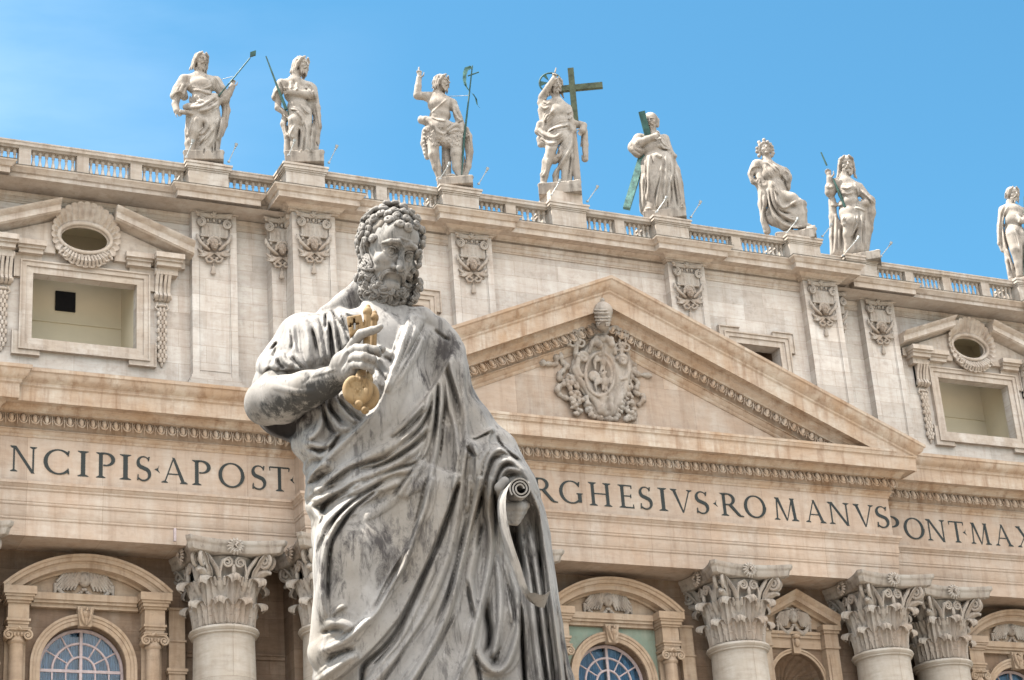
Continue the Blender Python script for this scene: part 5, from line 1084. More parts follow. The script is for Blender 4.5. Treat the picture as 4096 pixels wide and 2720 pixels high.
F.c((230, 860, -.05, 78), (230, 920, -.22, 62), (180, 1040, -.18, 52), (150, 1180, -.1, 40), (140, 1260, -.08, 34), k=20); F.e(130, 1275, -.22, 40, 24, 40, k=8)
F.c((370, 820, .0, 90), (390, 1000, .02, 76), (380, 1260, .05, 60), k=30); F.c((270, 1150, .1, 40), (270, 1260, .05, 30), k=12); F.c((250, 1010, -.05, 55), (330, 1020, -.05, 50), k=20)
F.c((570, 720, .12, 34), (570, 860, .15, 40), (575, 1010, .15, 36), k=16, q=.8)
F.V.box(F.pt(470, 960, .05), (38 * F.k, 34 * F.k, 320 * F.k), .02, None, .02); slab(F, 85, 535, 1280, 1420, -.6, .6)
F.relief([('r', 18, 16, [(150, 620), (190, 560), (250, 480)]), ('g', 12, 22, [(160, 690), (170, 590), (210, 540)]), ('r', 20, 18, [(90, 690), (160, 760), (260, 780), (340, 720)]), ('r', 18, 16, [(180, 740), (240, 690), (330, 660), (420, 650)]), ('g', 10, 18, [(190, 735), (260, 690)]), ('r', 18, 16, [(110, 790), (200, 840), (290, 830)]), ('g', 12, 24, [(260, 1000), (300, 880), (360, 800)]), ('r', 18, 18, [(300, 870), (320, 950), (290, 1000)]),
          ('r', 20, 20, [(440, 720), (430, 860), (370, 980), (300, 1090), (240, 1200)]), ('g', 14, 28, [(360, 960), (270, 1090), (210, 1200)]), ('r', 16, 14, [(180, 1000), (170, 1120), (130, 1200)]), ('g', 12, 26, [(425, 940), (415, 1080), (390, 1260)]), ('r', 14, 12, [(140, 400), (180, 430), (220, 400)]), ('r', 14, 12, [(100, 440), (150, 480), (210, 450)]), ('g', 10, 20, [(150, 400), (210, 370)]), ('g', 12, 22, [(320, 1110), (315, 1240)]), ('r', 12, 10, [(560, 760), (560, 960)]), ('g', 9, 16, [(540, 840), (550, 1000)]), ('r', 14, 12, [(390, 540), (440, 500)]), ('r', 14, 12, [(400, 600), (440, 560)])], amp=1.7, broad=2.2, edge=8, companions=1.7, comp_h=.3)
stdone(F)
cz, cx_ = F.pt(486, 245, .0), None
mb = MB(); A, B = F.pt(490, 62, 0), F.pt(478, 640, 0); hw = 32 * F.k
mb.box(B[0] - hw, B[0] + hw, -.13, .13, B[2], A[2]); c_ = F.pt(540, 260, 0); l_ = F.pt(322, 245, 0); r_ = F.pt(762, 270, 0); mb.box(l_[0], r_[0], -.115, .115, c_[2] - hw, c_[2] + hw)
M['cross'] = plain('mossy_weathered_bronze', (.065, .08, .05), .8, 0, .6, 3); mb.build('cross', M['cross'], F.root)
ho = MB(); C_ = F.pt(213, 210, .18); rr_ = 116 * F.k; ho.tube([(C_[0] + rr_ * math.cos(a), .18, C_[2] + rr_ * math.sin(a)) for a in np.linspace(0, 2 * math.pi, 41)], .045, 8)
for a in (0, 60, 120, 180, 240, 300):
    if a % 120 == 60: ho.add([(C_[0] + q * math.cos(R(a + da)), y, C_[2] + q * math.sin(R(a + da))) for y in (.16, .20) for q, da in ((.12, 0), (rr_, -16), (rr_, 16))], [(0, 1, 2), (5, 4, 3)])
    else: ho.add([(C_[0] + q * math.cos(R(a + da)), y, C_[2] + q * math.sin(R(a + da))) for y in (.16, .20) for q, da in ((.12, 0), (rr_, -10), (rr_, 10))], [(0, 1, 2), (5, 4, 3)])
ho.build('halo', M['bronze'], F.root)

# --- 5: old man hugging a slanting beam cross
F = figure('saint_statue', (5.81, .35, 47.0), (2460, 420), S_, (60, 60, -.9), (960, 1460, .9), 'balding bearded stone statue in a full robe hugging a slanting dark green cross beam')
head(F, 460, 210, 240, -14, 10, 0, .10, 0)
F.e(440, 175, .1, 88, 85, 80, k=20); F.c((530, 190, .05, 30), (530, 260, .05, 26), k=12)
F.c((460, 330, .05, 60), (470, 400, .05, 80), k=20); F.c((310, 440, .05, 75), (460, 450, .05, 100), (610, 430, .08, 60), k=40, q=.8); F.e(500, 560, .03, 160, 120, 120, k=40); F.e(540, 700, .04, 170, 130, 130, k=40)
F.c((300, 430, 0, 75), (240, 530, -.1, 75), (290, 600, -.15, 66), k=30); F.c((300, 490, -.2, 62), (400, 440, -.36, 52), (500, 400, -.42, 44), k=14); hand(F, 470, 400, -.42, 30, 120, .4)
F.c((620, 430, .1, 64), (660, 550, .1, 56), (700, 630, .0, 54), k=20); F.c((700, 620, -.02, 46), (750, 640, -.08, 30), k=12)
F.c((480, 760, .0, 150), (500, 1000, .02, 150), (500, 1320, .05, 150), k=50); F.c((640, 760, .05, 120), (690, 1000, .06, 120), (720, 1330, .08, 130), k=50); F.c((400, 740, .05, 70), (360, 1000, .08, 50), (370, 1320, .1, 60), k=40); F.c((720, 680, .1, 34), (770, 820, .12, 44), (800, 1000, .13, 50), (830, 1300, .15, 60), k=30)
F.c((470, 900, -.22, 68), (460, 980, -.28, 58), (430, 1200, -.22, 50), k=40); F.e(420, 1325, -.35, 60, 30, 60, k=12)
slab(F, 350, 890, 1330, 1480)
F.relief([('r', 20, 20, [(350, 860), (340, 1040), (350, 1320)]), ('g', 14, 30, [(400, 640), (395, 850), (400, 1000), (370, 1270)]), ('r', 20, 22, [(430, 620), (420, 850), (410, 1050), (390, 1200)]), ('g', 12, 22, [(450, 620), (480, 760)]), ('r', 20, 20, [(590, 700), (570, 880), (540, 1080), (520, 1290)]), ('g', 14, 34, [(580, 800), (550, 960), (510, 1120), (490, 1290)]), ('r', 22, 20, [(640, 560), (640, 800), (620, 1050), (590, 1280)]),
          ('r', 20, 18, [(690, 620), (720, 820), (690, 1000), (640, 1290)]), ('g', 16, 34, [(735, 760), (745, 1000), (770, 1180), (790, 1330)]), ('g', 12, 26, [(700, 960), (710, 1120), (690, 1290)]), ('r', 20, 20, [(760, 760), (800, 960), (830, 1150), (850, 1320)]), ('r', 18, 16, [(560, 480), (620, 540), (690, 560)]), ('g', 12, 20, [(520, 520), (600, 560), (680, 560)]), ('r', 16, 14, [(560, 400), (600, 470), (640, 520)]), ('r', 18, 16, [(200, 520), (250, 600), (330, 640)]), ('r', 18, 14, [(250, 450), (270, 540), (340, 590)]),
          ('s', 26, 14, [(260, 420), (290, 480), (300, 540)]), ('r', 18, 16, [(500, 600), (560, 640), (600, 640)]), ('g', 12, 22, [(600, 1080), (610, 1280)]), ('g', 12, 22, [(660, 1200), (660, 1300)])], amp=1.7, broad=2.2, edge=8, companions=1.7, comp_h=.3)
stdone(F)
def beam(F, a, b, w, name, mat='bronze'):
    A, B = F.pt(*a), F.pt(*b); ax = (B - A) / np.linalg.norm(B - A); sx = np.cross(ax, (0, 1, 0)); sx /= np.linalg.norm(sx); sy = np.cross(sx, ax); h = w * F.k / 2; P = []
    for q in (A, B):
        for s, t in ((-1, -1), (1, -1), (1, 1), (-1, 1)): P.append(q + sx * s * h + sy * t * h * .7)
    return MB().add(P, [(0, 1, 2, 3), (7, 6, 5, 4), (0, 4, 5, 1), (1, 5, 6, 2), (2, 6, 7, 3), (3, 7, 4, 0)]).build(name, M[mat], F.root)
beam(F, (335, 90, -.42), (440, 490, -.28), 82, 'cross_beam'); beam(F, (345, 640, .1), (145, 1300, -.30), 88, 'cross_beam', 'verdigris')

# --- 6: crowned figure, foot raised on a block
F = figure('saint_statue', (13.68, .35, 47.0), (2960, 530), S_, (90, 60, -.9), (1000, 1400, .9), 'crowned curly-haired stone statue with robe sweeping to a raised knee on rocks')
head(F, 315, 225, 210, 12, -10, 0, .0, 1, .0)
for u, v in ((238, 125), (265, 150), (300, 95), (300, 130), (345, 120), (380, 150), (400, 180), (215, 200), (215, 240), (240, 290), (410, 220), (415, 260), (400, 290)): F.e(u, v, -.05 + .1 * ((u * 7) % 3 - 1), 24, 26, 24, k=6)
for u in (240, 300, 345, 385): F.c((u, 165, -.12, 16), (u, 110 + abs(u - 300) * .25, -.12, 9), k=4)
F.c((330, 300, .03, 52), (340, 400, .03, 70), k=20); F.c((220, 410, .0, 75), (350, 430, .02, 85), (540, 490, .06, 62), k=40, q=.85); F.e(390, 540, .02, 140, 130, 110, k=40, tilt=12); F.e(440, 680, .03, 130, 110, 110, k=40, tilt=15)
F.c((210, 410, -.0, 72), (150, 520, .0, 40), (170, 620, -.05, 34), (300, 650, -.15, 30), k=16); F.c((240, 510, -.05, 52), (250, 590, -.2, 44), k=12); hand(F, 260, 580, -.28, -55, 115, .3)
F.c((560, 500, .05, 62), (590, 570, .1, 60), (575, 690, .15, 56), (520, 720, .1, 60), k=20); F.c((200, 500, .08, 60), (230, 620, .1, 60), (280, 700, .1, 60), k=20)
F.c((300, 700, .0, 80), (300, 900, .05, 70), (320, 1100, .08, 55), (340, 1240, .08, 46), k=40); F.c((420, 760, .0, 110), (470, 900, .0, 100), (480, 1090, .05, 90), k=50); F.c((480, 790, -.05, 100), (650, 830, -.15, 70), (740, 890, -.15, 60), k=40); F.c((740, 900, -.1, 62), (770, 1040, -.05, 66), (790, 1170, .0, 60), k=30)
F.c((500, 940, .05, 80), (650, 1040, .05, 80), (760, 1130, .05, 60), k=50); F.c((400, 1100, .05, 60), (560, 1180, .05, 50), (780, 1210, .02, 34), k=40); F.e(790, 900, .05, 50, 60, 50, k=20); F.e(810, 980, .05, 36, 60, 50, k=20); F.c((850, 1170, -.1, 34), (940, 1210, -.1, 26), k=10)
F.V.box(F.pt(900, 1260, -.02), (55 * F.k, 90 * F.k, 62 * F.k), .02, None, .03); slab(F, 440, 930, 1240, 1400)
F.relief([('r', 20, 24, [(340, 700), (370, 880), (420, 1020), (520, 1130), (640, 1180), (800, 1180)]), ('r', 20, 24, [(390, 700), (420, 880), (500, 1000), (620, 1080), (740, 1110)]), ('g', 16, 34, [(360, 720), (395, 880), (460, 1010), (560, 1090)]), ('r', 22, 22, [(440, 740), (470, 860), (540, 940), (640, 900), (720, 850)]), ('g', 16, 32, [(460, 950), (540, 1000), (650, 1020)]), ('g', 16, 34, [(330, 730), (350, 900), (310, 1010), (340, 1120), (400, 1210)]), ('r', 18, 20, [(290, 780), (300, 900), (280, 1030), (320, 1220)]),
          ('r', 14, 12, [(260, 720), (260, 900), (290, 1100)]), ('g', 14, 28, [(560, 580), (570, 660), (600, 740)]), ('r', 16, 14, [(300, 350), (400, 420), (470, 500)]), ('r', 16, 14, [(420, 390), (500, 470), (520, 560)]), ('r', 16, 14, [(300, 400), (330, 480), (400, 570)]), ('s', 24, 14, [(170, 600), (130, 520), (160, 450), (240, 430)]), ('g', 14, 26, [(190, 500), (180, 560), (220, 590)]), ('r', 14, 12, [(480, 440), (540, 540), (620, 640)]), ('r', 14, 14, [(390, 620), (450, 700), (480, 780)]), ('g', 12, 20, [(440, 730), (480, 820)]), ('g', 14, 30, [(600, 1190), (700, 1215), (820, 1200)]), ('r', 14, 12, [(560, 470), (620, 520), (610, 620)])], amp=1.7, broad=2.2, edge=8, companions=1.7, comp_h=.3)
stdone(F)

# --- 7: long-haired man with staff, cloak hanging wide
F = figure('saint_statue', (18.0, 1.5, 47.0), (3240, 580), S_, (140, 90, -.9), (880, 1460, .9), 'long-haired stone statue in a wide cloak with hand raised and a slanting green staff')
head(F, 455, 250, 250, 12, 10, 0, .05, 1, .20)
F.c((440, 370, .03, 58), (440, 450, .03, 75), k=20); F.c((330, 480, .0, 66), (450, 490, .0, 88), (600, 530, .05, 64), k=40, q=.85); F.e(480, 590, .0, 135, 130, 110, k=35); F.e(490, 730, .0, 130, 100, 105, k=35); F.e(500, 860, .02, 150, 110, 115, k=40)
F.c((330, 480, .0, 62), (260, 600, -.05, 64), k=20); F.c((250, 590, -.05, 66), (245, 530, -.12, 60), k=16); F.c((245, 520, -.14, 42), (245, 420, -.2, 38), k=10); hand(F, 245, 420, -.22, 100, 130, .25)
F.c((620, 540, .05, 58), (740, 700, .0, 58), k=20); F.c((730, 720, -.05, 54), (660, 740, -.2, 46), k=14); hand(F, 670, 740, -.25, 170, 100, .5)
F.c((480, 880, -.05, 100), (500, 960, -.25, 84), (470, 1120, -.15, 60), (470, 1280, -.05, 42), (450, 1350, -.1, 34), k=28)
F.c((280, 700, .1, 50), (290, 900, .15, 50), (300, 1150, .15, 56), (310, 1370, .12, 60), k=30); F.c((380, 1000, .2, 70), (380, 1370, .2, 60), k=30); F.c((620, 820, .02, 80), (640, 1050, .04, 80), (640, 1320, .06, 80), k=40)
F.c((760, 700, .12, 60), (760, 850, .18, 60), (730, 1050, .18, 56), (690, 1310, .15, 50), k=40); F.c((690, 850, .15, 60), (680, 1300, .15, 50), k=30)
F.c((500, 850, .28, 150), (480, 1330, .28, 160), k=30, q=.6); slab(F, 440, 880, 1360, 1500)
F.relief([('r', 20, 18, [(390, 520), (460, 540), (540, 510)]), ('r', 18, 14, [(400, 590), (470, 610), (540, 590)]), ('s', 26, 14, [(260, 760), (340, 770), (420, 750)]), ('r', 16, 14, [(560, 470), (600, 580), (610, 660)]), ('g', 14, 28, [(350, 790), (360, 900), (420, 1030)]), ('r', 18, 16, [(430, 880), (400, 960), (430, 1020)]), ('r', 18, 20, [(590, 850), (600, 960), (570, 1060), (530, 1160)]), ('g', 16, 34, [(600, 1030), (560, 1120), (520, 1260)]), ('r', 18, 20, [(650, 830), (650, 1000), (640, 1280)]), ('g', 14, 30, [(690, 860), (660, 1060), (660, 1280)]),
          ('r', 18, 18, [(320, 860), (330, 1050), (310, 1350)]), ('g', 14, 28, [(300, 900), (290, 1100), (290, 1350)]), ('r', 16, 16, [(360, 1000), (360, 1350)]), ('g', 14, 28, [(400, 1000), (390, 1340)]), ('r', 16, 16, [(700, 950), (700, 1300)]), ('r', 14, 12, [(210, 500), (240, 530), (300, 520)]), ('g', 12, 20, [(330, 620), (340, 730)]), ('g', 12, 20, [(690, 640), (740, 690), (770, 760)]), ('r', 14, 12, [(620, 560), (720, 640), (820, 740)]), ('r', 16, 14, [(560, 780), (640, 800), (700, 830)])], amp=1.7, broad=2.2, edge=8, companions=1.7, comp_h=.3)
stdone(F); rod(F, [(138, 92, -.30), (210, 255, -.32)], [9, 12], 'staff'); rod(F, [(290, 420, -.34), (380, 630, -.36), (470, 855, -.34)], [11, 17, 20], 'staff')

# --- 8: cloaked man at the right edge
F = figure('saint_statue', (29.3, 1.5, 47.0), (3896, 700), .287, (280, 120, -.9), (980, 1600, .9), 'short-haired stone statue in a long cloak with arms forward, at the far right end')
head(F, 540, 275, 235, 32, 6, 0, .03, 1, 0)
F.c((500, 380, .03, 55), (510, 460, .03, 80), k=20); F.c((430, 500, .0, 78), (560, 500, .0, 95), (700, 520, .05, 66), k=40, q=.85); F.e(560, 620, 0, 140, 130, 115, k=35); F.e(570, 800, 0, 130, 130, 110, k=40)
F.c((460, 500, -.05, 62), (560, 620, -.2, 56), (680, 640, -.35, 44), k=14); hand(F, 690, 620, -.36, 70, 100, .6); F.c((700, 530, .05, 60), (800, 640, .0, 54), (760, 640, -.25, 44), k=14)
F.c((540, 850, -.02, 110), (580, 1050, -.08, 95), (620, 1250, -.02, 70), (640, 1400, .0, 50), k=30); F.c((660, 850, .02, 100), (720, 1100, .02, 80), (740, 1400, .05, 60), k=30)
F.c((390, 480, .1, 50), (365, 700, .15, 42), (370, 950, .15, 42), (400, 1050, .15, 30), k=20); F.c((440, 700, .15, 40), (450, 1000, .15, 50), (490, 1200, .15, 50), (520, 1440, .12, 46), k=25); F.c((800, 700, .2, 60), (790, 1050, .2, 50), (760, 1400, .2, 60), k=25)
F.c((640, 850, .25, 120), (660, 1400, .25, 120), k=30, q=.6); slab(F, 480, 960, 1420, 1620)
F.relief([('r', 16, 16, [(430, 400), (380, 520), (345, 760), (350, 980)]), ('r', 16, 16, [(480, 430), (410, 560), (400, 780), (430, 980), (500, 1180), (560, 1400)]), ('g', 14, 28, [(440, 520), (420, 700), (440, 880), (530, 1160), (590, 1380)]), ('g', 10, 20, [(375, 720), (380, 920), (400, 1060)]), ('g', 12, 24, [(480, 1160), (520, 1400)]), ('r', 16, 14, [(560, 740), (620, 900), (660, 1160)]), ('g', 14, 26, [(680, 880), (690, 1100), (690, 1380)]), ('r', 14, 14, [(440, 1140), (490, 1400)]), ('r', 14, 12, [(600, 540), (640, 620), (620, 680)])], amp=1.7, broad=2.2, edge=8, companions=1.7, comp_h=.3)
stdone(F); rod(F, [(700, 300, -.36), (705, 700, -.34), (700, 1400, -.2)], 9, 'staff')
# ================================================================ winged-head capitals of the attic pilasters
def spiral(F, u, v, d, r, turns, rad, hand=1, start=0, n=26):
    P = [(u + hand * r * (1 - .85 * i / n) * math.cos(R(start) + 2 * math.pi * turns * i / n), v + r * (1 - .85 * i / n) * math.sin(R(start) + 2 * math.pi * turns * i / n), d - .03 * i / n, rad * (1 - .3 * i / n)) for i in range(n + 1)]
    F.c(*P, k=rad * .2)
F = Carve((-18.0, .05, 42.0), (760, 820), .1914, flat=True).setup((60, 60, -.62), (960, 1500, .12), .022)
F.c((135, 140, -.34, 28), (300, 185, -.20, 28), (500, 215, -.16, 26), (700, 215, -.20, 28), (870, 215, -.34, 28), k=8); F.c((160, 200, -.28, 30), (320, 235, -.16, 30), (500, 260, -.12, 30), (700, 265, -.16, 30), (850, 270, -.28, 30), k=8); F.V.box(F.pt(500, 250, .02), (1.55 / 2, .12, .20), .01)
for u, v, hd in ((235, 350, 1), (785, 412, -1)): F.e(u, v, -.12, 105, 105, 40, k=6); spiral(F, u, v, -.26, 96, 2.1, 19, hd, 270)
for u, v in ((370, 320), (500, 325), (620, 335)): F.e(u, v, -.17, 30, 42, 34, k=4)
for u, v in ((435, 320), (560, 330)): F.c((u, v - 40, -.16, 10), (u, v + 40, -.18, 8), k=3)
for i in range(7): F.c((500, 250, -.2, 14), (500 + 60 * math.cos(i * .9), 215 - 70 * abs(math.sin(i * .9)), -.26, 20), k=4)
F.c((230, 630, -.10, 30), (760, 680, -.10, 30), k=4); F.V.box(F.pt(500, 545, -.02), (.62, .16, .32), .01); F.c((235, 640, -.18, 20), (760, 690, -.18, 20), k=4)
for u in (300, 395, 490, 585, 680): F.c((u, 455 + (u - 300) * .05, -.20, 24), (u, 590 + (u - 300) * .09, -.20, 24), k=2, mode='cut')
F.V.box(F.pt(500, 900, .04), (.55, .10, .55), .05)
head(F, 505, 830, 270, -4, 4, -.22, 0, 0)
for i in range(14):
    a = R(-30 - 120 * i / 13 + (180 if False else 0)); rr_ = 122 + 14 * (i % 2); F.e(505 + rr_ * math.cos(R(10 - 200 * i / 13)), 800 + rr_ * math.sin(R(10 - 200 * i / 13)), -.22, 34, 34, 34, k=5)
for s in (-1, 1):
    for i in range(5):
        ux = 505 + s * (130 + i * 22); F.c((505 + s * (105 + i * 14), 930 - i * 6 + (12 if s > 0 else 0), -.16, 26), (505 + s * (190 + i * 26), 860 - i * 20, -.22, 30), (505 + s * (300 + i * 14), 760 - i * 36 + (s > 0) * 30, -.24 + i * .02, 24), (505 + s * (345 + i * 6), 640 - i * 10 + (s > 0) * 40 + i * 30, -.20, 9), k=5)
    for i in range(4): F.c((505 + s * 60, 1000 + i * 8, -.14, 22), (505 + s * (130 + i * 30), 1010 + i * 20, -.18, 20), (505 + s * (270 + i * 22), 950 + i * 34, -.12, 14), k=5)
    F.c((505 + s * 20, 1010, -.14, 20), (505 + s * 110, 1090, -.16, 26), (505 + s * 175, 1120, -.16, 24), (505 + s * 140, 1190, -.14, 26), (505 + s * 60, 1195, -.14, 24), (505 + s * 18, 1150, -.16, 22), k=5); F.e(505 + s * 55, 1120, -.18, 34, 34, 30, k=5)
    F.c((505 + s * 60, 1030, -.16, 18), (505 + s * 150, 1060, -.14, 16), k=4); F.e(505 + s * 245, 700, -.12, 36, 36, 30, k=5); F.c((505 + s * 330, 920, -.1, 22), (505 + s * 270, 980, -.16, 30), (505 + s * 200, 1060, -.12, 20), k=5)
F.c((490, 1190, -.08, 14), (492, 1300, -.08, 16), k=3)
for i in range(5): F.c((470 + i * 10, 1290, -.1, 14), (445 + i * 20, 1430, -.1, 18), k=3)
ck_me = F.V.mesh('cherub_capital', M['cap'])
for p, x, yf in pil_pr:
    if abs(x) < 30: link('cherub_capital', ck_me, p, (x, yf, 42.0))

# ================================================================ coat of arms in the gable
F = Carve((0, -2.45, 37.0), (2140, 1180), .338, flat=True).setup((40, 10, -1.95), (1420, 1540, .1), .03)
O_ = [(640, 640), (540, 740), (470, 880), (520, 1000), (600, 1090), (650, 1180), (730, 1280), (770, 1380), (840, 1410), (910, 1400), (970, 1290), (1050, 1150), (1080, 1010), (1100, 880), (1060, 740), (950, 640)]
for (a, b) in zip(O_, O_[1:]): F.c((*a, -.28, 34), (*b, -.28, 34), k=8)
F.e(780, 900, -.08, 300, 330, 90, k=30); F.e(820, 1180, -.08, 200, 220, 80, k=30)
O2 = [(480, 740), (430, 900), (500, 1060), (590, 1160), (660, 1270), (720, 1400), (800, 1440)]; O3 = [(1090, 700), (1130, 880), (1110, 1080), (1030, 1230), (980, 1380), (920, 1440)]
for Q_ in (O2, O3):
    for (a, b) in zip(Q_, Q_[1:]): F.c((*a, -.10, 26), (*b, -.10, 26), k=6)
F.e(770, 940, -.55, 150, 235, 95, k=2, mode='cut')
n = 40
F.c(*[(770 + 172 * math.cos(2 * math.pi * i / n), 938 + 258 * math.sin(2 * math.pi * i / n), -.46, 17) for i in range(n + 1)], k=3)
# bird with spread wings above, winged dragon below
F.e(800, 790, -.36, 34, 62, 40, k=6); F.e(795, 712, -.42, 26, 26, 26, k=5); F.c((790, 705, -.44, 12), (752, 712, -.46, 5), k=3)
for s in (-1, 1):
    for i in range(5): F.c((800 + s * 25, 770, -.38, 15), (800 + s * (75 + i * 4), 730 + i * 12, -.40, 16), (800 + s * (110 - i * 6), 790 + i * 22, -.36, 10), k=3)
    F.c((800 + s * 14, 850, -.38, 12), (800 + s * 20, 900, -.40, 8), k=3); F.c((800, 850, -.36, 20), (800 + s * 28, 915, -.34, 12), k=4)
F.e(825, 1030, -.36, 48, 62, 45, k=6); F.c((820, 990, -.40, 26), (800, 940, -.44, 24), (835, 915, -.44, 18), (790, 925, -.46, 12), k=5)
for s in (-1, 1):
    for i in range(5): F.c((825 + s * 30, 1020, -.36, 18), (825 + s * (90 + i * 6), 960 + i * 25, -.38, 16), (825 + s * (120 - i * 5), 1030 + i * 26, -.34, 8), k=4)
    F.c((825 + s * 18, 1070, -.38, 17), (825 + s * 24, 1120, -.42, 13), (825 + s * 30, 1140, -.38, 7), k=4)
F.c((825, 1080, -.36, 24), (830, 1160, -.34, 14), (860, 1180, -.34, 8), k=5); F.e(700, 960, -.30, 70, 60, 25, k=15)
# scrolls of the frame
for u, v, hd in ((575, 740, 1), (1035, 775, 1)):
    spiral(F, u, v, -.48, 62, 1.4, 22, hd, 200); F.e(u, v, -.32, 72, 72, 40, k=10)
    s = -1 if u < 800 else 1; F.c((u + s * 62, v + 20, -.40, 28), (u + s * 78, v + 120, -.38, 28), (u + s * 40, v + 210, -.38, 26), (u - s * 20, v + 225, -.36, 16), k=8)
F.c((640, 670, -.45, 22), (680, 560, -.55, 26), (740, 500, -.62, 30), k=8); F.c((950, 690, -.45, 22), (920, 600, -.55, 26), (900, 520, -.62, 30), k=8); F.e(800, 600, -.3, 150, 110, 60, k=20)
for u, v in ((730, 560), (785, 520), (835, 510), (885, 540), (905, 580), (760, 590)): F.e(u, v, -.62, 42, 40, 40, k=6)
F.e(820, 610, -.62, 36, 30, 30, k=3, mode='cut'); F.c((790, 600, -.55, 12), (795, 680, -.48, 22), k=5)
for u, v in ((800, 1230), (890, 1230), (800, 1330), (890, 1330)): F.e(u, v, -.36, 46, 70, 40, k=14)
F.c((846, 1250, -.55, 8), (846, 1420, -.5, 10), k=3, mode='cut'); F.c((800, 1205, -.44, 14), (880, 1215, -.44, 14), k=4)
# triple crown
TD = -.62; F.e(806, 190, TD - .62, 98, 102, 90, k=6); F.c((806, 200, TD - .60, 100), (806, 330, TD - .55, 72), (806, 400, -.3, 60), k=10)
for v, r_ in ((180, 104), (215, 104), (265, 98), (300, 90), (335, 80), (360, 74)): F.c(*[(806 + r_ * math.cos(a), v + 14 * math.sin(a) * 0, TD - .60 - r_ * F.k * math.sin(a), 9) for a in np.linspace(-.3, math.pi + .3, 16)], k=3)
F.e(806, 350, TD - .95, 40, 26, 60, k=2, mode='cut'); F.c((800, 90, TD - .62, 14), (800, 60, TD - .62, 22), (800, 42, TD - .62, 10), k=4)
for u in (700, 910): F.e(u, 190, -.62, 14, 14, 14, k=3)
# crossed keys, cords
F.c((610, 250, -.40, 34), (650, 330, -.42, 34), (700, 400, -.42, 30), k=8); F.c((640, 220, -.4, 40), (640, 290, -.4, 40), k=6); F.c((960, 270, -.4, 38), (985, 280, -.4, 34), k=6)
F.c((480, 270, -.42, 34), (560, 330, -.42, 30), (700, 430, -.42, 26), (860, 500, -.3, 22), k=6); F.c((1080, 320, -.42, 30), (960, 370, -.42, 30), (800, 460, -.42, 28), (660, 480, -.3, 40), k=6)
for cu, cv, tl in ((495, 380, -20), (1035, 435, 14)):
    a = R(tl); F.V.box(F.pt(cu, cv, -.50), (78 * F.k, .06, 66 * F.k), 0, [[math.cos(a), 0, math.sin(a)], [0, 1, 0], [-math.sin(a), 0, math.cos(a)]], .01)
    for (dx, dy) in ((0, 0), (24, 0), (-24, 0), (0, 26), (0, -26), (62, 0), (-62, 0), (40, 52), (-40, 52), (40, -52), (-40, -52), (70, 60), (-70, 60)): F.e(cu + dx * math.cos(a) - dy * math.sin(a), cv + dy * math.cos(a) + dx * math.sin(a), -.56, 12, 12, 40, k=0, mode='cut')
for cu, cv in ((498, 545), (1030, 595)):
    for dx, dy in ((6, -50), (-48, 22), (50, 28)):
        F.c(*[(cu + dx + 38 * math.cos(a), cv + dy + 38 * math.sin(a), -.46, 13) for a in np.linspace(0, 2 * math.pi, 15)], k=3); F.e(cu + dx * .7, cv + dy * .7, -.46, 14, 14, 14, k=3)
    F.c((cu - 10, cv + 60, -.44, 24), (cu - 15, cv + 150, -.36, 28), (cu - 18, cv + 200, -.25, 18), k=5)
F.e(395, 590, -.4, 20, 16, 16, k=3)
for P_ in ([(75, 800), (150, 815), (250, 815), (250, 720), (300, 700), (320, 790), (380, 830), (330, 900), (285, 940), (300, 1000), (360, 1040), (290, 1080), (262, 1110), (290, 1180), (380, 1230)],
           [(1110, 800), (1180, 830), (1150, 900), (1230, 940), (1370, 955)], [(1120, 960), (1190, 1010), (1215, 1060), (1190, 1120), (1180, 1160), (1260, 1190), (1290, 1230), (1230, 1300)], [(1100, 830), (1130, 900), (1180, 880)]):
    Q_ = smooth_line(P_, 3); F.c(*[(p[0], p[1], -.10 - .06 * math.sin(i * .8), 24 + 12 * math.sin(i * 1.3) * (1 if i % 2 else -.3)) for i, p in enumerate(Q_)], k=6)
rr = random.Random(7)
def fruit(pts, w, d=-.14, n=60):
    Q_ = smooth_line(pts, 4)
    for i in range(n): p = Q_[int(rr.random() * len(Q_))]; r_ = rr.uniform(16, 30); F.e(p[0] + rr.uniform(-w, w), p[1] + rr.uniform(-8, 8), d - rr.uniform(0, .18), r_, r_ * rr.uniform(.8, 1.3), r_, k=4)
fruit([(430, 960), (440, 1060), (470, 1150), (480, 1280), (490, 1400)], 55, n=75); fruit([(1090, 1060), (1090, 1160), (1110, 1280), (1130, 1400), (1130, 1470)], 55, n=75)
fruit([(590, 1220), (630, 1330), (700, 1430), (850, 1470), (960, 1450), (1010, 1340), (1020, 1270)], 34, n=70)
link('coat_of_arms', F.V.mesh('coat_of_arms', M['cap']), BAS, (0, -2.45, 37.0))

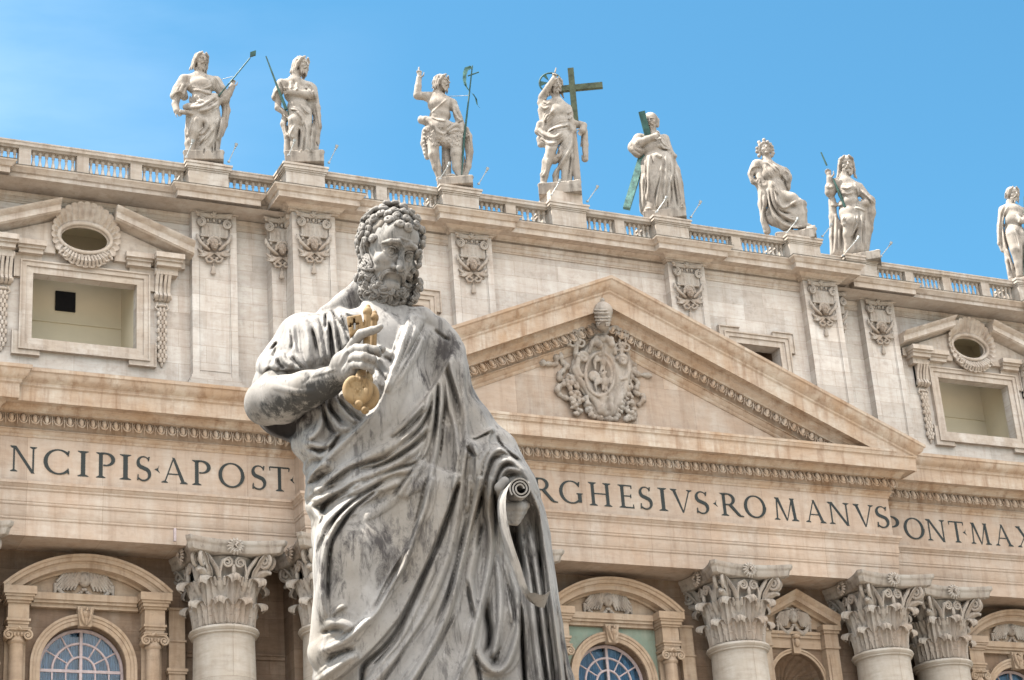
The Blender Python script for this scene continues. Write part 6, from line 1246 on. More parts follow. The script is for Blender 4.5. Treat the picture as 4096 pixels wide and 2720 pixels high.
# ================================================================ small floodlights on bent arms, two at each statue
def lamp(base, tip, lean, label):
    r = empty('floodlight', base); tag(r, label, 'floodlight', 'floodlights on thin arms along the balustrade')
    b = Vector((0, 0, 0)); t = Vector(tip) - Vector(base); mid = t * .8
    MB().tube([b, t * .5, mid], .024, 6).box(-.05, .05, -.05, .05, -.04, .04).build('arm', M['lampgrey'], r, smooth=60)
    k = MB(); k.tube([mid, t * .92], .028, 6); k.ball(mid, .05, 8, 6); k.ball(t * .92, .06, 8, 6); k.tube([t * .9, t + Vector((0, 0, .05))], [.06, .085], 8); k.build('lamp_head', M['lampgrey'], r, smooth=60)
def onplane(u, v, y):
    r = ROT @ np.array([(u - 2048) / FPX, -(v - 1360) / FPX, -1.0]); return CAM + r * (y - CAM[1]) / r[1]
WHO = {1: 'the statue with the spear', 2: 'the statue with the folded arm', 3: 'the statue raising one finger', 4: 'the tallest statue with the cross', 5: 'the statue hugging the beam', 6: 'the crowned statue', 7: 'the statue in the wide cloak'}
for k, (bx, by), (tx, ty), y in ((1, (745, 628), (773, 563), .75), (1, (915, 646), (946, 578), .75), (2, (1155, 620), (1180, 562), -.4), (2, (1316, 650), (1348, 585), -.4), (3, (1760, 715), (1799, 654), -.4), (3, (1915, 735), (1951, 675), -.4), (4, (2205, 780), (2241, 722), -.4), (4, (2350, 805), (2391, 747), -.4),
                              (5, (2626, 848), (2667, 790), -.4), (5, (2764, 868), (2803, 808), -.4), (6, (3148, 930), (3193, 875), -.4), (6, (3290, 945), (3328, 898), -.4), (7, (3372, 1022), (3436, 950), .75), (7, (3524, 1025), (3566, 972), .75)):
    b = onplane(bx, by, y); t_ = onplane(tx, ty, y - .25); left = (bx, tx)[0] and (k, bx) in {(1, 745), (2, 1155), (3, 1760), (4, 2205), (5, 2626), (6, 3148), (7, 3372)}
    lamp(tuple(b), tuple(t_), 0, 'thin pale floodlight standing %s %s' % ('in front of' if left else 'at the right of', WHO[k]))
# ================================================================ the great statue in front
def weathered(name, base, pale, dark, amt=.5, sc=1.0, warm=(.40, .33, .26), loc=0, blobs=()):
    base, warm, pale, dark = [tuple(k * .62 for k in c_) for c_ in (base, warm, pale, dark)]
    m, t, b = mat_new(name); v = coords(t)
    c = mix(t, ramp(t, noise(t, v, 1.6 * sc, 6, .62, (1, 1, .8), (loc, 0, 0)), [(.38, 0), (.62, 1)]), base, pale)
    c = mix(t, mth(t, 'MULTIPLY', ramp(t, noise(t, v, 1.3 * sc, 5, .6, (1, 1, .5), (loc, 3, 7)), [(.5, 0), (.66, 1)]), .5), c, warm)
    big = noise(t, v, 1.5 * sc, 4, .6, (1.1, 1.1, .55), (loc + 4, 5, 2), .6); fine = noise(t, v, 9 * sc, 8, .78, (1.2, 1.2, .45), (loc, 1, 2), .4)
    dk = mth(t, 'ADD', mth(t, 'MULTIPLY', big, .5), mth(t, 'MULTIPLY', fine, .5))
    for (p, r_, w_) in blobs:      # soot patches where rain does not wash the stone
        mp = t.nodes.new('ShaderNodeMapping'); mp.vector_type = 'TEXTURE'; mp.inputs['Location'].default_value = tuple(p); mp.inputs['Scale'].default_value = r_; t.links.new(v, mp.inputs[0])
        ln = t.nodes.new('ShaderNodeVectorMath'); ln.operation = 'LENGTH'; t.links.new(mp.outputs[0], ln.inputs[0])
        dk = mth(t, 'ADD', dk, mth(t, 'MULTIPLY', mth(t, 'SUBTRACT', 1.0, ln.outputs['Value'], True), w_ * .72))
    c = mix(t, mth(t, 'MULTIPLY', ramp(t, dk, [(.555 - .06 * amt, 0), (.64 - .06 * amt, 1)]), .9), c, dark)
    drip = noise(t, v, 7 * sc, 6, .7, (2.2, 2.2, .16), (loc + 9, 2, 2))
    c = mix(t, mth(t, 'MULTIPLY', ramp(t, drip, [(.54, 0), (.68, 1)]), .6), c, dark)
    c = mix(t, mth(t, 'MULTIPLY', ramp(t, noise(t, v, 8 * sc, 7, .72, (2, 2, .18), (loc + 1, 8, 8)), [(.60, 0), (.70, 1)]), .55), c, tuple(min(1, k * 1.25) for k in pale))
    sp = noise(t, v, 26 * sc, 8, .8, (1, 1, 1), (loc + 7, 7, 1)); c = mix(t, mth(t, 'MULTIPLY', ramp(t, sp, [(.56, 0), (.66, 1)]), .35), c, dark)
    t.links.new(c, b.inputs['Base Color']); h = mth(t, 'ADD', mth(t, 'MULTIPLY', noise(t, v, 30, 6, .75), .5), mth(t, 'MULTIPLY', noise(t, v, 7, 6, .65), .5)); bump(t, b, h, .35, .012); b.inputs['Roughness'].default_value = .8
    return m
M['ap_crevice_shade'] = weathered('crevice_shade_marble', (.10, .094, .088), (.16, .15, .14), (.022, .021, .02), .6, 2.0)  # dark under hair and beard: shade between curls put into the colour
M['gilt'] = weathered('worn_gilding', (.22, .13, .055), (.30, .205, .105), (.08, .048, .025), .4, 3, (.22, .16, .09), 2)
APB = (-35.55, -64.45, 4.0)
F = Carve(APB)
M['ap_robe'] = weathered('weathered_marble', (.205, .192, .183), (.35, .333, .32), (.035, .029, .030), .38, warm=(.27, .23, .185), blobs=[(F.pt(u, v, d), r_, w_) for u, v, d, r_, w_ in ((1790, 1400, -.05, (.16, .4, .30), .15), (1500, 2180, -.5, (.30, .4, .25), .05), (1110, 1720, 0, (.40, .4, .16), .25), (1830, 1780, -.2, (.08, .4, .50), .14), (1700, 1480, -.25, (.10, .3, .22), .12), (1880, 1580, 0, (.14, .4, .35), .14), (1860, 2150, -.1, (.20, .4, .35), .10), (1380, 1900, -.3, (.35, .3, .16), .10), (1300, 1440, -.2, (.10, .3, .3), .08), (1330, 2640, -.4, (.15, .3, .10), .16), (1600, 1850, -.3, (.5, .4, .2), .05))])
M['ap_arm'] = weathered('blackened_marble', (.165, .152, .143), (.30, .283, .27), (.022, .022, .022), 0.55, 1.3, (.2, .17, .14), 3, [(F.pt(u, v, d), r_, w_) for u, v, d, r_, w_ in ((1290, 1580, -.5, (.40, .3, .12), .26), (1150, 1630, -.3, (.32, .3, .13), .20), (1480, 1420, -.8, (.13, .2, .13), .12))])
M['ap_head'] = weathered('pale_weathered_marble', (.21, .197, .187), (.29, .274, .262), (.045, .043, .04), .2, 1.6, (.23, .20, .17), 5)
M['ap_hair'] = weathered('dirty_marble', (.175, .161, .15), (.28, .263, .25), (.028, .027, .026), .45, 2.5, (.2, .17, .14), 8)
F = Carve(APB).setup((955, 1190, -.95), (2345, 3330, .95), .0098)
APO = empty('apostle_statue', APB, F.rz); tag(APO, 'big weathered marble statue of a bearded curly-haired man holding gilded keys and a scroll', 'statue'); F.root = APO
def tr(o, s): return lambda *P: [(o[0] + p[0] * s, o[1] + p[1] * s, *p[2:]) for p in P]
A = tr((960, 1200), .4847); B = tr((1560, 1200), .4847); Cc = tr((1180, 1940), .4974); D_ = tr((1660, 1940), .4974)
# --- masses
F.c((1520, 1230, .02, 78), (1525, 1300, .05, 95), k=30)
F.c((1230, 1362, .08, 100), (1400, 1378, .06, 122), (1600, 1402, .06, 118), (1740, 1385, .10, 88), k=50, q=.85)
F.c((1480, 1440, .02, 220), (1500, 1600, .0, 225), (1520, 1800, .0, 240), (1530, 1980, .0, 255), k=60, q=.8)
F.c((1530, 1980, .02, 250), (1560, 2250, .05, 270), (1600, 2550, .05, 310), (1650, 2900, .05, 370), (1670, 3250, .05, 400), k=60, q=.8)
F.c((1440, 2080, -.10, 140), (1420, 2250, -.30, 150), (1390, 2470, -.34, 125), (1360, 2590, -.28, 105), (1370, 2760, -.12, 95), (1380, 3200, -.1, 100), k=60)     # advanced thigh and knee
F.e(1330, 2590, -.36, 62, 48, 60, k=40)
F.c((1270, 1880, .0, 55), (1320, 2000, -.02, 80), (1330, 2150, .0, 70), (1320, 2400, .0, 50), k=40)
F.c((1760, 1380, .10, 80), (1790, 1550, .12, 90), (1840, 1700, .10, 105), (1900, 1820, .05, 110), k=40, q=.9)      # arm under the cloak
F.c((1830, 1500, .25, 30), (1900, 1680, .25, 60), (1990, 1800, .22, 75), (2050, 1900, .20, 75), k=40)
F.c((1860, 1830, .02, 100), (1980, 1900, -.10, 105), (2060, 1950, -.16, 85), k=30)
F.c((1760, 1800, .02, 130), (1780, 2000, .0, 130), (1800, 2300, .0, 130), (1830, 2600, .0, 150), (1850, 3200, .02, 180), k=50, q=.85)
F.c((1960, 1950, .10, 75), (1980, 2200, .10, 85), (2010, 2500, .08, 110), (2040, 2800, .08, 130), (2060, 3250, .08, 150), k=40)
F.c((2090, 1950, .14, 58), (2120, 2200, .16, 66), (2160, 2500, .16, 84), (2200, 2750, .16, 96), (2240, 3250, .16, 110), k=30)
F.c(*A((1340, 160, .0, 62), (1420, 190, -.02, 60), (1480, 180, .05, 60)), k=20); F.c((1790, 1360, .06, 44), (1815, 1385, .08, 34), k=16); F.e(1640, 1262, .02, 50, 22, 50, k=12)
F.c((2085, 1930, .30, 60), (2130, 2150, .32, 70), (2160, 2500, .34, 90), k=20); F.c((1760, 1900, .35, 160), (1900, 2500, .35, 200), (1950, 3200, .35, 200), k=30); F.c((2020, 1980, .32, 90), (2040, 2200, .34, 100), (2090, 2600, .34, 130), (2120, 3200, .34, 150), k=30)
F.c((1450, 1150, .10, 50), (1385, 1215, .10, 46), (1310, 1262, .10, 44), k=40)
F.c((1630, 1268, -.02, 30), (1690, 1272, .0, 40), (1755, 1312, .04, 40), (1815, 1368, .08, 28), k=22); F.c((1650, 1290, -.12, 30), (1590, 1400, -.22, 26), (1560, 1480, -.25, 20), k=20)
F.c((1120, 1700, .06, 52), (1190, 1722, .06, 52), (1260, 1745, .04, 56), (1330, 1760, .0, 60), k=26)
# sleeve of the raised arm, hollowed out
F.c((1215, 1365, .08, 120), (1150, 1470, .08, 112), (1110, 1560, .10, 100), (1120, 1640, .12, 96), (1180, 1665, .12, 84), (1260, 1690, .10, 90), k=40); F.e(1255, 1480, .0, 120, 150, 130, k=50)
F.c((1050, 1660, -.42, 84), (1130, 1672, -.38, 90), (1230, 1650, -.42, 80), k=8, mode='cut'); F.c((1062, 1668, -.08, 62), (1140, 1690, -.06, 66), (1215, 1690, -.08, 54), k=8, mode='cut')
F.c(*A((590, 1040, -.06, 62), (610, 960, -.10, 44)), k=20); F.c(*A((540, 1190, .0, 60), (660, 1200, -.05, 90), (760, 1150, -.05, 80)), k=25); F.c(*A((600, 1230, .0, 60), (700, 1230, .0, 70)), k=20)
F.relief([
 # tunic over the raised-arm shoulder
 ('r', 15, 13, A((430, 190), (425, 320), (450, 420), (500, 510), (560, 590))), ('r', 18, 14, A((520, 150), (560, 300), (570, 450), (600, 560))), ('r', 15, 16, A((610, 130), (650, 280), (680, 420), (690, 540))), ('r', 13, 17, A((690, 90), (710, 250), (720, 400), (740, 530))), ('r', 11, 16, A((740, 70), (775, 240), (800, 400), (815, 520))), ('r', 11, 15, A((790, 70), (840, 220), (870, 340), (880, 400))), ('r', 11, 13, A((830, 80), (890, 180), (920, 260))),
 ('g', 8, 26, A((706, 110), (705, 250))), ('g', 10, 30, A((745, 180), (752, 320), (765, 520))), ('g', 8, 24, A((790, 220), (820, 380), (845, 480))), ('g', 9, 22, A((585, 230), (620, 330), (640, 460))), ('g', 8, 18, A((410, 230), (430, 350), (420, 430))), ('g', 8, 16, A((740, 70), (800, 160), (860, 240), (890, 320))), ('g', 7, 18, A((870, 290), (905, 370))),
 ('s', 26, 14, A((190, 620), (240, 560), (300, 590), (420, 580), (560, 590))), ('r', 12, 15, A((270, 460), (280, 530), (320, 575))), ('r', 12, 15, A((340, 420), (370, 500), (440, 550))), ('r', 12, 15, A((400, 440), (460, 500), (520, 575))), ('g', 8, 20, A((300, 480), (330, 540), (380, 575))), ('g', 9, 24, A((420, 450), (470, 520), (540, 585))), ('g', 7, 16, A((250, 420), (290, 370), (310, 350))), ('g', 9, 14, A((240, 560), (280, 450), (300, 370))),
 ('s', 24, 13, A((975, 130), (880, 80), (800, 62))), ('r', 9, 10, A((800, 80), (900, 110), (980, 135))),
 # chest folds
 ('s', 22, 20, A((1270, 440), (1200, 400), (1120, 370))), ('r', 12, 14, A((1310, 330), (1300, 460), (1240, 560), (1180, 700))), ('r', 12, 15, A((1110, 470), (1190, 530), (1250, 610))), ('g', 8, 18, A((1120, 540), (1190, 640), (1220, 680))), ('r', 11, 13, A((1130, 580), (1150, 680), (1190, 720))), ('r', 10, 13, A((1090, 620), (1130, 730), (1130, 800))), ('g', 7, 15, A((1170, 470), (1230, 490), (1260, 540))),
 # waist under the forearm
 ('r', 15, 20, A((640, 860), (672, 950), (655, 1060), (590, 1130), (530, 1150))), ('r', 14, 19, A((700, 800), (720, 900), (770, 990), (840, 1060), (930, 1045))), ('r', 14, 18, A((760, 790), (830, 880), (900, 960), (990, 1020))), ('r', 13, 17, A((820, 760), (900, 850), (1000, 950))), ('r', 12, 15, A((860, 730), (950, 880), (1040, 960))), ('g', 9, 28, A((720, 820), (745, 900), (820, 990), (850, 1010))), ('g', 8, 24, A((800, 800), (880, 900), (970, 1000))), ('g', 9, 26, A((690, 880), (700, 970), (760, 1080), (830, 1090))), ('g', 7, 20, A((900, 890), (960, 960), (1020, 1010))),
 ('r', 15, 20, A((510, 1165), (620, 1200), (720, 1200), (800, 1130))), ('r', 15, 20, A((560, 1230), (650, 1295), (720, 1260), (780, 1170))), ('g', 9, 26, A((560, 1205), (650, 1240), (740, 1225))), ('g', 10, 30, A((850, 1090), (780, 1180), (720, 1280))),
 # cloak edge running over the chest and its long diagonal folds
 ('s', 36, 20, A((1540, 150), (1400, 120), (1345, 290), (1300, 430), (1250, 560), (1190, 740), (1120, 880), (1010, 1010), (870, 1140), (760, 1240), (670, 1340), (560, 1460), (545, 1560))),
 ('r', 19, 20, A((1500, 170), (1400, 330), (1320, 500), (1250, 660), (1200, 760))), ('r', 15, 17, A((1400, 180), (1350, 330), (1290, 520), (1230, 680))), ('g', 8, 22, A((1440, 200), (1370, 380), (1300, 560), (1240, 700))), ('g', 7, 18, A((1520, 230), (1440, 400), (1340, 580), (1260, 720))),
 ('r', 15, 12, A((1140, 870), (1020, 1010), (880, 1150), (760, 1270), (620, 1400))), ('r', 22, 22, A((1568, 900), (1430, 1060), (1260, 1200), (1060, 1290), (900, 1370), (780, 1450), (680, 1540))), ('g', 12, 34, A((1568, 880), (1440, 1010), (1350, 1100), (1230, 1190))), ('g', 10, 26, A((1340, 1200), (1200, 1300), (1020, 1350), (880, 1410), (760, 1500))),
 ('r', 17, 22, A((1568, 1120), (1430, 1250), (1280, 1350), (1120, 1420), (960, 1480), (850, 1560))), ('r', 14, 18, A((1568, 1020), (1440, 1140), (1320, 1230), (1180, 1330))), ('g', 12, 34, A((1568, 1070), (1450, 1190), (1300, 1300), (1130, 1380), (960, 1400))), ('r', 15, 19, A((1568, 1330), (1430, 1400), (1260, 1420), (1100, 1500), (960, 1568))), ('g', 9, 24, A((1568, 1270), (1440, 1350), (1280, 1400), (1120, 1470))), ('r', 14, 15, A((900, 1370), (960, 1400), (900, 1480), (780, 1568))), ('r', 18, 18, A((560, 1460), (620, 1380), (760, 1340))), ('g', 10, 20, A((600, 1500), (700, 1440), (820, 1390))),
 # shoulder, hem and the hanging folds of the right half
 ('s', 40, 16, B((545, 325), (500, 450), (440, 570), (400, 640), (340, 735), (250, 860), (120, 990), (0, 1110))), ('r', 22, 16, B((330, 210), (230, 400), (120, 560), (0, 720))), ('g', 8, 14, B((290, 200), (170, 400), (60, 560), (0, 640))), ('g', 9, 20, B((360, 240), (430, 300), (500, 340))),
 ('r', 15, 19, B((590, 380), (600, 600), (600, 800), (625, 1000), (620, 1200), (600, 1400), (580, 1568))), ('r', 15, 19, B((520, 450), (500, 560), (550, 740), (580, 900), (590, 1050))), ('g', 12, 40, B((480, 510), (480, 600), (530, 760), (565, 900), (570, 1000))), ('r', 13, 17, B((460, 600), (470, 760), (500, 900), (540, 1060), (560, 1300), (540, 1500))), ('r', 15, 20, B((420, 640), (430, 800), (420, 960), (395, 1150), (360, 1350), (310, 1568))), ('g', 9, 34, B((398, 680), (385, 860), (370, 1050), (340, 1200))), ('g', 8, 28, B((450, 640), (455, 860), (430, 1040), (415, 1240), (370, 1450))),
 ('r', 15, 17, B((380, 700), (370, 880), (340, 1050), (290, 1220), (180, 1420), (100, 1568))), ('r', 14, 19, B((335, 750), (300, 900), (220, 1060), (120, 1190), (0, 1290))), ('g', 10, 34, B((350, 770), (320, 920), (260, 1040), (180, 1130), (60, 1230))), ('r', 11, 15, B((300, 830), (200, 950), (100, 1070), (0, 1170))), ('g', 9, 30, B((290, 880), (160, 1020), (60, 1110), (0, 1150))), ('g', 9, 24, B((350, 1050), (260, 1280), (150, 1450), (60, 1568))), ('r', 14, 14, B((290, 1240), (240, 1400), (160, 1568))),
 # drapery swinging from the lowered arm
 ('s', 34, 16, B((870, 1090), (840, 1055), (760, 1100), (700, 1130), (640, 1120))), ('g', 10, 28, B((640, 1130), (700, 1150), (770, 1120), (850, 1080))), ('r', 15, 17, B((640, 1140), (700, 1230), (715, 1340), (700, 1568))), ('g', 9, 26, B((620, 1200), (690, 1280), (700, 1300))), ('r', 15, 17, B((860, 1190), (800, 1260), (740, 1360), (730, 1568))), ('r', 12, 19, B((765, 1568), (790, 1420), (815, 1300), (880, 1235), (960, 1240), (1040, 1290), (1080, 1340))), ('g', 9, 30, B((780, 1540), (810, 1400), (850, 1310), (930, 1290))),
 ('r', 14, 20, B((830, 1560), (860, 1440), (900, 1350), (980, 1320), (1060, 1370), (1130, 1460), (1180, 1568))), ('r', 12, 18, B((890, 1520), (930, 1420), (1000, 1390), (1070, 1410), (1120, 1470))), ('g', 8, 26, B((870, 1540), (900, 1430), (960, 1360), (1040, 1370))), ('g', 8, 24, B((910, 1568), (950, 1470), (1020, 1440), (1080, 1450))), ('r', 13, 14, B((870, 1200), (960, 1230), (1060, 1330))), ('g', 8, 22, B((870, 1110), (920, 1200), (1010, 1280), (1070, 1330))),
 # over the thigh (crop C)
 ('r', 17, 22, Cc((780, 0), (620, 70), (430, 150), (300, 240), (220, 340), (195, 450), (215, 560))), ('r', 16, 24, Cc((660, 50), (500, 150), (370, 250), (285, 370), (240, 500), (215, 660), (210, 860), (235, 1010), (262, 1105))), ('g', 10, 32, Cc((640, 20), (470, 130), (350, 240), (275, 360), (235, 460))), ('g', 10, 34, Cc((600, 90), (450, 210), (350, 360), (290, 480), (268, 700), (262, 900), (275, 1060))), ('r', 18, 22, Cc((480, 10), (300, 60), (190, 120), (130, 170), (190, 260), (190, 360))), ('g', 12, 28, Cc((420, 30), (300, 110), (230, 180), (220, 250))),
 ('r', 26, 12, Cc((1000, 0), (850, 60), (740, 150), (620, 220), (500, 260))), ('r', 14, 26, Cc((1090, 0), (1040, 200), (985, 330), (930, 500), (860, 660), (750, 830), (650, 1010), (540, 1130), (430, 1230), (320, 1290), (180, 1345))), ('g', 14, 30, Cc((900, 560), (820, 680), (740, 830), (640, 1000), (560, 1100))), ('g', 10, 18, Cc((1040, 20), (1000, 200), (940, 380), (900, 500))),
 ('s', 70, 20, Cc((340, 1568), (440, 1490), (620, 1325), (800, 1120), (900, 960), (1000, 760), (1100, 530), (1210, 250), (1300, 0))), ('g', 12, 46, Cc((1290, 60), (1230, 260), (1120, 540), (1010, 780), (930, 960), (840, 1150), (720, 1310), (560, 1450), (540, 1568))),
 ('r', 14, 20, Cc((1020, 850), (950, 1050), (850, 1230), (720, 1400), (600, 1568))), ('g', 9, 34, Cc((900, 1060), (820, 1230), (700, 1380), (600, 1480))), ('r', 19, 20, Cc((1330, 20), (1310, 200), (1270, 420), (1200, 660), (1110, 880), (1010, 1080), (880, 1290), (740, 1450), (640, 1568))), ('r', 15, 14, Cc((1150, 500), (1100, 700), (1000, 950), (900, 1150))), ('g', 12, 44, Cc((1390, 260), (1350, 420), (1310, 600), (1260, 800), (1200, 980), (1100, 1180))), ('g', 9, 18, Cc((1130, 940), (1000, 1160), (860, 1360), (720, 1568))),
 ('r', 18, 28, Cc((1480, 0), (1440, 230), (1390, 420), (1320, 640), (1280, 850), (1220, 1040), (1130, 1240), (1030, 1420), (940, 1568))), ('r', 13, 18, Cc((1400, 0), (1395, 120), (1385, 240))), ('g', 9, 36, Cc((1510, 60), (1460, 240), (1400, 460))), ('g', 11, 26, Cc((1300, 880), (1250, 1080), (1180, 1240), (1060, 1440), (980, 1568))),
 ('r', 24, 20, Cc((240, 1140), (320, 1110), (420, 1130), (460, 1180))), ('g', 12, 22, Cc((210, 1200), (300, 1160), (400, 1160))), ('g', 14, 26, Cc((260, 1450), (300, 1380), (420, 1330), (480, 1330))), ('r', 15, 20, Cc((230, 1540), (330, 1470), (430, 1400), (520, 1360))), ('r', 12, 12, Cc((280, 1080), (340, 1000), (420, 960))),
 # hanging folds (crop D)
 ('r', 16, 24, D_((610, 0), (590, 200), (615, 420), (600, 620), (560, 830), (510, 1040), (480, 1150), (440, 1330), (340, 1568))), ('g', 10, 32, D_((415, 760), (445, 940), (480, 1110))), ('r', 20, 20, D_((540, 240), (490, 500), (440, 740), (470, 950), (485, 1100))), ('g', 12, 26, D_((540, 260), (520, 420), (500, 540))), ('g', 10, 44, D_((640, 60), (645, 250), (640, 480))),
 ('r', 15, 22, D_((640, 520), (675, 740), (685, 960), (670, 1180), (640, 1340), (620, 1400))), ('g', 14, 44, D_((590, 900), (575, 1040), (600, 1180), (590, 1300), (550, 1370))), ('r', 16, 24, D_((490, 1200), (520, 1360), (580, 1460), (660, 1500), (740, 1440), (800, 1290), (840, 1100), (820, 860), (740, 620), (690, 480))), ('g', 10, 24, D_((700, 640), (750, 820), (790, 1000), (810, 1120))), ('r', 12, 16, D_((700, 560), (740, 760), (770, 960), (790, 1120))), ('g', 9, 20, D_((620, 1480), (640, 1400), (700, 1300))), ('g', 10, 26, D_((460, 1350), (500, 1450), (520, 1568))),
 ('g', 11, 56, D_((840, 860), (855, 1060), (862, 1300), (880, 1568))), ('g', 20, 40, D_((790, 240), (800, 420), (840, 600), (860, 760))), ('r', 18, 26, D_((870, 380), (900, 560), (930, 800), (950, 1050), (980, 1300), (1010, 1568))), ('r', 16, 24, D_((880, 200), (930, 450), (980, 720), (1020, 980), (1050, 1250), (1085, 1568))), ('g', 9, 40, D_((860, 380), (930, 660), (975, 950), (1010, 1250), (1060, 1568))), ('g', 9, 42, D_((960, 160), (985, 420), (1010, 680), (1040, 950), (1080, 1250), (1110, 1568))),
 ('r', 12, 30, D_((930, 40), (1000, 220), (1040, 480), (1080, 720), (1110, 950), (1140, 1200), (1185, 1568))), ('g', 8, 18, D_((1060, 560), (1110, 860), (1150, 1150), (1210, 1568)))], amp=2.15, broad=2.5, edge=5, open_v=((1915, 1990), (2680, 2800)), gamp=.95, companions=1.6, comp_h=.16)
F.build('robe', M['ap_robe'], APO)

# --- raised arm and hand, the keys
Hh = tr((1300, 1180), .3189)
F = Carve(APB).setup((975, 1270, -1.35), (1600, 1740, .25), .0085); F.root = APO
F.c((1150, 1480, .0, 60), (1070, 1600, -.12, 84), k=20); F.c((1075, 1612, -.12, 88), (1130, 1598, -.22, 92), (1230, 1560, -.36, 74), (1310, 1530, -.46, 56), (1370, 1500, -.54, 45), k=22); F.e(1048, 1625, -.10, 60, 66, 60, k=30)
F.c(*Hh((160, 980, -.56, 150), (250, 860, -.62, 160)), k=10) if False else None
F.c(*[(u, v, d, r * .3189) for u, v, d, r in Hh((170, 985, -.58, 150), (240, 860, -.63, 150), (330, 740, -.68, 110))], k=16, q=.8)
F.c(*[(u, v, d, r * .3189) for u, v, d, r in Hh((250, 980, -.62, 120), (330, 960, -.68, 95), (360, 880, -.70, 70))], k=14)
def fing(*P, k=5): F.c(*[(u, v, d, r * .3189) for u, v, d, r in Hh(*P)], k=k)
fing((300, 700, -.68, 66), (370, 590, -.74, 60), (450, 490, -.80, 58), (590, 445, -.86, 50), (650, 430, -.88, 44), (700, 395, -.90, 36))
fing((320, 720, -.70, 56), (390, 670, -.80, 56), (520, 672, -.90, 55), (640, 690, -.92, 50), (680, 750, -.88, 34))
fing((330, 800, -.70, 56), (390, 770, -.82, 54), (500, 775, -.92, 54), (600, 805, -.92, 48), (620, 870, -.86, 38))
fing((330, 890, -.70, 54), (400, 870, -.80, 52), (490, 880, -.88, 52), (570, 905, -.88, 46), (590, 960, -.82, 36))
fing((300, 900, -.60, 60), (480, 780, -.62, 50), (640, 690, -.68, 46), (700, 690, -.74, 48), (720, 675, -.76, 44))
for P_ in (((345, 640, -.78), (330, 560, -.80)), ((300, 820, -.76), (345, 860, -.80))): pass
F.relief([('g', 5, 5, Hh((430, 930), (400, 1000), (330, 1060))), ('r', 6, 4, Hh((170, 900), (230, 760), (290, 680))), ('r', 6, 4, Hh((210, 960), (270, 850), (310, 800))), ('r', 7, 4, A((560, 640), (680, 600), (800, 570))), ('g', 6, 4, A((600, 600), (560, 660), (500, 700))), ('r', 14, 5, A((250, 700), (450, 760), (640, 760))), ('g', 3, 3, Hh((690, 420), (720, 400), (725, 380)))])
F.build('raised_arm', M['ap_arm'], APO)
def keyobj(dx, dy, dd, back):
    G = Carve(APB).setup((1360 + dx, 1200 + dy, -1.15 + dd), (1560 + dx, 1680 + dy, -.35 + dd), .0062); s = .3189
    def g(*P, k=3, mode='add'): G.c(*[(u + dx, v + dy, d + dd, r * s) for u, v, d, r in Hh(*P)], k=k, mode=mode)
    g((540, 150, -.76, 32), (540, 160, -.76, 32), k=4); g((536, 205, -.76, 56), (534, 215, -.76, 58)); g((532, 235, -.76, 43), (520, 640, -.76, 43), (470, 980, -.76, 38)); g((460, 985, -.76, 62), (452, 1020, -.76, 66)); g((450, 1040, -.76, 40), (430, 1090, -.76, 40))
    cu, cv = 410, 1195
    for sx in (-1, 1):
        P_ = []
        for i in range(26):
            t = i / 25; a = R(75 - 245 * t) if sx > 0 else R(105 + 245 * t); P_.append((cu + sx * 22 + 118 * math.cos(a), cv - 5 - 135 * math.sin(a), -.78, 46))
        g(*P_, k=5)
        for cyy, hnd in ((-58, 1), (50, -1)):
            sp = [(cu + sx * (50 + 34 * (1 - .8 * t) * math.cos(2 * math.pi * 1.3 * t + 1.6) * 1.0), cv + cyy + hnd * 40 * (1 - .8 * t) * math.sin(2 * math.pi * 1.3 * t + 1.6), -.79, 17 * (1 - .3 * t)) for t in np.linspace(0, 1, 18)]; g(*sp, k=2)
        G.e(*[(cu + sx * 55) * s + 1300 + dx, cv * s + 1180 + dy], -.72 + dd, 75 * s, 110 * s, 16 * s, k=2)
    g((cu, cv, -.80, 20), (cu, cv + 4, -.80, 20)); g((cu + 10, cv + 175, -.80, 48), (cu + 12, cv + 176, -.80, 48)); g((cu, cv - 140, -.78, 30), (cu, cv + 130, -.78, 24))
    if not back:
        c = G.pt(*Hh((388, 405))[0], -.74); a = R(-8); G.V.box(c, (92 * s * G.k, .055, 128 * s * G.k), 0, [[math.cos(a), 0, math.sin(a)], [0, 1, 0], [-math.sin(a), 0, math.cos(a)]], .012)
        for (pu, pv, hx, hz) in ((372, 392, .0085, .048), (372, 392, .036, .0085), (318, 425, .012, .009)): G.V.box(G.pt(*Hh((pu, pv))[0], -.74), (hx, .2, hz), 0, None, .001, 'cut')
    link('key', G.V.mesh('key', M['gilt']), APO)
keyobj(0, 0, 0, False); keyobj(26, 24, .12, True)

# --- lowered hand with the scroll
F = Carve(APB).setup((1960, 1900, -.75), (2160, 2140, .25), .0085); s = .4974
F.c(*[(u, v, d, r * s) for u, v, d, r in D_((800, 60, .05, 110), (815, 160, -.18, 95), (810, 230, -.24, 70))], k=14)
for i, (v, r_) in enumerate(((175, 46), (225, 36), (262, 32), (295, 28))): F.c(*[(u, w, d, q * s) for u, w, d, q in D_((890 - i * 18, v - 12, -.24, r_ * .8), (830 - i * 6, v + 4, -.40 + i * .015, r_), (765, v + 4, -.38 + i * .015, r_ * .9))], k=3)
F.c(*[(u, v, d, r * s) for u, v, d, r in D_((700, 60, -.30, 40), (680, 20, -.36, 40), (720, -30, -.38, 38))], k=4)
F.build('lowered_hand', M['ap_robe'], APO)
F = Carve(APB).setup((1900, 1900, -1), (2300, 2500, .5), .1)
sc_ = MB(); c0 = F.pt(*D_((850, 28))[0], -.56); c1 = F.pt(*D_((765, 110))[0], -.18); ax = c1 - c0; L_ = np.linalg.norm(ax); ax /= L_; ux = np.cross(ax, (0, 0, 1)); ux /= np.linalg.norm(ux); uz = np.cross(ux, ax)
rows = []
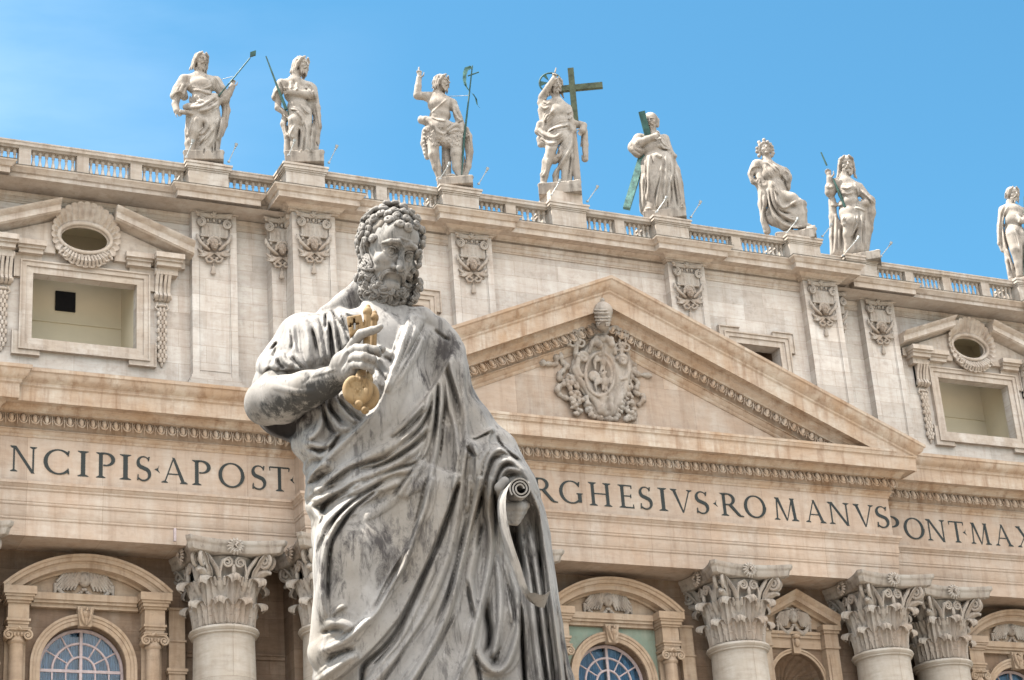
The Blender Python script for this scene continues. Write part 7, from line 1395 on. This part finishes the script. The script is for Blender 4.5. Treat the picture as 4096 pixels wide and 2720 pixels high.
for i in range(90):
    t = i / 89; a = 2 * math.pi * 2.6 * t; r_ = .026 + .060 * t
    rows.append([c0 + (ux * math.cos(a) + uz * math.sin(a)) * (r_ + w) + ax * (L_ * 1.0 * q + .004 * math.sin(a * 3)) for w, q in ((-.006, 0), (.006, 0), (.006, 1), (-.006, 1))])
sc_.grid(rows, closed=True)
sc_.build('scroll', M['ap_robe'], APO, smooth=50)
# the free end of the paper, hanging down in a long curl
P_ = D_((720, 20, -.52), (698, 110, -.56), (700, 240, -.57), (725, 370, -.57), (768, 520, -.57), (815, 650, -.57), (850, 760, -.56), (885, 850, -.55), (930, 920, -.52), (985, 955, -.48), (1040, 955, -.45))
Wd = [70, 66, 62, 60, 58, 52, 46, 40, 44, 50, 30]; Q_ = smooth_line([(p[0], p[1], p[2]) for p in P_], 4); n = len(Q_); sp = MB(); rows = []
for i, p in enumerate(Q_):
    w = np.interp(i / (n - 1) * 10, range(11), Wd) * s * F.k; c = F.pt(p[0], p[1], p[2]); t = i / (n - 1)
    dx = np.array((.75, -.45 + 1.0 * t * 0, 0)) if t < .72 else np.array((.75, -.25, 0)); a1 = c - dx * w * .5 + np.array((0, .10 * (1 - t), 0)); a2 = c + dx * w * .5 + np.array((0, -.02, .0)); m_ = (a1 + a2) / 2 + np.array((0, .035, .01))
    if t > .74: k_ = (t - .74) / .26; a2 = a2 + np.array((.03, -.03, .08 * k_)); m_ = m_ + np.array((0, .02, -.03 * k_))
    rows.append([a1, m_, a2, a2 + np.array((.008, -.012, 0)), m_ + np.array((0, -.016, -.004)), a1 + np.array((-.006, -.014, 0))])
sp.grid(rows, closed=True); k_ = len(sp.v); sp.f.append(list(range(6))); sp.f.append(list(range(k_ - 1, k_ - 7, -1)))
sp.build('scroll_end', M['ap_head'], APO, smooth=60)

# --- head
Fc = tr((1300, 760), .3189); HU, HV = Fc((812, 794))[0]; hK = 348
F = Carve(APB).setup((1380, 800, -.62), (1740, 1270, .50), .0052); V = F.V
hm = hK * F.k; O = F.pt(HU, HV, -.08); YW_, PT_, RL_ = R(25), R(27), R(8)
cy, sy, cp, sp_, cr, sr = math.cos(YW_), math.sin(YW_), math.cos(PT_), math.sin(PT_), math.cos(RL_), math.sin(RL_)
def hw(x, y, z):
    """head frame (x right, y out of the face, z up, in head heights) -> figure frame"""
    X, Y, Z = x, y * cp + z * sp_, -y * sp_ + z * cp
    X, Y = X * cy + Y * sy, Y * cy - X * sy
    X, Z = X * cr + Z * sr, -X * sr + Z * cr
    return O + np.array((X, -Y, Z)) * hm
ex, ey, ez = [(hw(*e_) - O) / hm for e_ in ((1, 0, 0), (0, 1, 0), (0, 0, 1))]; rot = np.array([ex, ey, ez]).T
def E_(x, y, z, a, b, c, k=.03, mode='add'): V.ell(hw(x, y, z), (a * hm, b * hm, c * hm), k * hm, rot, mode)
def K_(P, r_, k=.02, mode='add'): V.chain([hw(*p) for p in P], [q * hm for q in (r_ if not np.isscalar(r_) else [r_] * len(P))], k * hm, 1.0, mode)
E_(0, -.12, .14, .30, .45, .355); E_(0, .12, .04, .252, .27, .34, .08); E_(0, .15, -.20, .205, .22, .27, .08); E_(0, .28, .20, .19, .11, .18, .1); E_(0, .275, -.37, .12, .10, .12, .08)
K_([(0, -.02, -.35), (.02, -.12, -.62), (.03, -.16, -.80)], [.19, .19, .22], .06)
for s in (-1, 1):
    E_(s * .118, .385, .030, .086, .075, .060, .020, 'cut'); E_(s * .118, .318, .022, .062, .064, .060, .004)
    K_([(s * .045, .37, .038), (s * .085, .388, .074), (s * .13, .384, .078), (s * .185, .325, .036)], [.007, .009, .009, .008], .005); K_([(s * .05, .368, .012), (s * .09, .380, -.026), (s * .14, .372, -.028), (s * .185, .33, .010)], [.007, .008, .008, .007], .005)
    K_([(s * .065, .36, -.055), (s * .13, .365, -.078), (s * .19, .32, -.045)], [.012, .016, .012], .03)
    K_([(s * .118 + .031 * math.cos(a), .379 - abs(.007 * math.cos(a)), .022 + .031 * math.sin(a)) for a in np.linspace(0, 6.28, 11)], .0075, .0, 'cut'); E_(s * .118, .386, .022, .016, .026, .016, 0, 'cut')
    K_([(s * .028, .405, .130), (s * .075, .420, .158), (s * .15, .385, .138), (s * .215, .295, .090)], [.018, .027, .026, .015], .016)
    E_(s * .165, .285, -.10, .085, .085, .075, .07); K_([(s * .06, .39, -.12), (s * .12, .35, -.19), (s * .15, .30, -.28)], [.024, .024, .02], .03)
    K_([(s * .10, .36, -.10), (s * .15, .33, -.16), (s * .19, .28, -.20)], [.02, .03, .03], .04)
    E_(s * .054, .43, -.135, .036, .042, .030, .015); E_(s * .030, .455, -.168, .014, .02, .010, .004, 'cut')
    # ear
    K_([hp for hp in [(s * .275, .02, .06), (s * .305, .0, .11), (s * .325, -.06, .08), (s * .32, -.08, -.03), (s * .285, -.02, -.13), (s * .27, .02, -.12)]], [.018, .022, .024, .022, .026, .02], .008); K_([(s * .285, -.0, .03), (s * .305, -.04, .02), (s * .295, -.03, -.05)], [.014, .014, .012], .006); E_(s * .29, -.02, -.0, .014, .035, .06, .01, 'cut')
K_([(0, .375, .10), (0, .412, .02), (0, .455, -.06), (0, .50, -.125)], [.030, .030, .038, .048], .018)
for z in (.19, .225, .26): K_([(-.15, .355 - (z - .19) * .6, z - .01), (-.05, .405 - (z - .19) * .7, z + .01), (.06, .405 - (z - .19) * .7, z), (.16, .35 - (z - .19) * .6, z + .01)], [.006, .010, .010, .006], .012)
K_([(-.012, .44, .10), (-.02, .41, .165)], [.008, .005], .006, 'cut'); K_([(.02, .44, .10), (.022, .41, .16)], [.008, .005], .006, 'cut'); K_([(-.08, .37, -.285), (-.03, .40, -.278), (.03, .40, -.278), (.08, .37, -.285)], [.012, .022, .022, .012], .004, 'cut')
K_([(-.06, .375, -.315), (0, .39, -.322), (.06, .375, -.315)], [.018, .024, .018], .012); E_(0, .36, -.36, .10, .07, .07, .05)
FH = V.F.copy(); HD = F.build('head', M['ap_head'], APO)
F.build_tmp = None
# curls of the hair: each a small snail of stone standing on the skull
hb = MB(); rnd = random.Random(11); placed = []
def curl(p, nrm, r_, turns=1.5, rad=.011, rise=.03, hand=1, ph=0):
    rad *= 1.5; r_ *= .88
    nrm = nrm / np.linalg.norm(nrm); a = np.cross(nrm, (0.3, .2, 1)); a /= np.linalg.norm(a); b = np.cross(nrm, a); P = []; Rr = []
    for i in range(15):
        t = i / 14; th = ph + hand * 2 * math.pi * turns * t; q = r_ * (1 - .72 * t); P.append(p + (a * math.cos(th) + b * math.sin(th)) * q + nrm * (rise * (.15 + .85 * math.sin(t * math.pi * .6)))); Rr.append(rad * (1 - .25 * t))
    hb.tube(P, Rr, 8)
SX = .315
def scalp(th, el):
    x, y, z = SX * math.cos(el) * math.sin(th), -.13 + .47 * math.cos(el) * math.cos(th), .14 + .385 * math.sin(el); return x, y, z
tries = 0
while tries < 5200 and len(placed) < 330:
    tries += 1; th = rnd.uniform(-math.pi, math.pi); el = math.asin(rnd.uniform(-.75, 1)); x, y, z = scalp(th, el)
    if y > .10 and z < .345 - .0 * x and abs(x) < .31: continue                  # forehead and face stay bare
    if y > -.04 and z < .17 and abs(x) < .4: continue
    if y > -.18 and z < .14 and z > -.18 and abs(x) > .2: continue               # ears
    p = np.array((x, y, z))
    if any(np.linalg.norm(p - q) < .062 for q in placed): continue
    if y > -.12 or (ey @ np.array((0, -1, 0))) * y + (ex @ np.array((0, -1, 0))) * x + (ez @ np.array((0, -1, 0))) * z > .05: continue
    placed.append(p); P = hw(x, y, z); n_ = hw(x / .345 ** 2 * .12 + x, y + (y + .13) / .47 ** 2 * .12, z + (z - .14) / .385 ** 2 * .12) - P
    big = rnd.uniform(.85, 1.15); curl(P, n_, .031 * big, rnd.uniform(1.2, 1.7), .0135 * big, .030, rnd.choice((-1, 1)), rnd.uniform(0, 6.28))
# front and sides: curls set close together wherever the photograph shows hair
ex_, ey_, ez_ = ex, ey, ez
def on_scalp(u, v, grow=.985):
    f = Fc((u, v))[0]; p0 = F.pt(f[0], f[1], -1.2); p1 = F.pt(f[0], f[1], .8); c0 = hw(0, -.13, .14); best = None
    for i in range(140):
        q = p0 + (p1 - p0) * i / 139; w = q - c0; x, y, z = w @ ex_, w @ ey_, w @ ez_; f_ = (x / (.315 * hm)) ** 2 + (y / (.47 * hm)) ** 2 + (z / (.385 * hm)) ** 2
        j = np.clip(((q - V.lo) / V.h).astype(int), 0, V.n - 1)
        if f_ < grow ** 2 or V.F[j[0], j[1], j[2]] < .004: return q, ex_ * x / .345 ** 2 + ey_ * y / .47 ** 2 + ez_ * z / .385 ** 2
        if best is None or f_ < best[0]: best = (f_, q, ex_ * x + ey_ * y + ez_ * z)
    return (best[1], best[2]) if best[0] < 1.12 else None
face_poly = [(395, 700), (420, 670), (500, 660), (530, 720), (600, 690), (625, 600), (632, 480), (655, 405), (720, 370), (800, 415), (880, 440), (900, 480), (1000, 520), (1100, 480), (1165, 505), (1180, 610), (1150, 720), (1140, 830), (1100, 1100), (440, 1100), (400, 860)]
def inside(u, v, P):
    c = False; j = len(P) - 1
    for i in range(len(P)):
        if (P[i][1] > v) != (P[j][1] > v) and u < (P[j][0] - P[i][0]) * (v - P[i][1]) / (P[j][1] - P[i][1]) + P[i][0]: c = not c
        j = i
    return c
seen = []
for u, v in [(515, 400), (580, 430), (575, 500), (570, 570), (630, 375), (715, 325), (800, 320), (800, 255), (810, 395), (870, 290), (905, 350), (935, 445), (1010, 385), (1030, 480), (1080, 440), (1120, 450), (980, 300), (1060, 300), (490, 490), (480, 570), (550, 640), (550, 700), (1195, 500), (1225, 570), (1190, 680), (1180, 400)] + [(rnd.uniform(325, 1265), rnd.uniform(150, 990)) for _ in range(9000)]:
    if inside(u, v, face_poly) or (v > 640 and 520 < u < 1130) or any((u - a) ** 2 + (v - b) ** 2 < 66 ** 2 for a, b in seen): continue
    r_ = on_scalp(u, v)
    if r_ is None: continue
    if v > 700 and u < 620 and u > 400: continue
    seen.append((u, v)); curl(r_[0], r_[1], .034 * rnd.uniform(.9, 1.15), rnd.uniform(1.2, 1.6), .0145, .034, rnd.choice((-1, 1)), rnd.uniform(0, 6.28))
E2 = Carve(APB).setup((1380, 800, -.75), (1740, 1270, .55), .012); hmE = hm
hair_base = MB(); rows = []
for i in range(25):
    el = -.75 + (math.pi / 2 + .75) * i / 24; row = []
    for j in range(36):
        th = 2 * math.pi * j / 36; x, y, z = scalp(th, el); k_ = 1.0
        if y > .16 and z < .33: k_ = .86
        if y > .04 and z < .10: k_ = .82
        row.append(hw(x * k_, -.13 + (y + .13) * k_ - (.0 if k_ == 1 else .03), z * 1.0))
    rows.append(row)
hc = MB().grid(rows, closed=True); hc.build('hair_roots', M['ap_crevice_shade'], APO, smooth=180)
hb.build('hair', M['ap_hair'], APO, smooth=180)
# beard and moustache: S-shaped locks, two strands each
G = Carve(APB).setup((1400, 960, -.80), (1720, 1270, .35), .0062)
V.F = FH
def bd(u, v, skin=False):
    f = Fc((u, v))[0]; a_ = F.pt(f[0], f[1], -.74); b_ = F.pt(f[0], f[1], .30); c0 = hw(.04, .03, -.43); best = None
    for i in range(120):
        q = a_ + (b_ - a_) * i / 119
        j = np.clip(((q - V.lo) / V.h).astype(int), 0, V.n - 1)
        if V.F[j[0], j[1], j[2]] < .008: return q[1]
        j = np.clip(((q - G.V.lo) / G.V.h).astype(int), 0, G.V.n - 1)
        if G.V.F[j[0], j[1], j[2]] < .006 and not skin: return q[1]
        f_ = abs(V.F[tuple(np.clip(((q - V.lo) / V.h).astype(int), 0, V.n - 1))])
        if best is None or f_ < best[0]: best = (f_, q[1])
    return best[1] if best else -.3
G.V.ell(hw(.04, .03, -.43), (.295 * hm, .345 * hm, .265 * hm), .03 * hm, rot); G.V.ell(hw(.22, .03, -.33), (.145 * hm, .205 * hm, .225 * hm), .05 * hm, rot); G.V.ell(hw(.235, .02, -.16), (.08 * hm, .12 * hm, .12 * hm), .05 * hm, rot); G.V.ell(hw(-.19, .05, -.26), (.10 * hm, .15 * hm, .19 * hm), .03 * hm, rot); G.V.ell(hw(.0, .42, -.25), (.115 * hm, .16 * hm, .13 * hm), .02 * hm, rot, 'cut')
for s_ in (-1, 1): G.V.ell(hw(s_ * .19, .05, -.26), (.10 * hm, .15 * hm, .19 * hm), .03 * hm, rot)
bb = MB()
def lock(P_, r_=17, off=0.0, n_=2, skin=False):
    Q_ = smooth_line(P_, 3); n = len(Q_)
    for sgn in ((-1, 1) if n_ == 2 else (-1, 0, 1) if n_ == 3 else (0,)):
        L2 = []; Rr = []
        for i, p in enumerate(Q_):
            a, b = Q_[max(i - 1, 0)], Q_[min(i + 1, n - 1)]; t = np.array((b[0] - a[0], b[1] - a[1])); t /= np.linalg.norm(t) + 1e-6; w = r_ * .72 * sgn * (1 - .4 * i / n)
            u, v = p[0] - t[1] * w, p[1] + t[0] * w; f = Fc((u, v))[0]; L2.append((f[0], f[1], bd(p[0], p[1], skin))); Rr.append(r_ * .3189 * F.k * (1 - .35 * i / n) * min(1, .55 + i * .25))
        ds = [q[2] for q in L2]; ds = [sum(ds[max(0, i - 2):i + 3]) / len(ds[max(0, i - 2):i + 3]) for i in range(n)]      # even out the depth along the lock
        bb.tube([F.pt(q[0], q[1], d_ - off - .012 * math.sin(3.1 * i / n)) for i, (q, d_) in enumerate(zip(L2, ds))], Rr, 8)
for P_ in (((520, 790), (545, 850), (565, 900)), ((500, 860), (560, 900), (575, 950), (520, 960)), ((470, 900), (500, 940), (470, 980)), ((590, 950), (520, 990), (470, 970), (430, 1030), (480, 1060)), ((600, 1030), (560, 1080), (500, 1060), (450, 1100), (430, 1150), (480, 1160), (490, 1110)), ((590, 1110), (530, 1130), (500, 1180), (540, 1210), (490, 1250), (470, 1200)), ((560, 1200), (585, 1260), (510, 1290), (500, 1340), (560, 1345)),
           ((725, 1190), (645, 1170), (590, 1215), (640, 1270), (672, 1310), (610, 1345), (580, 1310)), ((770, 1215), (700, 1230), (705, 1275), (790, 1290), (760, 1335), (720, 1310)), ((780, 1290), (822, 1340), (810, 1410), (760, 1435)), ((700, 1300), (755, 1345), (740, 1395), (685, 1400), (665, 1355), (705, 1340)), ((850, 1290), (905, 1340), (905, 1400), (860, 1430), (838, 1380)), ((890, 1290), (960, 1330), (1000, 1385), (970, 1445), (925, 1420)), ((900, 1250), (990, 1265), (1035, 1320), (990, 1345), (1015, 1400), (980, 1430)),
           ((960, 1235), (1050, 1240), (1105, 1290), (1080, 1350), (1120, 1400)), ((960, 1175), (1040, 1195), (1090, 1180), (1115, 1235), (1165, 1230)), ((1050, 1090), (1100, 1155), (1170, 1130), (1190, 1190), (1150, 1260), (1180, 1310)), ((1085, 1040), (1130, 1005), (1155, 1060), (1110, 1090), (1165, 1120)), ((640, 1080), (600, 1140), (640, 1180), (600, 1190)), ((460, 880), (440, 940), (480, 990), (430, 1000)), ((520, 1350), (580, 1370), (560, 1430), (520, 1400)), ((620, 1370), (650, 1420), (700, 1430), (680, 1390)), ((700, 1420), (740, 1470), (780, 1440), (740, 1430)), ((810, 1430), (830, 1490), (790, 1500)), ((880, 1430), (920, 1480), (880, 1490)), ((960, 1440), (1010, 1470), (1060, 1430), (1020, 1410)), ((1060, 1380), (1090, 1420), (1050, 1450)), ((1130, 1280), (1160, 1340), (1110, 1390)), ((440, 1200), (470, 1260), (430, 1300), (470, 1330)), ((450, 1330), (490, 1380), (530, 1360)), ((860, 1240), (840, 1300), (800, 1280))):
    lock(P_, 19, .010)
lock(((880, 1022), (820, 1012), (760, 1030), (715, 1080), (690, 1140), (640, 1150), (605, 1120)), 17, .008, 2, True); lock(((905, 1030), (955, 1045), (990, 1100), (985, 1160), (1045, 1205), (1080, 1190)), 16, .008, 2, True)
rr = random.Random(3); 
beard_poly = [(520, 800), (455, 860), (430, 1000), (405, 1100), (420, 1250), (450, 1360), (540, 1430), (680, 1480), (820, 1510), (960, 1490), (1080, 1440), (1150, 1340), (1195, 1200), (1165, 1080), (1125, 990), (1060, 1060), (1040, 1180), (960, 1215), (880, 1290), (800, 1270), (720, 1190), (620, 1160), (600, 1060), (590, 940), (560, 830)]
bs = []
for _ in range(4000):
    u, v = rr.uniform(395, 1200), rr.uniform(800, 1500)
    if not inside(u, v, beard_poly) or any((u - a) ** 2 + (v - b) ** 2 < 58 ** 2 for a, b in bs): continue
    bs.append((u, v)); h_ = rr.choice((-1, 1)); q = rr.uniform(.85, 1.2)
    f = Fc((u, v))[0]; P = F.pt(f[0], f[1], bd(u, v)); hb, hs = bb, hb
    if rr.random() < .45: curl(P, P - hw(.04, -.05, -.40), .030 * q, rr.uniform(1.0, 1.4), .0125, .020, h_, rr.uniform(0, 6.28))
    else: lock(((u - h_ * 20, v - 40 * q), (u + h_ * 18 * q, v - 14), (u - h_ * 12 * q, v + 14), (u + h_ * 8, v + 40 * q), (u + h_ * 26 * q, v + 22)), 17, -.004)
    hb = hs
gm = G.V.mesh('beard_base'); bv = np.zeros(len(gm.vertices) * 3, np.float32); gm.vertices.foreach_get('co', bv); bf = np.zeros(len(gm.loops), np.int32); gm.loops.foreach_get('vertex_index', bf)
gm.materials.append(M['ap_crevice_shade']); link('beard_roots', gm, APO); bb.build('beard', M['ap_hair'], APO, smooth=180)

# ================================================================ pedestal under the statue
pd = MB(); 
for w, z0, z1 in ((3.3, 0, .35), (3.1, .35, .6), (2.75, .6, .72), (2.6, .72, 3.3), (2.8, 3.3, 3.42), (3.0, 3.42, 3.6), (3.15, 3.6, 3.78), (2.3, 3.78, 4.02)): pd.box(-w / 2, w / 2, -w / 2 * .9, w / 2 * .9, z0, z1)
p_ = pd.build('pedestal', M['col'], None, (APB[0], APB[1], 0)); p_.rotation_euler = (0, 0, F.rz); p_.location = (APB[0] + .12, APB[1] + .05, 0)
tag(p_, 'tall moulded travertine pedestal carrying the big statue', 'pedestal')
